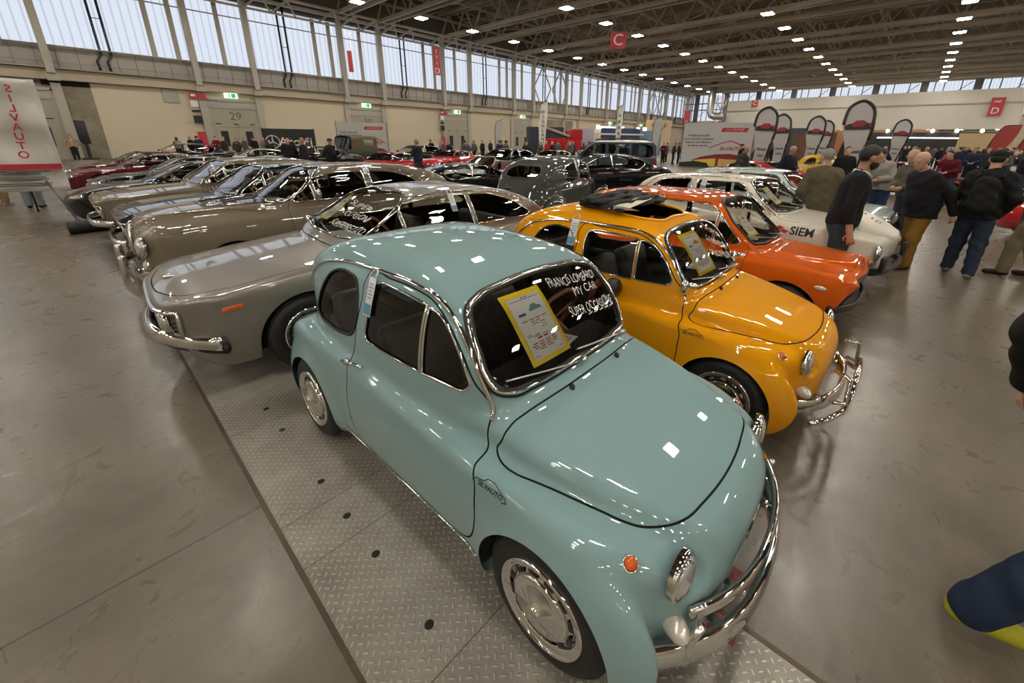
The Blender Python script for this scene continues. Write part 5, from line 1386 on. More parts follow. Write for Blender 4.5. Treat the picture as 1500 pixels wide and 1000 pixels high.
# ------------------------------------------------------------------ the exhibition hall
YW, XE, XW, YS = 47.0, 112.0, -34.0, -34.0       # left wall, far end wall, wall behind, right wall
ZR = 16.6
def st(o): o['kind'] = 'structure'; return o
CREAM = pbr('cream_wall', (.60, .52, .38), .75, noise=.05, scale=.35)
STEELP = pbr('painted_steel', (.42, .385, .325), .55)
GREYP = pbr('grey_panel', (.38, .355, .315), .6, noise=.06, scale=2)
DOORP = pbr('door_panel', (.36, .33, .25), .6, noise=.05, scale=.8)
PIPE = pbr('dark_pipe', (.02, .022, .025), .4)
DUCT = pbr('galvanised_duct', (.50, .50, .48), .35, .8)
RED = pbr('sign_red', (.50, .035, .05), .5); WHT = pbr('sign_white', (.75, .74, .70), .5); BLK = pbr('sign_black', (.012, .012, .013), .45)
def floor_mat():
    m, nt, out = _new('polished_concrete'); L = nt.links.new
    b = N(nt, 'ShaderNodeBsdfPrincipled'); tc = N(nt, 'ShaderNodeTexCoord')
    n1 = N(nt, 'ShaderNodeTexNoise', Scale=.45, Detail=7.0, Roughness=.62, Distortion=.5); n2 = N(nt, 'ShaderNodeTexNoise', Scale=3.1, Detail=9.0, Roughness=.7, Distortion=1.2); n3 = N(nt, 'ShaderNodeTexNoise', Scale=55.0, Detail=3.0)
    mp = N(nt, 'ShaderNodeMapping'); mp.inputs['Scale'].default_value = (.35, 2.2, 1); mp.inputs['Rotation'].default_value = (0, 0, .6)
    n4 = N(nt, 'ShaderNodeTexNoise', Scale=2.6, Detail=8.0, Roughness=.75, Distortion=.8)
    for n in (n1, n2, n3): L(tc.outputs['Object'], n.inputs['Vector'])
    L(tc.outputs['Object'], mp.inputs['Vector']); L(mp.outputs[0], n4.inputs['Vector'])
    r = N(nt, 'ShaderNodeValToRGB'); r.color_ramp.elements[0].position = .38; r.color_ramp.elements[0].color = (.092, .074, .051, 1); r.color_ramp.elements[1].position = .62; r.color_ramp.elements[1].color = (.185, .155, .114, 1)
    a = N(nt, 'ShaderNodeMath', _operation='MULTIPLY_ADD', i1=.5, i2=0.0); L(n1.outputs[0], a.inputs[0])
    a2 = N(nt, 'ShaderNodeMath', _operation='MULTIPLY_ADD', i1=.27); L(n2.outputs[0], a2.inputs[0]); L(a.outputs[0], a2.inputs[2])
    a3 = N(nt, 'ShaderNodeMath', _operation='MULTIPLY_ADD', i1=.23); L(n4.outputs[0], a3.inputs[0]); L(a2.outputs[0], a3.inputs[2])
    L(a3.outputs[0], r.inputs[0])
    # joints every few metres along x
    sp = N(nt, 'ShaderNodeSeparateXYZ'); L(tc.outputs['Object'], sp.inputs[0])
    def joint(sock, period, off, w):
        q = N(nt, 'ShaderNodeMath', _operation='ADD', i1=off); L(sock, q.inputs[0])
        q2 = N(nt, 'ShaderNodeMath', _operation='PINGPONG', i1=period / 2); L(q.outputs[0], q2.inputs[0])
        q3 = N(nt, 'ShaderNodeMath', _operation='LESS_THAN', i1=w); L(q2.outputs[0], q3.inputs[0]); return q3
    j1 = joint(sp.outputs['Y'], 5.6, -2.11, .006); j2 = joint(sp.outputs['Y'], 5.6, -4.05, .004)
    jm = N(nt, 'ShaderNodeMath', _operation='MAXIMUM'); L(j1.outputs[0], jm.inputs[0]); L(j2.outputs[0], jm.inputs[1])
    mx = N(nt, 'ShaderNodeMix', _data_type='RGBA'); mx.inputs[7].default_value = (.035, .028, .02, 1)
    jf = N(nt, 'ShaderNodeMath', _operation='MULTIPLY', i1=.75); L(jm.outputs[0], jf.inputs[0]); L(jf.outputs[0], mx.inputs[0]); L(r.outputs[0], mx.inputs[6])
    # fine scratches
    mp2 = N(nt, 'ShaderNodeMapping'); mp2.inputs['Scale'].default_value = (.6, 26, 1); mp2.inputs['Rotation'].default_value = (0, 0, -.9); L(tc.outputs['Object'], mp2.inputs['Vector']); sc = N(nt, 'ShaderNodeTexNoise', Scale=1.0, Detail=2.0); L(mp2.outputs[0], sc.inputs['Vector'])
    ls = N(nt, 'ShaderNodeMath', _operation='GREATER_THAN', i1=.80); L(sc.outputs[0], ls.inputs[0]); lf = N(nt, 'ShaderNodeMath', _operation='MULTIPLY', i1=.16); L(ls.outputs[0], lf.inputs[0])
    mx2 = N(nt, 'ShaderNodeMix', _data_type='RGBA'); mx2.inputs[7].default_value = (.07, .058, .045, 1); L(lf.outputs[0], mx2.inputs[0]); L(mx.outputs[2], mx2.inputs[6])
    L(mx2.outputs[2], b.inputs['Base Color'])
    rr = N(nt, 'ShaderNodeMapRange'); rr.inputs[1].default_value = .35; rr.inputs[2].default_value = .68; rr.inputs[3].default_value = .34; rr.inputs[4].default_value = .25; L(n2.outputs[0], rr.inputs[0]); L(rr.outputs[0], b.inputs['Roughness'])
    bp = N(nt, 'ShaderNodeBump', Strength=.12, Distance=.004); L(n3.outputs[0], bp.inputs['Height']); L(bp.outputs[0], b.inputs['Normal'])
    L(b.outputs[0], out.inputs[0]); return m
def plate_mat():
    """worn steel tread plate: raised lozenges in two directions"""
    m, nt, out = _new('tread_plate'); L = nt.links.new
    b = N(nt, 'ShaderNodeBsdfPrincipled', Metallic=.4, Roughness=.42); tc = N(nt, 'ShaderNodeTexCoord'); sp = N(nt, 'ShaderNodeSeparateXYZ'); L(tc.outputs['Object'], sp.inputs[0])
    def M(op, a, bb=None, c=None):
        n = N(nt, 'ShaderNodeMath', _operation=op)
        for i, v in enumerate((a, bb, c)):
            if v is None: continue
            if isinstance(v, (int, float)): n.inputs[i].default_value = v
            else: L(v, n.inputs[i])
        return n.outputs[0]
    P = .030; rt = math.sqrt(.5)
    u = M('MULTIPLY', M('ADD', sp.outputs['X'], sp.outputs['Y']), rt / P); v = M('MULTIPLY', M('SUBTRACT', sp.outputs['X'], sp.outputs['Y']), rt / P)
    cu, cv = M('FLOOR', u), M('FLOOR', v); par = M('FLOORED_MODULO', M('ADD', cu, cv), 2.0)
    fu = M('SUBTRACT', M('FRACT', u), .5); fv = M('SUBTRACT', M('FRACT', v), .5)
    a = M('ADD', M('MULTIPLY', fu, par), M('MULTIPLY', fv, M('SUBTRACT', 1.0, par))); c = M('ADD', M('MULTIPLY', fv, par), M('MULTIPLY', fu, M('SUBTRACT', 1.0, par)))
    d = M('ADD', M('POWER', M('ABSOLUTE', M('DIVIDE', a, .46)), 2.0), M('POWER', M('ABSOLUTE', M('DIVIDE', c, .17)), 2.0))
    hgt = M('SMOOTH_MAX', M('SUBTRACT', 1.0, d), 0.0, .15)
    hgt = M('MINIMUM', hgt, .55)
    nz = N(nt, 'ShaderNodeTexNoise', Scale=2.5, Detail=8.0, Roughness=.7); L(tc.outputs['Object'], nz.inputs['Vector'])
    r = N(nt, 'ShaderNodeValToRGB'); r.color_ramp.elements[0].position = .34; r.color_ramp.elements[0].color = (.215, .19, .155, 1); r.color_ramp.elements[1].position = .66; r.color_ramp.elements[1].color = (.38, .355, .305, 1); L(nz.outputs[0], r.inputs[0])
    mx = N(nt, 'ShaderNodeMix', _data_type='RGBA'); mx.inputs[7].default_value = (.80, .77, .70, 1); L(M('MULTIPLY', hgt, .55), mx.inputs[0]); L(r.outputs[0], mx.inputs[6]); L(mx.outputs[2], b.inputs['Base Color'])  # paler colour on the lozenge tops, metallic gleam painted in
    L(M('SUBTRACT', .50, M('MULTIPLY', hgt, .35)), b.inputs['Roughness'])
    bp = N(nt, 'ShaderNodeBump', Strength=.9, Distance=.004); L(hgt, bp.inputs['Height']); L(bp.outputs[0], b.inputs['Normal'])
    L(b.outputs[0], out.inputs[0]); return m
def concrete_wall_mat():
    m, nt, out = _new('raw_concrete'); L = nt.links.new
    b = N(nt, 'ShaderNodeBsdfPrincipled', Roughness=.85); tc = N(nt, 'ShaderNodeTexCoord'); n = N(nt, 'ShaderNodeTexNoise', Scale=.9, Detail=8.0, Roughness=.65); L(tc.outputs['Object'], n.inputs['Vector'])
    r = N(nt, 'ShaderNodeValToRGB'); r.color_ramp.elements[0].position = .32; r.color_ramp.elements[0].color = (.17, .145, .10, 1); r.color_ramp.elements[1].position = .7; r.color_ramp.elements[1].color = (.33, .29, .21, 1)
    L(n.outputs[0], r.inputs[0]); L(r.outputs[0], b.inputs['Base Color']); L(b.outputs[0], out.inputs[0]); return m
def deck_mat():
    m, nt, out = _new('roof_deck'); L = nt.links.new
    b = N(nt, 'ShaderNodeBsdfPrincipled', Roughness=.7); b.inputs['Base Color'].default_value = (.085, .066, .048, 1)
    tc = N(nt, 'ShaderNodeTexCoord'); w = N(nt, 'ShaderNodeTexWave', Scale=.75, _wave_type='BANDS', _bands_direction='X'); L(tc.outputs['Object'], w.inputs['Vector'])
    mx = N(nt, 'ShaderNodeMix', _data_type='RGBA'); mx.inputs[6].default_value = (.115, .088, .062, 1); mx.inputs[7].default_value = (.21, .168, .122, 1); L(w.outputs[1], mx.inputs[0]); L(mx.outputs[2], b.inputs['Base Color'])
    bp = N(nt, 'ShaderNodeBump', Strength=.8, Distance=.08); L(w.outputs[1], bp.inputs['Height']); L(bp.outputs[0], b.inputs['Normal']); L(b.outputs[0], out.inputs[0]); return m
def window_mat():
    """daylight glowing through ribbed translucent panels"""
    m, nt, out = _new('daylit_panel'); L = nt.links.new
    tc = N(nt, 'ShaderNodeTexCoord'); sp = N(nt, 'ShaderNodeSeparateXYZ'); L(tc.outputs['Object'], sp.inputs[0])
    ad = N(nt, 'ShaderNodeMath', _operation='ADD'); L(sp.outputs['X'], ad.inputs[0]); L(sp.outputs['Y'], ad.inputs[1])
    pp = N(nt, 'ShaderNodeMath', _operation='PINGPONG', i1=.25); L(ad.outputs[0], pp.inputs[0])
    r = N(nt, 'ShaderNodeValToRGB'); r.color_ramp.elements[0].position = .0; r.color_ramp.elements[0].color = (.56, .61, .70, 1); r.color_ramp.elements[1].position = .16; r.color_ramp.elements[1].color = (.80, .87, 1, 1)
    sc = N(nt, 'ShaderNodeMath', _operation='MULTIPLY', i1=2.0); L(pp.outputs[0], sc.inputs[0]); L(sc.outputs[0], r.inputs[0])
    e = N(nt, 'ShaderNodeEmission', Strength=WIN_E); L(r.outputs[0], e.inputs['Color']); L(e.outputs[0], out.inputs[0]); return m
WIN_E = .92; LAMP_E = 120.0
def build_hall():
    # ---- floor, steel trench covers
    b = MB(); b.box(((XE + XW) / 2, (YW + YS) / 2, -.1), (XE - XW, YW - YS, .2)); st(b.build('floor', floor_mat()))
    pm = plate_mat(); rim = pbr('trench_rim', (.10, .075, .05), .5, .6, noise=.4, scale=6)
    ys = [-3.9, -2.35, -1.15, -.20, .85, 1.595, 1.89, 2.83, 4.3]
    while ys[-1] < 46: ys.append(ys[-1] + 1.55)
    for a, c in zip(ys[:-1], ys[1:]):
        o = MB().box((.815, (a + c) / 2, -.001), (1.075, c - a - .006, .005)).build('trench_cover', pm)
        tag(o, 'steel tread plate let into the concrete floor as a trench cover', 'floor plate', 'steel tread plates along the trench')
        for q in (a + .16, c - .16):
            if c - a < .5 and q > (a + c) / 2: continue
            for xx in (.53, 1.22): MB().lathe([(0, .0022), (.015, .0022), (.019, .0017)], 12, M=Matrix.Translation((xx, q, 0))).build('lifting_hole', SEAM, o)
    b = MB()
    for x in (.268, 1.362): b.box((x, 21, .0), (.022, 52, .006))
    st(b.build('trim_1', rim))
    for (x, y, w, d, zz, nm, lb) in [(1.54, .15, .10, .09, .0003, 'floor_tape', 'small worn red tape square on the concrete beside the tread plate'), (1.305, .15, .09, .10, .0012, 'floor_tape', 'worn red paint patch on the tread plate under the blue car bumper')]:
        o = MB().box((x, y, zz + .0006), (w, d, .0012)).build(nm, pbr('worn_red', (.26, .07, .055), .7, noise=.6, scale=30)); tag(o, lb, 'floor mark')
    # ---- left wall
    b = MB(); b.box((57, YW + .2, 2.9), (110, .4, 5.8)); b.box((-18.4, YW + .2, 2.9), (31.4, .4, 5.8))
    b.box((.0, YW + .9, 2.9), (6.0, .4, 5.8)); st(b.build('wall_left', CREAM))
    b = MB(); b.box((-.9, YW + .02, 2.55), (6.6, .1, 5.1)); b.box((57.3, YW - .03, 2.5), (9.0, .1, 5.0)); st(b.build('concrete_wall', concrete_wall_mat()))
    b = MB(); b.box((-2.4, YW - .04, 5.2), (2.2, .06, .34)); b.box((1.2, YW - .04, 5.2), (2.4, .06, .34)); st(b.build('wall_left_gap', SEAM))  # solid near-black boxes, painting the darkness of openings above the concrete
    b = MB(); b.box((39, YW - .15, 5.75), (146, .5, .7)); st(b.build('trim_2', pbr('beam_beige', (.44, .38, .28), .65)))
    b = MB(); b.box((39, YW + .1, 6.9), (146, .1, 1.6)); b.box((39, YW - .35, 6.15), (146, .7, .07)); b.box((39, YW - .3, 7.62), (146, .3, .06)); st(b.build('trim_3', GREYP))
    b = MB()   # rail and seams on the panel band
    for x in np.arange(-30, 112, 1.04): b.box((x, YW + .03, 6.9), (.03, .05, 1.5))
    b.box((39, YW - .3, 6.55), (146, .03, .03)); st(b.build('trim_4', pbr('panel_seam_grey', (.19, .175, .155), .6)))
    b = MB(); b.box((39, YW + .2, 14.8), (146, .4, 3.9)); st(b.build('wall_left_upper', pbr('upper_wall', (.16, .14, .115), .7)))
    colx = []
    k = -4
    while 8.95 + 12.52 * k < 112:
        colx += [8.95 + 12.52 * k, 8.95 + 12.52 * k + 4.25]; k += 1
    colx = [x for x in colx if -32 < x < 111.5]
    wm = window_mat(); wi = 0
    for i, (a, c) in enumerate(zip(colx[:-1], colx[1:])):
        wi += 1
        w = MB().box(((a + c) / 2, YW + .25, 10.15), (c - a - .1, .05, 5.0)).build('window_%d' % wi, wm); w['kind'] = 'structure'
        f = MB(); wide = c - a > 6
        f.box(((a + c) / 2, YW + .15, 11.55), (c - a, .06, .09))
        xs = [a + (c - a) * t for t in ((.72, .9) if wide else (.55,))]
        for x in xs: f.box((x, YW + .1, 10.0), (.32, .2, 5.4))
        fr = f.build('window_frame', STEELP, w)
        if wide or i % 4 == 1:
            p = MB()
            for dx in (0, .55): p.tube([(a + (c - a) * .34 + dx, YW - .05, 14.5), (a + (c - a) * .34 + dx, YW - .05, 7.4), (a + (c - a) * .34 + dx - .3, YW - .1, 6.9), (a + (c - a) * .34 + dx - .25, YW - .1, 6.3)], .085, 8)
            p.box((a + (c - a) * .34 + .27, YW - .05, 9.8), (.6, .03, .05)); p.build('downpipe', PIPE, w)
    for x in colx:
        b = MB(); b.box((x, YW - .55, 9.6), (.42, .5, 7.6)); b.box((x, YW - .40, 5.55), (.62, .5, .45)); b.box((x, YW - .1, 2.6), (.5, .3, 5.2))
        st(b.build('column', STEELP))
    # eaves girder and its outriggers
    b = MB(); b.box((39, YW - .9, 13.15), (146, .22, .3)); b.box((39, YW - .9, 12.3), (146, .14, .16)); b.box((39, YW - 2.2, 13.3), (146, .2, .2))
    for x in colx:
        for d in (-2.1, 0, 2.1): b.bar((x + d, YW - .9, 12.3), (x + d + 1.05, YW - 2.2, 13.25), .12); b.bar((x + d + 2.1, YW - .9, 12.3), (x + d + 1.05, YW - 2.2, 13.25), .12)
    st(b.build('eaves_beam', pbr('girder_pale', (.50, .46, .40), .5)))
    for x0, x1 in ((51.0, 55.0), (55.4, 59.4), (88.5, 92.5), (93, 97)):     # cross bracing in two bays
        b = MB(); m_ = (x0 + x1) / 2
        for q in ((x0, 9.6, m_, 12.6), (x1, 9.6, m_, 12.6), (x0, 9.6, m_, 6.4), (x1, 9.6, m_, 6.4)): b.tube([(q[0], YW - .5, q[1]), (q[2], YW - .5, q[3])], .11, 8)
        st(b.build('brace_beam', STEELP))
    # doors in the narrow bays
    di = 0
    for a, c, no in [(colx[i], colx[i + 1], 29 + i) for i in range(len(colx) - 1) if colx[i + 1] - colx[i] < 6]:
        if a < -10 or a > 90 or 52 < a < 62: continue
        di += 1; m_ = (a + c) / 2
        d = MB().box((m_, YW - .04, 2.35), (3.5, .1, 4.7)).build('door_%d' % di, DOORP); d['kind'] = 'structure'
        f = MB(); f.box((m_, YW - .06, 4.78), (3.9, .2, .2)); f.box((m_ - 1.85, YW - .06, 2.4), (.2, .2, 4.8)); f.box((m_ + 1.85, YW - .06, 2.4), (.2, .2, 4.8)); f.box((m_, YW - .1, 2.62), (3.5, .05, .06)); f.box((m_, YW - .1, 1.3), (.04, .05, 2.6)); f.box((m_, YW - .09, 4.35), (3.5, .12, .5))
        f.build('door_frame', GREYP, d)
        g = MB()
        for dx in (-1.0, .9): g.box((m_ + dx, YW - .1, 1.55), (.55, .04, 1.3))
        for dx in (-1.3, 0, 1.3): g.box((m_ + dx, YW - .11, 2.8), (.35, .03, .07))
        g.build('door_glass', BLACK, d)
        tx = {29: '29', 30: '30'}.get({2: 29, 3: 30}.get(0, 0), None)
        num = {round(8.95): '29', round(21.47): '30'}.get(round(a))
        if num:
            t = MB(); text_on(t, num, frame((m_ + .1, YW - .10, 3.45), (1, 0, 0), (0, 0, 1)), .95); t.build('door_number', pbr('number_grey', (.12, .11, .10), .6), d)
        if a > 0:
            s = empty('exit_sign', (m_, YW - .35, 5.05), 0, 'lit green and white running-man exit sign over a hall door', 'sign', 'exit signs over the hall doors')
            MB().box((0, 0, .12), (1.0, .1, .42)).build('sign_box', emis('exit_white', (.75, 1, .72), 1.6), s)
            q = MB(); q.box((.18, -.056, .12), (.30, .012, .34)); q.ball((-.1, -.056, .22), .05, 8); q.bar((-.1, -.056, .18), (-.16, -.056, .05), .07); q.bar((-.16, -.056, .05), (-.06, -.056, -.05), .05); q.bar((-.16, -.056, .05), (-.27, -.056, -.04), .05); q.build('sign_pictogram', emis('exit_green', (.03, .55, .14), 1.0), s)
    # notices by the first doors
    for x in (8.35, 33.6):
        o = empty('wall_notice', (x, YW - .4, 0), 0, 'red and white fire notices mounted %s' % ('beside the door numbered 29' if x < 10 else 'on the pillar of the third lit exit'), 'sign')
        q = MB(); q.box((0, 0, 4.95), (.5, .04, .5)); q.box((.62, 0, 4.95), (.5, .04, .4)); q.box((0, 0, 1.55), (.55, .1, 1.1)); q.box((.3, -.1, .75), (1.0, .3, .6)); q.build('red_panel', RED, o)
        q = MB(); q.box((0, -.03, 5.0), (.3, .03, .18)); q.box((-.02, 0, 4.35), (.5, .04, .5)); q.build('white_panel', WHT, o)
        q = MB(); q.box((0, 0, 3.75), (.6, .05, .2)); q.box((0, 0, 3.1), (.6, .06, .6)); q.build('black_panel', BLK, o)
    o = MB().box((6.95, YW - .06, 4.9), (1.0, .06, 1.1)).build('wall_notice', GREYP); tag(o, 'square grey notice board high on the cream wall', 'sign')
    # ---- far end: glazed wall, white raised block
    b = MB(); b.box((XE + .2, (YW + YS) / 2, 3.5), (.4, YW - YS, 7.0)); b.box((XE + .2, (YW + YS) / 2, 14.9), (.4, YW - YS, 3.6)); st(b.build('wall_far', CREAM))
    y = YS; 
    while y < YW - 1:
        wi += 1; y2 = min(y + 7.2, YW)
        w = MB().box((XE + .1, (y + y2) / 2, 10.0), (.06, y2 - y - .5, 6.1)).build('window_%d' % wi, wm); w['kind'] = 'structure'
        f = MB(); f.box((XE, y, 10), (.4, 1.1, 6.4)); f.box((XE, (y + y2) / 2, 11.1), (.14, 7, .22)); f.box((XE, (y + y2) / 2, 9.6), (.14, 7, .2))
        for t in (.3, .62, .8): f.box((XE, y + (y2 - y) * t, 10), (.14, .16, 6.2))
        f.tube([(XE - .3, y + .8, 12.8), (XE - .3, y2 - .8, 8)], .06, 6); f.build('window_frame', pbr('frame_dark', (.13, .125, .115), .5), w)
        y = y2
    b = MB(); b.box((104, 11.5, 7.4), (8, 44, 6.0)); st(b.build('gallery_wall', pbr('white_block', (.66, .62, .54), .7)))
    b = MB(); b.box((99.9, 11.5, 8.4), (.3, 44, .2)); st(b.build('trim_5', pbr('ledge', (.50, .46, .38), .6)))
    for y in np.arange(-8.5, 33, 4.1):
        o = MB().lathe([(0, 4.33), (.16, 4.34), (.2, 4.40)], 12, M=Matrix.Translation((100.6, y, 0))).build('downlight', emis('downlight_white', (1, .9, .7), 14)); tag(o, 'small round downlight under the edge of the white gallery', 'lamp', 'downlights under the white gallery')
    b = MB(); b.tube([(98.6, 36.6, 16.55), (98.6, 36.6, 8.4), (98.6, 36.3, 7.6), (98.6, 35.6, 7.3), (98.6, 33.6, 7.3)], .75, 16)
    o = b.build('air_duct', DUCT); tag(o, 'big silver air duct bending from the roof towards the white gallery', 'duct')
    b = MB()
    b.bar((104, 38, 12), (104, 34.5, 5.5), .2); b.bar((104, 34.5, 12), (104, 38, 5.5), .2); b.box((104, 36.2, 8), (.3, .3, 9)); st(b.build('brace_beam', STEELP))
    # ---- walls that close the hall out of frame
    b = MB(); b.box(((XE + XW) / 2, YS - .2, 8.3), (XE - XW, .4, 16.6)); st(b.build('wall_right', CREAM))
    b = MB(); b.box((XW - .2, (YW + YS) / 2, 8.3), (.4, YW - YS, 16.6)); st(b.build('wall_back', CREAM))
    # ---- roof
    b = MB(); b.box(((XE + XW) / 2, (YW + YS) / 2, ZR + .1), (XE - XW, YW - YS, .2)); st(b.build('ceiling', deck_mat()))
    TR = pbr('truss_steel', (.44, .385, .305), .55)
    for x in colx:
        b = MB(); y0, y1 = YS, YW - .6
        for zc, w_ in ((13.35, .34), (15.7, .30)):
            for dx in (-.42, .42): b.box((x + dx, (y0 + y1) / 2, zc), (.17, y1 - y0, w_))
        n = 26; s_ = (y1 - y0) / n
        for i in range(n):
            ya, yb, ym = y0 + i * s_, y0 + (i + 1) * s_, y0 + (i + .5) * s_
            b.bar((x, ya, 13.4), (x, ym, 15.7), .15); b.bar((x, ym, 15.7), (x, yb, 13.4), .15); b.box((x, ya, 13.35), (.84, .1, .1)); b.box((x, ya, 15.7), (.84, .1, .1))
        st(b.build('roof_beam', TR))
    for y in (44.5, 38.3, 32.0, 25.6, 19.2, 12.7, 6.2, -.33, -13.3, -26):
        b = MB(); b.box((39, y, 14.9), (146, .16, .22)); b.box((39, y + .0, 16.2), (146, .14, .2))
        for i in range(-5, 18):
            xa = 8.95 + 6.26 * i
            b.bar((xa, y, 16.2), (xa + 3.13, y, 14.9), .13); b.bar((xa + 3.13, y, 14.9), (xa + 6.26, y, 16.2), .13)
        st(b.build('purlin_beam', TR))
    for i, x in enumerate(np.arange(-28, 112, 6.26)):      # sloping braces under the deck
        b = MB()
        for y in np.arange(YS, YW - 6, 12.8):
            b.bar((x, y, 15.0), (x + 6.26, y + 6.4, 15.6), .12); b.bar((x + 6.26, y + 6.4, 15.6), (x, y + 12.8, 15.0), .12)
        st(b.build('roof_brace_beam', TR))
    # ---- lamps: three-module LED high bays in straight rows
    lm = emis('led_white', (1.0, .93, .82), LAMP_E); proto = None
    for ri, y in enumerate((38.3, 25.6, 12.75, -.33, -13.3, -26.0)):
        for k_ in range(-8, 15):
            x = 19.6 + 6.27 * k_
            if x > 108: continue
            if ri == 3 and x < 20: pass
            if proto is None:
                proto = empty('ceiling_lamp', (x, y, 12.6), 0, 'bright white LED lamp hanging in a long row under the roof', 'lamp', 'LED lamps in rows under the roof')
                q = MB(); q.box((0, 0, .16), (1.0, 1.0, .12)); q.bar((0, 0, .2), (0, 0, .75), .05); q.build('lamp_housing', GREYP, proto)
                for dx in (-.32, 0, .32): MB().box((dx, 0, .075), (.23, .88, .03)).build('lamp_diffuser', lm, proto)
            else:
                c = copy_tree(proto); c.location = (x, y, 12.6)
# ------------------------------------------------------------------ boards, flags and signs
def board(name, label, cat, c, w, hgt, yaw, mat, text=(), legs=True, thick=.05, group=None, extra=None):
    """upright board facing its local -y, bottom centre at c; text: (string, x, z, size, mat[, bold])"""
    r = empty(name, c, yaw, label, cat, group)
    MB().box((0, 0, hgt / 2), (w, thick, hgt)).build('panel', mat, r)
    if legs:
        for s in (-1, 1): MB().tube([(s * (w / 2), 0, -c[2]), (s * (w / 2), 0, hgt + .05)], .03, 6).build('pole', BLACK, r)
    by = {}
    for t in text: by.setdefault(t[4].name, []).append(t)
    for k, ts in by.items():
        b = MB()
        for t in ts: text_on(b, t[0], frame((t[1], -thick / 2 - .006, t[2]), (1, 0, 0), (0, 0, 1)), t[3], bold=(t[5] if len(t) > 5 else 0), shear=(t[6] if len(t) > 6 else 0))
        b.build('lettering', ts[0][4], r)
    if extra: extra(r, -thick / 2 - .004)
    return r
def flat(poly, y, mat, name, parent):
    b = MB(); b.add([(p[0], y, p[1]) for p in poly], [tuple(range(len(poly)))]); return b.build(name, mat, parent)
CARP = [(-1, 0), (-.98, .16), (-.7, .24), (-.45, .30), (-.2, .48), (.25, .50), (.55, .32), (.9, .26), (1, .12), (.98, 0)]
GREYB = pbr('banner_grey', (.46, .45, .44), .7, noise=.05, scale=1.0); TXT = pbr('print_dark', (.06, .06, .07), .7); REDP = pbr('print_red', (.45, .02, .04), .6); YELP = pbr('print_yellow', (.72, .52, .05), .6); BROWN = pbr('print_brown', (.12, .03, .025), .6); DKRED = pbr('print_dark_red', (.20, .015, .02), .6)
def silvauto_art(w, h):
    def f(r, y):
        b = MB(); arc = spl([(-.10 * w, .44 * h), (.05 * w, .54 * h), (.2 * w, .60 * h), (.34 * w, .52 * h), (.46 * w, .43 * h)], 8, False)
        b.tube([(p[0], y - .004, p[1]) for p in arc], .035, 5); b.build('logo_arc', REDP, r)
        flat([(-.32 * w, .17 * h), (-.2 * w, .24 * h), (0, .30 * h), (.2 * w, .32 * h), (.4 * w, .27 * h), (.5 * w, .18 * h), (.5 * w, .02 * h), (-.32 * w, .02 * h)], y, DKRED, 'printed_building', r)
        flat([(-.30 * w, .03 * h), (-.30 * w, .16 * h), (.02 * w, .21 * h), (.02 * w, .03 * h)], y - .004, YELP, 'printed_lights', r)
        flat([(.06 * w, .03 * h), (.06 * w, .20 * h), (.45 * w, .18 * h), (.45 * w, .03 * h)], y - .004, pbr('print_window', (.55, .36, .12), .6), 'printed_windows', r)
        flat([(-.5 * w, .0), (-.5 * w, .10 * h), (-.28 * w, .14 * h), (-.1 * w, .10 * h), (-.06 * w, .0)], y - .006, BLK, 'printed_canopy', r)
        flat([(.04 * w, .80 * h), (.06 * w, .89 * h), (.42 * w, .89 * h), (.40 * w, .80 * h)], y - .002, REDP, 'printed_ribbon', r)
    return f
def teardrop(loc, hgt, yaw, tilt, label, dark=False, car=True):
    r = empty('feather_flag', loc, yaw, label, 'flag', 'teardrop flags behind the parked cars' if not dark and car else None)
    w = hgt * .160
    out = spl([(-.12 * w, .12 * hgt), (-.62 * w, .50 * hgt), (-.98 * w, .80 * hgt), (-.75 * w, .95 * hgt), (-.15 * w, 1.0 * hgt), (.45 * w, .93 * hgt), (.62 * w, .78 * hgt), (.45 * w, .5 * hgt), (.10 * w, .12 * hgt)], 8)
    T = Matrix.Rotation(tilt, 4, 'Y')
    def P(x, z, y=0): return tuple(T @ Vector((x, y + .05 * math.sin(z * 2.2), z)))
    b = MB(); n = len(out)
    b.add([P(*p) for p in out] + [P(p[0], p[1], .02) for p in out], [tuple(range(n)), tuple(range(2 * n - 1, n - 1, -1))] + [(i, (i + 1) % n, n + (i + 1) % n, n + i) for i in range(n)])
    b.build('flag_cloth', BLK if dark else GREYB, r)
    b = MB(); b.tube([P(0.1 * w, 0)] + [P(*p) for p in out[int(n * .62):]] + [P(*p) for p in out[:int(n * .0) + 1]], .035, 6); b.tube([P(*p) for p in out[int(n * .22):int(n * .75)]], .05, 6); b.build('flag_pole', BLACK, r)
    if not dark and car:
        s = .80 * w
        b = MB(); b.add([P(-.15 * w + x * s, .735 * hgt + z * s * 1.1, -.02) for x, z in CARP], [tuple(range(len(CARP)))]); b.build('printed_car', pbr('print_car_red', (.28, .012, .03), .5), r)
        b = MB()
        for x in (-.6, .55): b.add([P(-.15 * w + x * s + .2 * s * math.cos(a), .735 * hgt + .02 + .2 * s * math.sin(a), -.03) for a in np.linspace(0, 2 * PI, 12, endpoint=False)], [tuple(range(12))])
        b.add([P(-.15 * w + x * s, .735 * hgt + z * s * 1.1, -.025) for x, z in [(-.9, -.16), (.9, -.16), (.9, .04), (-.9, .04)]], [(0, 1, 2, 3)]); b.build('printed_tyres', BLK, r)
        b = MB()
        for t, z in (('Classic', .58), ('Classic', .48), ('Cars', .40)):
            M = T @ frame((-.2 * w * z / .6, -.03, z * hgt), (1, 0, 0), (0, 0, 1)); text_on(b, t, M, hgt * .062 * (z + .25), shear=.2, bold=.006)
        b.build('lettering', TXT, r)
    q = MB(); q.lathe([(.0, .06), (.22, .05), (.26, 0)], 12); q.build('flag_foot', BLACK, r)
    return r
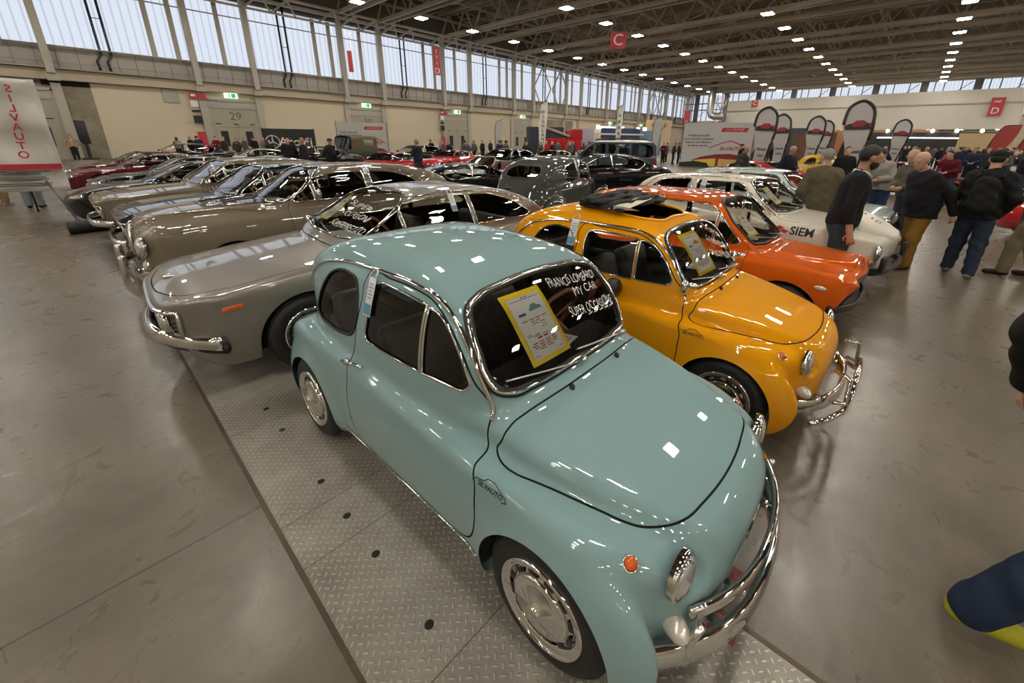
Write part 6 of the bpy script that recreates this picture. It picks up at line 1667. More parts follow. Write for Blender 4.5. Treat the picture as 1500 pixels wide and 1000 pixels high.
def swoosh(loc, hgt, yaw, mat, label, text=None, tmat=None, group=None, w=.8, tilt=0):
    """tall curved-top flag"""
    r = empty('feather_flag', loc, yaw, label, 'flag', group)
    out = spl([(0, .12 * hgt, 1), (0, .75 * hgt), (.15 * w, .93 * hgt), (.9 * w, 1.0 * hgt, 1), (.95 * w, .85 * hgt), (.75 * w, .4 * hgt), (.7 * w, .12 * hgt, 1)], 6)
    T = Matrix.Rotation(tilt, 4, 'Y'); n = len(out)
    P = lambda x, z, y=0: tuple(T @ Vector((x, y + .06 * math.sin(z * 1.7), z)))
    b = MB(); b.add([P(*p) for p in out] + [P(p[0], p[1], .02) for p in out], [tuple(range(n)), tuple(range(2 * n - 1, n - 1, -1))]); b.build('flag_cloth', mat, r)
    b = MB(); b.tube([P(0, 0), P(0, .75 * hgt), P(.15 * w, .93 * hgt), P(.9 * w, hgt)], .025, 6); b.build('flag_pole', BLACK, r)
    if text:
        b = MB(); k = len(text)
        for i, ch in enumerate(text): text_on(b, ch, T @ frame((.42 * w, -.08, hgt * (.80 - .6 * i / k)), (0, 0, -1), (1, 0, 0)) if False else T @ frame((.40 * w, -.10, hgt * (.80 - .62 * i / k)), (1, 0, 0), (0, 0, 1)), hgt * .075, bold=.006)
        b.build('lettering', tmat or TXT, r)
    return r
def hang_sign(c, w, hgt, yaw, txt, label, size, lines=None, cords=True):
    r = empty('hanging_sign', c, yaw, label, 'sign')
    b = MB(); b.box((0, 0, 0), (w, .06, hgt)); b.build('panel', RED, r)
    b = MB()
    for i, t in enumerate(lines or [(txt, 0, size)]):
        for sd in (-1, 1): text_on(b, t[0], frame((0, sd * .037, t[1]), (-sd, 0, 0), (0, 0, 1)), t[2], bold=.01)
    b.build('lettering', WHT, r)
    if cords:
        q = MB()
        for s in (-1, 1): q.tube([(s * w * .42, 0, hgt / 2), (s * w * .42, 0, 13.2 - c[2])], .014, 4)
        q.build('cord', STEEL, r)
    return r
def build_signs():
    # roll-up flag seen from behind: its lettering shows through mirrored
    r = empty('banner_flag', (-.82, 15.4, 0), math.radians(-8), 'white roll-up style banner with mirrored red lettering at the aisle end', 'banner')
    T = Matrix.Rotation(-.06, 4, 'Y')
    b = MB(); nx, nz = 8, 22; V = []; F = []
    for j in range(nz + 1):
        for i in range(nx + 1):
            x = -.62 + 1.34 * i / nx; z = .50 + 2.45 * j / nz
            V.append((x, .05 * math.sin(i * .9 + j * .35) + .03 * math.sin(j * .8), z))
    for j in range(nz):
        for i in range(nx): F.append((j * (nx + 1) + i, j * (nx + 1) + i + 1, (j + 1) * (nx + 1) + i + 1, (j + 1) * (nx + 1) + i))
    b.add(V, F, True); o = b.build('banner_cloth', pbr('banner_white', (.56, .54, .50), .7, noise=.06, scale=2.5), r)
    sm = o.modifiers.new('thick', 'SOLIDIFY'); sm.thickness = .01
    b = MB()
    for i, ch in enumerate('SILVAUTO'): text_on(b, ch, frame((.32 - .018 * i, -.10, 2.72 - .20 * i), (-1, 0, 0), (0, 0, 1)), .22, bold=.004)
    b.build('lettering', REDP, r)
    b = MB(); b.box((.05, -.085, 1.06), (1.34, .02, .12)); b.build('red_band', REDP, r)
    b = MB()
    for z, w in ((.95, .9), (.91, .6), (.82, .7), (.78, .8), (.68, .85), (.64, .8)): b.box((.05, -.09, z), (w, .012, .022))
    b.build('print_lines', TXT, r)
    b = MB(); b.tube([(.05, .12, 0), (.05, .12, 2.96)], .02, 6); b.tube([(-.64, .03, 2.96), (.74, .03, 2.96)], .018, 6); b.build('banner_pole', BLACK, r)
    o = MB(); o.lathe([(0, -.28), (.11, -.27), (.12, -.25), (.12, .25), (.11, .27), (0, .28)], 24, axis='X', M=Matrix.Translation((0, 0, .12)))
    r2 = empty('flag_base', (-.02, 11.6, 0), math.radians(5), 'black cylindrical flag weight with a rod lying beside the dark blue car', 'flag base')
    o.build('weight', RUBBER, r2); q = MB(); q.tube([(-.1, .06, .23), (-.25, 1.3, .9)], .018, 6); q.ball((-.1, .06, .235), .035, 10); q.build('rod', BLACK, r2)
    # boards and backdrops
    def aroldi(r, y):
        b = MB(); b.tube([(-1.02 + .40 * math.cos(a), y - .01, 1.45 + .40 * math.sin(a)) for a in np.linspace(0, 2 * PI, 40, endpoint=False)], .035, 5, True)
        for a in (PI / 2, PI / 2 + 2 * PI / 3, PI / 2 - 2 * PI / 3): b.tube([(-1.02, y - .01, 1.45), (-1.02 + .38 * math.cos(a), y - .01, 1.45 + .38 * math.sin(a))], [.06, .015], 5)
        b.build('logo_ring', pbr('logo_silver', (.55, .55, .55), .4), r)
    board('display_board', 'black dealer board with silver ring emblem and name in white', 'board', (10.6, 32.4, 0), 3.1, 2.3, math.radians(-18), BLK, [('Aroldi', .35, 1.45, .80, WHT, .0)], True, .06, None, aroldi)
    W, Hh = 4.2, 3.1
    def lines(w, h): return [(t, -.27 * w, z * h, h * .062, TXT, .006) for t, z in (('Vendita automobili', .72), ('nuove, sportive, semestrali', .645), ("d'epoca e da collezione", .57), ('di tutte le marche', .495))] + [('SILVAUTO', .21 * w, .43 * h, h * .105, REDP, .010, .25), ('CAR OUTLET', .23 * w, .845 * h, h * .066, WHT, .004)]
    board('backdrop_banner', 'grey printed dealer backdrop with red logo behind the canvas-topped field car', 'banner', (18.4, 37.7, 0), W, Hh, math.radians(-24), GREYB, lines(W, Hh), True, .04, None, silvauto_art(W, Hh))
    W, Hh = 4.9, 3.2
    board('backdrop_banner', 'large grey dealer backdrop with red logo and text near the white saloon roof', 'banner', (33.1, 11.5, 0), W, Hh, math.radians(-70), GREYB, lines(W, Hh), True, .04, None, silvauto_art(W, Hh))
    # teardrop flags
    for x, y, hgt, yaw, tilt, lb in [(20.37, 5.12, 3.25, -72, .03, 'teardrop flag with a red car print beside the large grey backdrop'), (25.43, 5.42, 3.25, -74, -.04, 'teardrop flag with a red car print, second from the grey backdrop'),
                                     (28.13, 4.55, 3.25, -80, .05, 'teardrop flag with a red car print, nearer of the leaning pair above the yellow car'), (33.66, 4.87, 3.25, -80, .05, 'teardrop flag with a red car print, further one of the leaning pair'),
                                     (18.93, 1.66, 3.25, -82, -.02, 'tallest teardrop flag with a red car print, above the black jumper'), (34.99, 1.19, 3.3, -86, .08, 'teardrop flag with a red car print above the bald men')]:
        teardrop((x, y, 0), hgt, math.radians(yaw), tilt, lb)
    swoosh((32.76, 4.03, 0), 3.3, math.radians(-75), BLK, 'plain dark feather flag leaning behind the teardrop flags', None, None, None, 1.0, .22)
    swoosh((27.5, 30.0, 0), 3.6, math.radians(-40), GREYB, 'plain pale feather flag standing before the cream wall', None, None, None, .8)
    swoosh((33.2, 29.5, 0), 5.6, math.radians(-40), WHT, 'white feather flag with dark vertical letters before the small red truck', 'HIGHLAND', BLK, None, .9)
    swoosh((34.5, 21.2, 0), 5.0, math.radians(-50), WHT, 'slim white feather flag with letters in front of the blue stand', 'ABARTH', BLK, None, .6)
    swoosh((41.0, 20.8, 0), 4.2, math.radians(-50), GREYB, 'pale lilac feather flag beyond the blue stand', None, None, None, .9)
    for x, y, t, lb in [(50, -3.7, .20, 'nearer the white gallery sign of the two red feather flags'), (50, -5.3, .22, 'further from the black stand of the two red feather flags')]:
        swoosh((x, y, 0), 3.7, math.radians(-88), pbr('flag_red', (.36, .05, .04), .6), lb, None, None, None, 1.2, t)
    # hanging signs
    hang_sign((34.3, 21.5, 10.05), 1.3, 1.3, math.radians(-60), 'C', 'square red sign with a white letter C hung from the roof', 1.25)
    hang_sign((34.9, -1.25, 10.45), 2.1, 2.1, math.radians(-85), 'D', 'large red sign with a white letter D at the top of the hall', 1.9)
    for (x, y, z, w, hh, yaw, ls, lb) in [(21.3, YW - 2.6, 9.0, .42, 1.9, -20, [], 'narrow plain red banner hung in front of the daylit windows'),
                                          (31.7, YW - 2.6, 10.4, .75, 3.0, -20, [('D', -1.05, .9), ('I', -.2, .55), ('V', .4, .55), ('E', 1.0, .55)], 'tall red banner with white letters hung in front of the daylit windows'),
                                          (99.4, 27.9, 9.7, 1.2, 1.2, -90, [('C', 0, 1.1)], 'small red sign with letter C on the white gallery'),
                                          (99.4, -7.4, 7.7, 1.5, 2.7, -90, [('D', -.6, 1.3), ('PAD', .75, .42)], 'red banner with white letter D on the white gallery'),
                                          (98.5, 41.8, 7.0, 1.2, 3.4, -60, [('C', -.9, 1.0)], 'red banner by the far corner of the daylit windows')]:
        hang_sign((x, y, z), w, hh, math.radians(yaw), '', lb, 1, ls, y > 40)
    # far stands
    def stand(name, lb, c, dims, yaw, mat, extra=None, cat='stand'):
        r = empty(name, c, math.radians(yaw), lb, cat); q = MB(); q.box((0, dims[1] / 2, dims[2] / 2), dims); q.build('wall_panel', mat, r)
        if extra: extra(r)
        return r
    def blue(r):
        q = MB(); q.box((0, -.1, 2.6), (5.9, .08, .18)); q.box((0, -.1, 2.1), (5.9, .08, .08)); q.build('white_stripe', WHT, r)
    stand('trade_stand', 'dark blue trade stand wall with white stripes', (46, 27.5, 0), (5.0, .3, 3.3), -35, pbr('stand_blue', (.03, .05, .14), .6), blue)
    stand('trade_stand', 'white and lilac poster wall beside the dark blue stand', (42.2, 30.2, 0), (2.4, .3, 3.2), -35, pbr('stand_lilac', (.42, .40, .48), .6))
    stand('trade_stand', 'black block standing behind the small red truck', (42, 36, 0), (4.5, 2.0, 3.4), -35, pbr('stand_black', (.03, .035, .06), .6))
    stand('trade_stand', 'light blue stand wall under the white lit name', (52, 27.8, 0), (5.5, .3, 3.2), -35, pbr('stand_lightblue', (.16, .24, .36), .6))
    def lit(r):
        q = MB(); text_on(q, 'Mercedes-Benz', frame((0, -.1, .9), (1, 0, 0), (0, 0, 1)), .78, bold=.02); q.build('lit_lettering', emis('lit_white', (1, .97, .9), 6), r)
        q = MB(); q.box((0, .2, .15), (6.0, .2, .3)); q.build('lit_band', emis('lit_yellow', (1, .85, .45), 1.5), r)
    stand('fascia_sign', 'white lit maker name above a stand by the cream wall', (60, 38, 3.0), (6.2, .3, .6), -35, WHT, lit, 'sign')
    def stag(r):
        q = MB(); br = pbr('drawing_brown', (.10, .055, .025), .7)
        for s in (-1, 1):
            q.tube([(s * .5, -.03, 3.1), (s * .55, -.03, 2.2), (s * .25, -.03, 1.4), (0, -.03, 1.1)], .06, 5); q.tube([(s * .3, -.03, 3.0), (s * .9, -.03, 3.4), (s * 1.4, -.03, 3.9)], .06, 5); q.tube([(s * .9, -.03, 3.4), (s * 1.1, -.03, 4.2)], .05, 5)
        q.build('drawing', br, r)
    stand('hanging_poster', 'beige poster with a brown line drawing near the bright stage lamps', (67, 33.0, .6), (4.6, .1, 4.6), -35, pbr('poster_beige', (.50, .40, .26), .7), stag, 'poster')
    for i, (x, y) in enumerate(((60.5, 33.2), (61.5, 32.6))):
        r = empty('stage_lamp', (x, y, 0), 0, 'glaring warm stage lamp on a tripod, %s the poster' % ('further from' if i == 0 else 'closer to'), 'lamp')
        q = MB(); q.tube([(0, 0, 0), (0, 0, 3.4)], .05, 6); q.build('stand_pole', BLACK, r)
        q = MB(); q.ball((0, 0, 3.6), .28, 14); q.build('bulb', emis('stage_warm', (1, .72, .35), 60), r)
    # booths under the gallery
    def booth(r):
        q = MB(); q.box((0, -.05, 2.9), (10, .1, .12)); q.build('light_strip', emis('strip_white', (1, .97, .9), 10), r)
        for i, x in enumerate(np.linspace(-6.5, 6.5, 6)): MB().ball((x, -.3, 3.9), .22, 10).build('spot_lamp', emis('spot_white', (1, .95, .85), 40), r)
    stand('trade_stand', 'black stand with a bright strip light under the white gallery', (88, .5, 0), (16, 3.0, 3.7), -90, BLK, booth)
    stand('trade_stand', 'copper coloured stand wall behind the black stand', (93, 5.5, 0), (14, .4, 4.2), -90, pbr('stand_copper', (.42, .18, .08), .5))
    stand('trade_stand', 'dark grey stand wall behind the teardrop flags', (60, 11.5, 0), (6, .4, 3.6), -75, pbr('stand_grey', (.05, .06, .07), .6))
    stand('trade_stand', 'brown stand wall with round lit display behind the teardrop flags', (55, 8.8, 0), (4, .4, 3.0), -75, pbr('stand_brown', (.12, .06, .035), .6))
    stand('trade_stand', 'tan stand wall far behind the red feather flags', (80, -6, 0), (5, .4, 3.4), -90, pbr('stand_tan', (.5, .38, .2), .6))
    # black speaker tower near concrete wall
    r = empty('loudspeaker', (1.2, 45.6, 0), 0, 'black upright loudspeaker standing against the concrete wall', 'loudspeaker')
    q = MB(); q.rbox((0, 0, 1.9), (.55, .5, 1.6), .05, 2); q.build('cabinet', BLACK, r); q = MB(); q.box((0, 0, .6), (.2, .2, 1.2)); q.box((0, 0, .05), (.9, .7, .1)); q.build('stand', BLACK, r)
    # steel barrier
    r = empty('crowd_barrier', (19.3, 3.3, 0), math.radians(-70), 'steel tube barrier in front of the red parked cars', 'barrier')
    q = MB(); q.tube([(-1.1, 0, 0), (-1.1, 0, 1.0), (1.1, 0, 1.0), (1.1, 0, 0)], .022, 6); q.build('frame', STEEL, r)
    q = MB()
    for x in np.linspace(-.95, .95, 9): q.tube([(x, 0, .2), (x, 0, 1.0)], .012, 5)
    q.build('bars', STEEL, r)
    # roll-up at the right edge
    board('roll_up_banner', 'white roll-up banner with red foot beside the backpack man at the frame edge', 'banner', (11.0, -2.6, 0), 1.0, 2.1, math.radians(-100), GREYB, [('auto', 0, 1.5, .3, REDP, .01)], False, .03)
# ------------------------------------------------------------------ things fixed to the cars
def onto(S, root, pts, view='front', side=1, off=0.0):
    P, n = surf(S['bvh'], pts, view, side, off); return P, n
def carM(root): return Matrix.Translation(root.location) @ Matrix.Rotation(root.rotation_euler[2], 4, 'Z')
def price_sheet(S, root, c, label, carcol, foot=True):
    """paper in a yellow sleeve standing inside the windscreen; corners (y,z): top left, top right, bottom right, bottom left as read"""
    c = [np.array(q) for q in c]
    r = empty('price_sheet', root.location, root.rotation_euler[2], label, 'price sheet'); r.scale = root.scale
    def pt(u, v, off):
        q = (c[0] * (1 - u) + c[1] * u) * (1 - v) + (c[3] * (1 - u) + c[2] * u) * v
        P, n = surf(S['bvh'], [tuple(q)], 'front', 1, 0)
        return P[0] + n[0] * off if P else Vector((0, q[0], q[1]))
    def patch(u0, v0, u1, v1, off, mat, name, nu=5, nv=6):
        V = [tuple(pt(u0 + (u1 - u0) * i / nu, v0 + (v1 - v0) * j / nv, off)) for j in range(nv + 1) for i in range(nu + 1)]
        F = [(j * (nu + 1) + i, (j + 1) * (nu + 1) + i, (j + 1) * (nu + 1) + i + 1, j * (nu + 1) + i + 1) for j in range(nv) for i in range(nu)]
        b = MB(); b.add(V, F, True); return b.build(name, mat, r)
    patch(0, 0, 1, 1, -.012, pbr('sleeve_yellow', (.95, .66, .01), .4), 'yellow_sleeve')
    patch(.10, .07, .90, .93, -.010, pbr('sheet_paper', (.88, .86, .81), .5), 'paper')
    patch(.14, .115, .86, .122, -.0088, BROWN, 'heading_rule', 4, 1)
    patch(.19, .30, .36, .335, -.0088, pbr('print_blue', (.05, .08, .16), .5), 'maker_panel', 2, 1)
    b = MB()
    s = .16
    for (x, z) in [CARP]if False else [(0, 0)]:
        V = [tuple(pt(.63 + px * s, .285 - pz * s * .75, -.0086)) for px, pz in [(-1, -.15), (-1, .12), (-.7, .24), (-.55, .55), (.1, .62), (.5, .3), (.95, .2), (1, -.15)]]
        b.add(V, [tuple(range(len(V)))])
    b.build('car_picture', carcol, r)
    def lines(rows, mat, name):
        b = MB()
        for v, u0, u1, t in rows:
            n = max(2, int((u1 - u0) / .14))
            for k in range(n):
                a = u0 + (u1 - u0) * k / n; e = u0 + (u1 - u0) * (k + .78) / n
                V = [tuple(pt(a, v, -.0088)), tuple(pt(a, v + t, -.0088)), tuple(pt(e, v + t, -.0088)), tuple(pt(e, v, -.0088))]
                b.add(V, [(0, 1, 2, 3)])
        b.build(name, mat, r)
    lines([(.405, .2, .84, .012), (.44, .38, .64, .012), (.66, .36, .66, .022), (.72, .2, .82, .013), (.75, .16, .84, .013), (.78, .2, .8, .013), (.81, .3, .7, .013)], REDP, 'red_print')
    lines([(.09, .42, .6, .01), (.475, .4, .75, .009), (.51, .62, .72, .009), (.545, .58, .74, .009), (.59, .16, .26, .009), (.615, .16, .5, .009), (.635, .3, .72, .009), (.885, .14, .24, .009), (.885, .76, .86, .009)], TXT, 'dark_print')
    return r
def scrawl(S, root, rows, name='painted_lettering', size=.05, parent=None, view='front', bold=.0016):
    """hand lettering brushed on the glass: rows of (text, (y,z) start, (y,z) end, height)"""
    for txt, a, e, hgt in rows:
        b = MB()
        V, F = text_mesh(txt, 1.0, bold=-.010, shear=.2, spacing=1.0, align='LEFT', fine=.25)
        w = V[:, 0].max() - V[:, 0].min(); V[:, 0] -= V[:, 0].min()
        out = []
        for x, y, z in V:
            t = x / w; wob = .06 * math.sin(t * len(txt) * 2.1) + .05 * math.sin(t * 17)
            q = (a[0] + (e[0] - a[0]) * t, a[1] + (e[1] - a[1]) * t + (y + wob) * hgt * 1.25)
            P, n = surf(S['bvh'], [q], view, 1, .0022)
            out.append(tuple(P[0]) if P else None)
        ok = [f for f in F if all(out[i] is not None for i in f)]
        out = [o or (0, 0, 0) for o in out]
        b.add(out, ok); b.build(name, pbr('glass_marker_white', (.80, .79, .76), .6), parent or root)
def hang_tag(S, root, x, zt, sd, label, l=.21, w=.055):
    """card hooked over the top of a side window"""
    P, n = surf(S['bvh'], [(x, zt), (x, zt - l)], 'side', sd, .018)
    r = empty('hang_tag', root.location, root.rotation_euler[2], label, 'tag'); r.scale = root.scale
    dn = (P[1] - P[0]).normalized(); ax = Vector((1, 0, 0)); nn = n[0]
    M = frame(P[0], ax * (1 if sd < 0 else -1), -dn)
    b = MB(); b.rbox((0, -l * .40, 0), (w, l * .80, .003), .001, 1, M=M); b.build('card', pbr('tag_white', (.66, .68, .70), .5), r)
    b = MB(); b.box((0, -l * .66, .0022), (w * .9, l * .22, .001), M=M); b.build('blue_band', pbr('tag_blue', (.10, .25, .42), .5), r)
    b = MB()
    for k in range(5): b.box((0, -l * (.14 + .07 * k), .0022), (w * (.7 if k % 2 else .5), l * .02, .001), M=M)
    b.build('print_lines', pbr('tag_print', (.18, .22, .30), .6), r)
    b = MB(); b.tube([M @ Vector((w * .42 * math.cos(t), .0 + l * .17 * max(0, math.sin(t)), -.008 * (math.sin(t) > .5))) for t in np.linspace(0, PI, 10)], .006, 6, sq=(1, .5)); b.build('hook', pbr('tag_white', (.66, .68, .70), .5), r)
    return r
def dash_paper(S, root, pts, label):
    r = empty('paper_sheet', root.location, root.rotation_euler[2], label, 'paper'); r.scale = root.scale
    b = MB(); b.add(pts, [(0, 1, 2, 3)]); b.build('sheet', WHITE, r)
    b = MB(); c = [Vector(p) for p in pts]
    for k in range(6):
        v = .15 + .12 * k; a = c[0].lerp(c[3], v); e = c[1].lerp(c[2], v); up = Vector((0, 0, .0015)); d = (c[3] - c[0]) * .03
        b.add([a.lerp(e, .1) + up, a.lerp(e, .85) + up, a.lerp(e, .85) + d + up, a.lerp(e, .1) + d + up], [(0, 1, 2, 3)])
    b.build('print_lines', TXT, r)
    return r
def recolour(root, mp):
    """give a copied car its own paint"""
    def go(o):
        for s in o.material_slots:
            if s.material and s.material.name in mp:
                m = mp[s.material.name]; s.link = 'OBJECT'; s.material = m
        for c in o.children: go(c)
    go(root)
def dup_car(root, loc, deg, label, mp=None, cat='car'):
    c = copy_tree(root); c.location = (loc[0], loc[1], 0); c.rotation_euler = (0, 0, math.radians(deg)); tag(c, label, cat)
    if 'group' in c: del c['group']
    if mp: recolour(c, mp)
    return c
P_AQUA = paint('paint_aqua', (.235, .365, .372)); P_YEL = paint('paint_yellow', (.80, .335, .002)); P_SILV = paint('paint_silver', (.24, .222, .193), 1); P_BEIGE = paint('paint_beige', (.175, .143, .103))
P_NAVY = paint('paint_navy', (.006, .008, .020)); P_GOLD = paint('paint_gold', (.17, .137, .095)); P_OR = paint('paint_orange', (.66, .115, .008)); P_WHITE = paint('paint_white', (.70, .66, .56)); P_LB = paint('paint_lightblue', (.47, .56, .56))
P_VG = paint('paint_greygreen', (.050, .055, .048)); P_BLK = paint('paint_black', (.006, .006, .007)); P_DRED = paint('paint_dark_red', (.10, .006, .014)); P_RED = paint('paint_red', (.42, .008, .012)); P_CONV = paint('paint_pale_silver', (.40, .38, .33)); P_SUV = paint('paint_slate', (.05, .068, .09)); P_Y2 = paint('paint_lemon', (.72, .42, .02))
def build_cars():
    R_ = math.radians
    S = fiat_spec(P_AQUA, .0115); S['extra'] = lambda S, r, b: (fiat_extra(S, r, b), fiat_bumper(r, b, 'bar'))
    car = make_car(S, 'car', (1.345, 1.557, 0), R_(-88.96), 'small pale aqua blue two-door saloon nearest the camera on the tread plate')
    price_sheet(S, car, [(-.259, 1.176), (-.010, 1.176), (-.012, .921), (-.260, .920)], 'yellow framed price sheet in the windscreen of the pale aqua blue car', P_AQUA)
    scrawl(S, car, [('FRANCIS LOMBARDI', (.04, 1.158), (.415, 1.128), .040), ('MY CAR', (.175, 1.094), (.375, 1.086), .040), ('SUPER OCCASIONE', (.075, 1.03), (.45, 1.002), .044)], parent=S['o_ws'])
    b = MB()
    for k in range(5): b.tube([p for p in surf(S['bvh'], [(.20 + .05 * k, .995 - .004 * k), (.23 + .05 * k, .997 - .004 * k)], 'front', 1, .003)[0]], .004, 5)
    b.build('painted_strokes', pbr('glass_marker_white', (.8, .79, .76), .6), S['o_ws'])
    hang_tag(S, car, -.225, 1.178, -1, 'white and blue tag hooked on the side window of the pale aqua blue car', .235, .06)
    dash_paper(S, car, [(.52, .02, .872), (.49, .17, .872), (.33, .14, .866), (.36, -.03, .866)], 'white paper lying on the dashboard of the pale aqua blue car')
    S = fiat_spec(P_YEL, .0125); S['R'] = .258
    S['holes'] = [dict(pts=half2full([(.205, 0), (.20, .24), (.15, .30), (-.20, .31), (-.36, .29), (-.38, 0)]), view='top', sel=lambda V: (V[:, 2] > 1.2))]
    def ex(S, r, b):
        fiat_extra(S, r, b); fiat_bumper(r, b, 'nerf')
        q = MB(); P, nn = surf(b, [(.10, .77)], 'side', -1, 0)
        c = P[0] + Vector((.02, -.10, .055)); q.tube([P[0], P[0] + Vector((0, -.05, .02)), c], .012, 8); q.ball(c, (.06, .09, .075), 16); q.build('door_mirror', BLACK, r)
        for sd in (1, -1):
            P, nn = surf(b, [(.545, .87)], 'side', sd, .0)
            q = MB(); q.ball(P[0] + nn[0] * .03 + Vector((0, 0, .02)), (.03, .03, .055), 14); q.ball(P[0] + nn[0] * .035 + Vector((.05, 0, .045)), (.035, .022, .022), 12); q.build('wing_mirror', CHROME, r)
        # roof frame and the folded canvas
        P, nn = surf(b, spl(half2full([(.205, 0), (.20, .24), (.15, .30), (-.20, .31), (-.36, .29), (-.38, 0)]), 6), 'top', 1, .004)
        q = MB(); q.tube(P, .012, 6, True); q.build('sunroof_frame', P_YEL, r)
        q = MB()
        for k in range(7):
            x0 = -.06 - .055 * k; z0 = 1.325 + .006 * k + .014 * (k % 2)
            q.tube([(x0 + .05 * (1 - abs(t)) + .02 * math.sin(k * 2 + t * 4), .40 * t, z0 + .022 * (1 - t * t) + .010 * math.sin(t * 9 + k)) for t in np.linspace(-1, 1, 15)], 1.0, 8, sq=(.045, .016))
        q.rbox((-.26, 0, 1.325), (.36, .72, .04), .02, 3); q.build('folded_canvas', pbr('black_canvas', (.016, .015, .014), .85, bump=.4, bscale=60), r)
        q = MB(); q.add([(.04, -.38, 1.347), (.0, .05, 1.372), (-.10, .05, 1.382), (-.08, -.39, 1.352)], [(0, 1, 2, 3)]); q.add([(.10, -.34, 1.328), (.04, -.38, 1.347), (-.08, -.39, 1.352), (-.15, -.41, 1.322)], [(0, 1, 2, 3)]); q.build('canvas_lining', pbr('lining_cream', (.62, .58, .48), .8), r)
    S['extra'] = ex
    yel = make_car(S, 'car', (3.055, 1.52, 0), R_(-89.4), 'small mustard yellow two-door saloon with an open canvas roof')
    price_sheet(S, yel, [(-.235, 1.177), (.065, 1.178), (.035, .918), (-.270, .924)], 'yellow framed price sheet in the windscreen of the mustard yellow car', P_YEL)
    scrawl(S, yel, [('SUPER', (.24, 1.17), (.44, 1.07), .05), ('CONDIZIONI', (.14, 1.10), (.45, .985), .05), ('UNICO PROPR.', (.06, 1.015), (.44, .925), .05)], parent=S['o_ws'])
    hang_tag(S, yel, -.365, 1.215, -1, 'white and blue tag hooked on the quarter window of the mustard yellow car', .26, .07)
    dash_paper(S, yel, [(.52, .06, .872), (.49, .26, .872), (.33, .24, .866), (.36, .02, .866)], 'white paper lying on the dashboard of the mustard yellow car')
    S = silver_spec(P_SILV, .018)
    c = make_car(S, 'car', (2.30, 4.02, 0), R_(177.0), 'silver fastback coupe parked beside the pale aqua blue car')
    price_sheet(S, c, [(-.63, 1.205), (-.42, 1.215), (-.30, 1.02), (-.52, 1.02)], 'yellow framed price sheet in the windscreen of the silver coupe', P_SILV)
    scrawl(S, c, [('SUPER', (-.25, 1.17), (.27, 1.15), .040), ('OCCASIONI', (-.18, 1.095), (.42, 1.085), .040), ('SUPERPREZZO', (-.12, 1.02), (.58, 1.015), .040)], parent=S['o_ws'])
    hang_tag(S, c, -.25, 1.275, 1, 'white and blue tag hooked on the side window of the silver coupe', .24, .065)
    dash_paper(S, c, [(.80, -.10, .925), (.74, .34, .925), (.54, .30, .915), (.56, -.12, .915)], 'white papers spread on the dashboard of the silver coupe')
    S = beige_spec(P_BEIGE, .02)
    c = make_car(S, 'car', (2.42, 6.2, 0), R_(178.5), 'rounded beige saloon with a tall bonnet beyond the silver coupe')
    hang_tag(S, c, -.32, 1.40, 1, 'white tag hooked on the door window of the rounded beige saloon', .26, .08)
    dash_paper(S, c, [(.84, -.05, 1.04), (.80, .25, 1.04), (.60, .22, 1.03), (.64, -.06, 1.03)], 'white paper lying on the dashboard of the rounded beige saloon')
    S = boxy_spec(P_NAVY, .024, style=0)
    c = make_car(S, 'car', (2.35, 8.15, 0), R_(180), 'dark blue square saloon between the beige saloon and the gold saloon')
    hang_tag(S, c, -.36, 1.34, 1, 'white tag hooked on the door window of the dark blue square saloon', .24, .08)
    S = boxy_spec(P_GOLD, .024, style=1, nose=2.2)
    gold = make_car(S, 'car', (2.3, 10.3, 0), R_(181), 'metallic gold square saloon beyond the dark blue saloon')
    S = small_spec(P_OR, .016, 'orange')
    c = make_car(S, 'car', (5.02, 1.752, 0), R_(-91.5), 'bright orange small saloon beside the mustard yellow car'); c.scale = (.97, .89, .925)
    price_sheet(S, c, [(-.36, 1.18), (-.12, 1.185), (-.20, .96), (-.45, .96)], 'yellow framed price sheet in the windscreen of the bright orange car', P_OR)
    scrawl(S, c, [('SUPER PREZZO', (-.02, 1.19), (.40, 1.05), .05), ('OCCASIONE', (-.02, 1.10), (.34, .99), .05)], parent=S['o_ws'])
    hang_tag(S, c, -.36, 1.30, -1, 'white tag hooked on the door window of the bright orange car', .22, .08)
    dash_paper(S, c, [(.66, -.10, .855), (.64, .16, .855), (.46, .14, .848), (.48, -.12, .848)], 'white paper lying on the dashboard of the bright orange car')
    S = small_spec(P_WHITE, .018, 'rally')
    c = make_car(S, 'car', (6.74, 1.89, 0), R_(-97.4), 'cream white rally saloon with black sponsor letters on the bonnet')
    price_sheet(S, c, [(-.30, 1.22), (-.10, 1.235), (-.13, 1.04), (-.32, 1.03)], 'yellow framed price sheet in the windscreen of the cream white rally saloon', P_WHITE)
    scrawl(S, c, [('OCCASIONE', (.0, 1.22), (.40, 1.07), .05)], parent=S['o_ws'])
    hang_tag(S, c, -.30, 1.31, -1, 'white tag hooked on the side window of the cream white rally saloon', .22, .08)
    S = small_spec(P_LB, .02, 'blue')
    c = make_car(S, 'car', (8.9, 2.0, 0), R_(-93.5), 'pale ice blue saloon beyond the cream white rally saloon')
    price_sheet(S, c, [(-.48, 1.184), (-.28, 1.19), (-.32, .995), (-.54, .99)], 'yellow framed price sheet in the windscreen of the pale ice blue saloon', P_LB)
    S = vintage_spec(P_VG, .02)
    c = make_car(S, 'car', (7.05, 5.79, 0), R_(10.6), 'grey green pre-war style saloon seen from behind with plate AO 1069')
    hang_tag(S, c, -.12, 1.39, -1, 'white tag hooked on the side window of the grey green rounded saloon', .24, .07)
    # ---- lower detail cars further away
    S = low_spec(P_BLK, .03)
    low = make_car(S, 'car', (1.95, 12.9, 0), R_(181), 'glossy black low sports coupe beyond the gold saloon')
    K = 'paint_black'
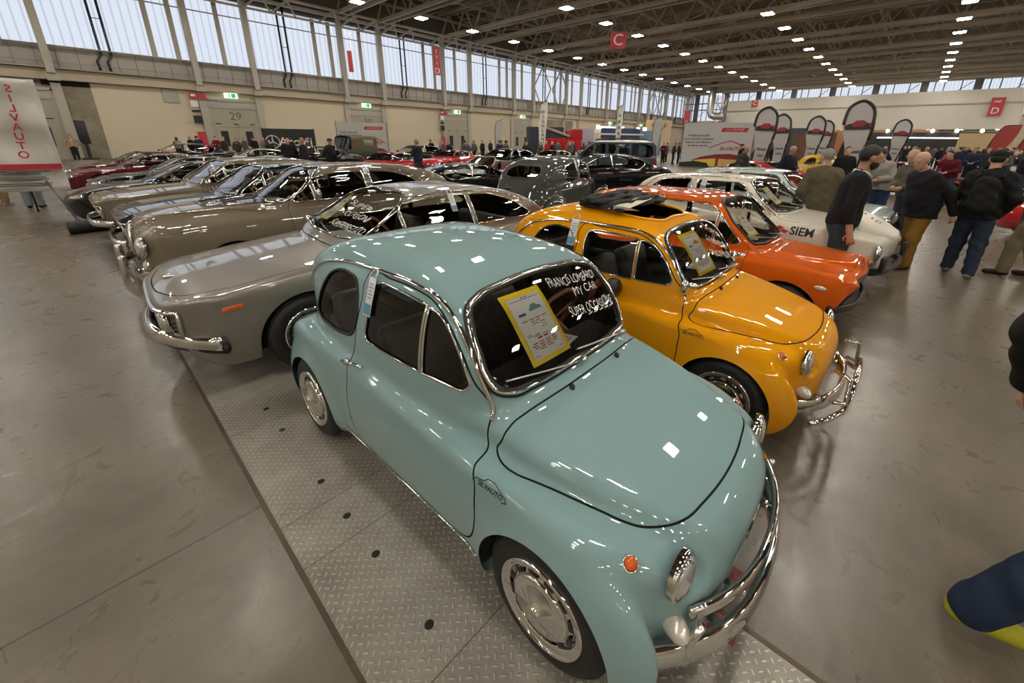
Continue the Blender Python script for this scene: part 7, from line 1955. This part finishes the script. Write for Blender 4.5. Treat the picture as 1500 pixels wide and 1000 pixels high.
    dup_car(low, (2.35, 16.0), 182, 'black low sports coupe, second one beyond the gold saloon')
    dup_car(low, (1.9, 18.8), 181, 'dark red low sports coupe behind the two black coupes', {K: P_DRED})
    dup_car(low, (1.9, 21.8), 182, 'dark red low sports coupe last in the row of the silver coupe', {K: P_DRED})
    dup_car(low, (7.25, 8.7), -20, 'black fastback coupe beside the rear of the beige saloon roof')
    dup_car(low, (9.6, 17.6), 205, 'bright red coupe with a paper in its windscreen, before the canvas-topped field car', {K: P_RED})
    dup_car(low, (14.5, 19.6), 200, 'bright red coupe behind the curly haired man', {K: P_RED})
    dup_car(low, (15.8, 16.8), 160, 'bright red coupe beside the group standing near the pale open car', {K: P_RED})
    dup_car(low, (6.4, 24.8), 183, 'white coupe with a rounded roof below the door numbered 29', {K: P_WHITE})
    dup_car(low, (20.6, 17.2), 190, 'white sports coupe among the crowd beyond the pale open car', {K: P_WHITE})
    dup_car(low, (11.15, 2.85), -92, 'black coupe parked next to the pale ice blue saloon', {})
    dup_car(low, (20.9, .2), -100, 'dark red coupe beyond the bald man', {K: P_DRED})
    dup_car(low, (13.9, -3.6), 125, 'bright red coupe nosing in behind the man with the backpack', {K: P_RED})
    dup_car(low, (17.0, 4.5), 60, 'bright red coupe behind the man in the padded jacket', {K: P_RED})
    S = conv_spec(P_CONV, .03)
    conv = make_car(S, 'car', (10.3, 11.4, 0), R_(186), 'pale silver open two-seater with dark red seats')
    S = sedan_spec(P_BLK, .03)
    sed = make_car(S, 'car', (11.7, 7.75, 0), R_(142), 'glossy black modern saloon seen from behind beside the slate off-roader')
    dup_car(sed, (3.9, 27.5), 178, 'black saloon with a bright roof reflection near the group by the wall')
    dup_car(sed, (7.4, 20.8), 176, 'black saloon with papers in its windscreen next to the bright red coupe')
    dup_car(sed, (13.6, 14.2), 190, 'black saloon between the pale open car and the crowd')
    dup_car(sed, (14.6, 23.2), 185, 'dark saloon with a flat roof behind the red coupes by the wall')
    dup_car(sed, (26.5, -5.2), -120, 'silver saloon far behind the backpack man', {K: P_CONV})
    S = suv_spec(P_SUV, P_WHITE, .036)
    make_car(S, 'car', (16.2, 10.7, 0), R_(128), 'slate blue off-roader with a white roof seen from behind', 'off-road car')
    make_jeep('car', (11.9, 26.6, 0), R_(192), 'olive field car with a canvas tilt in front of the grey backdrop')
    S = fiat_spec(P_Y2, .03); S['lite'] = True; S['extra'] = lambda S, r, b: fiat_bumper(r, b, 'bar')
    make_car(S, 'car', (25.5, 3.3, 0), R_(-100), 'lemon yellow small saloon far off among the teardrop flags')
    # orange tow truck with a raised boom far back
    r = empty('car', (38, 30.5, 0), R_(-30), 'small red truck with a raised grey platform by the black block', 'truck')
    q = MB(); q.rbox((0, 0, 1.4), (4.4, 2.0, 1.2), .1, 3); q.rbox((1.6, 0, 2.4), (1.4, 2.0, 1.2), .15, 3); q.build('body', P_RED, r)
    q = MB(); q.rbox((-.8, 0, 2.7), (3.2, 2.1, .25), .05, 2, ry=.3); q.build('platform', GREYP, r)
    for x in (1.4, -1.4):
        for s in (-1, 1): wheel(r, x, s * .95, .4, .25, 'disc', s, 0, 20)
def build_people():
    R_ = math.radians; blk = (.012, .012, .013); jean = (.035, .05, .085); djean = (.022, .032, .055); bro = (.06, .025, .012)
    person(dict(arms=('down', 'down'), collar=True, beard=True, look=(.25, .15), lean=.10, cuff=.55, feet=((.05, .09), (-.05, -.09)), height=1.80, bulk=.016), (5.84, .48, 0), R_(-75), 'dark haired bearded man in a black jumper and white collar by the orange car', (blk, (.035, .05, .07), bro, 'dark'), h=.0125, top='jumper', skin=SKIN2)
    person(dict(arms=('back', 'behind'), bald=True, fat=1.18, look=(.1, .35), lean=.24, bulk=.022, hem=.80, feet=((.12, .12), (-.10, -.10)), height=1.74), (8.38, -.22, 0), R_(132), 'bald man in a black jacket and mustard trousers leaning over the white car', ((.013, .013, .016), (.20, .105, .018), (.07, .028, .012), 'grey'), h=.0125)
    person(dict(arms=('front', 'pocket'), cap=(.015, .015, .017), backpack=True, bulk=.034, hem=.84, lean=.06, look=(0, .1), feet=((.12, .13), (-.14, -.12)), height=1.76, fold=.004), (8.46, -.82, 0), R_(-8), 'man with a black backpack, dark padded coat and rolled up jeans, from behind', ((.013, .013, .014), djean, (.22, .21, .19), 'dark'), h=.0125)
    person(dict(arms=('down', 'pocket'), look=(.3, .2), bulk=.03, hem=.72, height=1.74), (7.55, .98, 0), R_(25), 'grey haired man in an olive coat behind the man in the black jumper', ((.10, .085, .052), (.03, .03, .035), bro, 'grey'), h=.0155)
    person(dict(arms=('front', 'front'), bald=True, look=(0, .3), lean=.16, fat=1.1, bulk=.022), (10.25, -.05, 0), R_(140), 'second bald man in a brown jacket behind the one in black', ((.10, .085, .065), (.04, .045, .06), bro, 'grey'), h=.0155)
    person(dict(arms=('front', 'front'), look=(0, .5), lean=.3, bulk=.03, hem=.85), (12.2, .45, 0), R_(150), 'stooping person in a pale grey hooded top and blue jeans', ((.30, .29, .26), (.02, .035, .09), blk, 'dark'), h=.0155, top='hooded_top')
    person(dict(arms=('front', 'front'), look=(0, .3), lean=.34, height=1.72, feet=((.1, .1), (-.2, -.1))), (17.9, -.85, 0), R_(150), 'person in a dark red checked shirt and jeans bending over a red car', ((.11, .012, .022), jean, bro, 'dark'), h=.02, top='shirt')
    person(dict(arms=('down', 'down'), bulk=.03, hem=.70, height=1.78, feet=((.16, .10), (-.12, -.12))), (8.93, -1.46, 0), R_(80), 'person in a brown coat and khaki trousers beside the backpack man', ((.06, .055, .04), (.17, .14, .09), (.018, .010, .008), 'brown'), h=.0155)
    person(dict(arms=('out', 'front'), bulk=.04, hem=.80, height=1.76, feet=((.26, .10), (-.26, -.10)), lift=(0, .03), fold=.004, toe=(.0, -.1)), (2.12, -.80, 0), R_(-75), 'passer-by in a black coat, blue jeans and yellow shoes nearest the camera', (blk, (.02, .032, .065), (.42, .40, .03), 'dark'), h=.0125)
    person(dict(arms=('pocket', 'pocket'), bald=True, bulk=.04, look=(-.3, .05), fold=.006, fat=1.08), (13.5, 3.85, 0), R_(-70), 'short haired man in a quilted dark olive jacket behind the white roof', ((.035, .035, .026), (.02, .02, .022), blk, 'dark'), h=.0155, skin=SKIN2)
    person(dict(arms=('front', 'down'), bald=True, bulk=.03, look=(0, .3), lean=.1), (14.4, 2.85, 0), R_(-120), 'bald man in a navy jacket below the yellow car among the flags', ((.014, .016, .026), (.02, .02, .022), blk, 'grey'), h=.02, skin=SKIN2)
    person(dict(arms=('down', 'down'), bulk=.03), (15.4, 1.55, 0), R_(200), 'dark capped man in black beside the navy jacketed man', (blk, blk, blk, 'dark'), h=.02)
    person(dict(arms=('front', 'front'), curly=True, bulk=.02), (9.9, 15.6, 0), R_(100), 'curly grey haired person in a navy jumper standing before the red coupes', ((.014, .018, .030), (.03, .035, .05), blk, 'grey'), h=.02, top='jumper')
    person(dict(arms=('hip', 'hip'), bulk=.03, open=.10, look=(.1, 0)), (.5, 44.3, 0), R_(-95), 'man with hands on hips in a beige jacket against the concrete wall', ((.30, .25, .17), (.02, .02, .02), blk, 'dark'), h=.02)
    person(dict(arms=('pocket', 'front'), bulk=.04, hem=.78), (-1.4, 17.4, 0), R_(60), 'person in a dark coat and tan trousers beside the white banner', ((.015, .015, .017), (.22, .15, .075), (.4, .39, .36), 'dark'), h=.0155)
    person(dict(arms=('front', 'front'), bulk=.03), (-.80, 16.35, 0), R_(80), 'person in pale washed jeans hidden behind the white banner', ((.25, .24, .22), (.20, .23, .26), blk, 'brown'), h=.0155)
    # ---- the crowd: a few builds, each figure its own object
    protos = [dict(arms=('down', 'pocket'), bulk=.035), dict(arms=('crossed', 'crossed'), bulk=.03, look=(.5, .1)), dict(arms=('front', 'front'), bulk=.03, look=(0, .4), lean=.12), dict(arms=('pocket', 'pocket'), bulk=.04, cap=True, hem=.8), dict(arms=('phone', 'down'), bulk=.03, long=True, height=1.66), dict(arms=('behind', 'behind'), bulk=.03, bald=True, fat=1.12)]
    tops = [(.012, .012, .014), (.016, .02, .035), (.03, .03, .028), (.06, .045, .03), (.014, .014, .014), (.10, .09, .08), (.02, .024, .05), (.05, .012, .014)]
    trs = [(.02, .02, .022), (.03, .045, .08), (.05, .045, .035), (.015, .015, .018)]
    hr = ['dark', 'brown', 'grey', 'dark', 'dark', 'blond']
    rr = random.Random(5)
    def crowd(pts, group, label, special=()):
        for i, (x, y) in enumerate(pts):
            k = rr.randrange(6); t = tops[rr.randrange(len(tops))]; lb = label
            gp = group
            for idx, col, l2 in special:
                if idx == i: t = col; lb = l2; gp = None
            person(protos[k], (x, y, 0), rr.uniform(-PI, PI), lb, (t, trs[rr.randrange(4)], (.03, .02, .015), hr[rr.randrange(6)]), gp, h=.032, key='crowd%d' % k, skin=[SKIN, SKIN2, SKIN3][rr.randrange(3)])
    crowd([(5.7, 40.6), (6.3, 39.5), (6.4, 38.0), (7.0, 40.8), (7.4, 37.3), (7.0, 33.3), (8.1, 35.1), (9.0, 36.9), (9.3, 35.5)], 'bystanders by the left wall', 'small figure in dark clothes standing by the cream wall near door 29', [(0, (.22, .20, .17), 'small figure in a pale jacket standing along the cream wall'), (4, (.12, .012, .02), 'small figure in a dark red jacket near door 29')])
    crowd([(8.0, 28.9), (6.3, 19.6), (6.75, 19.25), (7.6, 20.1) if False else (7.3, 17.9), (7.4, 26.0), (9.2, 25.4), (9.4, 28.6)], 'visitors by the black dealer board', 'visitor in dark clothes standing before the black dealer board', [(1, blk, 'visitor in a black jacket with the dealer board behind the head'), (2, (.02, .018, .02), 'visitor in brownish black beside the one in the black jacket')])
    crowd([(18.6, 27.3), (18.3, 25.5), (18.0, 24.4), (17.2, 21.6), (17.9, 22.4), (21.1, 25.4), (22.9, 26.5), (25.4, 28.3), (24.7, 26.2), (17.6, 18.9), (18.9, 19.6), (23.3, 22.0), (20.6, 19.4), (25.5, 22.5), (27.3, 23.4), (24.6, 20.5), (29.5, 23.9), (25.8, 19.7), (27.7, 21.4), (30.4, 22.8), (25.1, 18.0), (29.5, 20.6), (34.2, 20.2), (36.2, 21.2), (22.0, 23.6), (23.7, 24.6), (26.6, 25.2), (28.6, 25.4), (31.5, 24.4), (32.6, 21.8), (33.6, 23.2), (28.8, 18.6), (30.9, 19.2)], 'crowd by the blue stands', 'distant visitor in the crowd between the red coupes and the blue stands', [(3, (.09, .085, .08), 'distant visitor in a grey coat beside the red coupes'), (9, (.012, .016, .034), 'visitor in a dark blue jacket with folded arms behind the pale open car'), (14, (.40, .03, .02), 'distant visitor in a bright red top in the crowd'), (18, (.42, .10, .02), 'distant visitor in an orange top before the blue stand')])
    crowd([(38.1, 17.7), (34.7, 15.5), (36.7, 15.9), (33.2, 14.0), (40.7, 16.6), (35.5, 16.8)], 'crowd beside the large backdrop', 'distant visitor between the slate off-roader and the large grey backdrop')
    crowd([(21.4, 5.6), (26.4, 6.6), (24.8, 7.2), (28.5, 7.4), (30.5, 6.9)], 'visitors under the teardrop flags', 'distant visitor under the teardrop flags')
    crowd([(29.9, 2.1), (33.9, 2.0), (28.0, 1.3), (36.0, -0.0), (30.0, -0.3), (38.0, -1.4), (30.4, -1.3), (34.0, -1.7), (41.9, -2.4), (27.9, -1.9), (35.9, -2.4), (29.9, -2.5), (39.9, -3.1), (45.8, -3.9), (32.9, -3.2), (28.9, -3.3), (37.8, -3.8), (43.8, -4.6), (30.8, -3.9), (35.8, -4.3), (42.0, 0.3), (45.0, 0.9), (48.0, 1.4), (46.0, -1.3), (49.9, -2.7), (26.0, -1.0), (25.0, -2.6), (33.0, .2), (39.0, 1.0), (41.0, -4.6), (47.5, -5.2), (52, -1), (54, .8), (51, -4.6), (56, -3.4), (44, -3.2), (22.6, -2.9), (24.2, -3.6)], 'crowd by the red feather flags', 'distant visitor in the dense crowd before the black stand and red feather flags', [(25, (.30, .05, .04), 'distant visitor in a red top beyond the person in the checked shirt'), (36, (.013, .013, .014), 'visitor in black beyond the shoulder of the backpack man')])
CAM_R = np.array([[0.6696344640171342, -0.7425685936513492, 0.013474729056384083], [0.23152255404847724, 0.2259530149253391, 0.9462254181816401], [-0.7056819337118923, -0.6305054470572058, 0.3232273034009312]])
def build_camera():
    cd = bpy.data.cameras.new('camera'); co = bpy.data.objects.new('camera', cd); COL.objects.link(co)
    cd.sensor_fit = 'HORIZONTAL'; cd.sensor_width = 36; cd.lens = 594.361 / 1500 * 36
    cd.shift_x = -35 / 1500; cd.shift_y = -92 / 1500; cd.clip_end = 400; cd.clip_start = .05
    M = Matrix.Identity(4)
    for i in range(3):
        for j in range(3): M[i][j] = CAM_R[j][i]
    M.translation = Vector((0, 0, 1.8085)); co.matrix_world = M
    SC.camera = co
def build_world():
    w = bpy.data.worlds.new('sky'); SC.world = w; w.use_nodes = True
    nt = w.node_tree; bg = nt.nodes['Background']; sky = nt.nodes.new('ShaderNodeTexSky'); sky.sky_type = 'NISHITA'; sky.sun_disc = False; sky.sun_elevation = .5
    nt.links.new(sky.outputs[0], bg.inputs[0]); bg.inputs[1].default_value = .05
    v = SC.view_settings; v.view_transform = 'Standard'; v.look = 'None'; v.exposure = EXPOSURE; v.gamma = 1; v.use_curve_mapping = False
    c = SC.cycles
    c.use_denoising = True; c.max_bounces = 8; c.transparent_max_bounces = 12; c.glossy_bounces = 4; c.diffuse_bounces = 3; c.caustics_reflective = False; c.caustics_refractive = False
    c.sample_clamp_indirect = 6; c.use_light_tree = True
EXPOSURE = 0.0
build_hall()
build_signs()
build_cars()
build_people()
build_camera()
build_world()
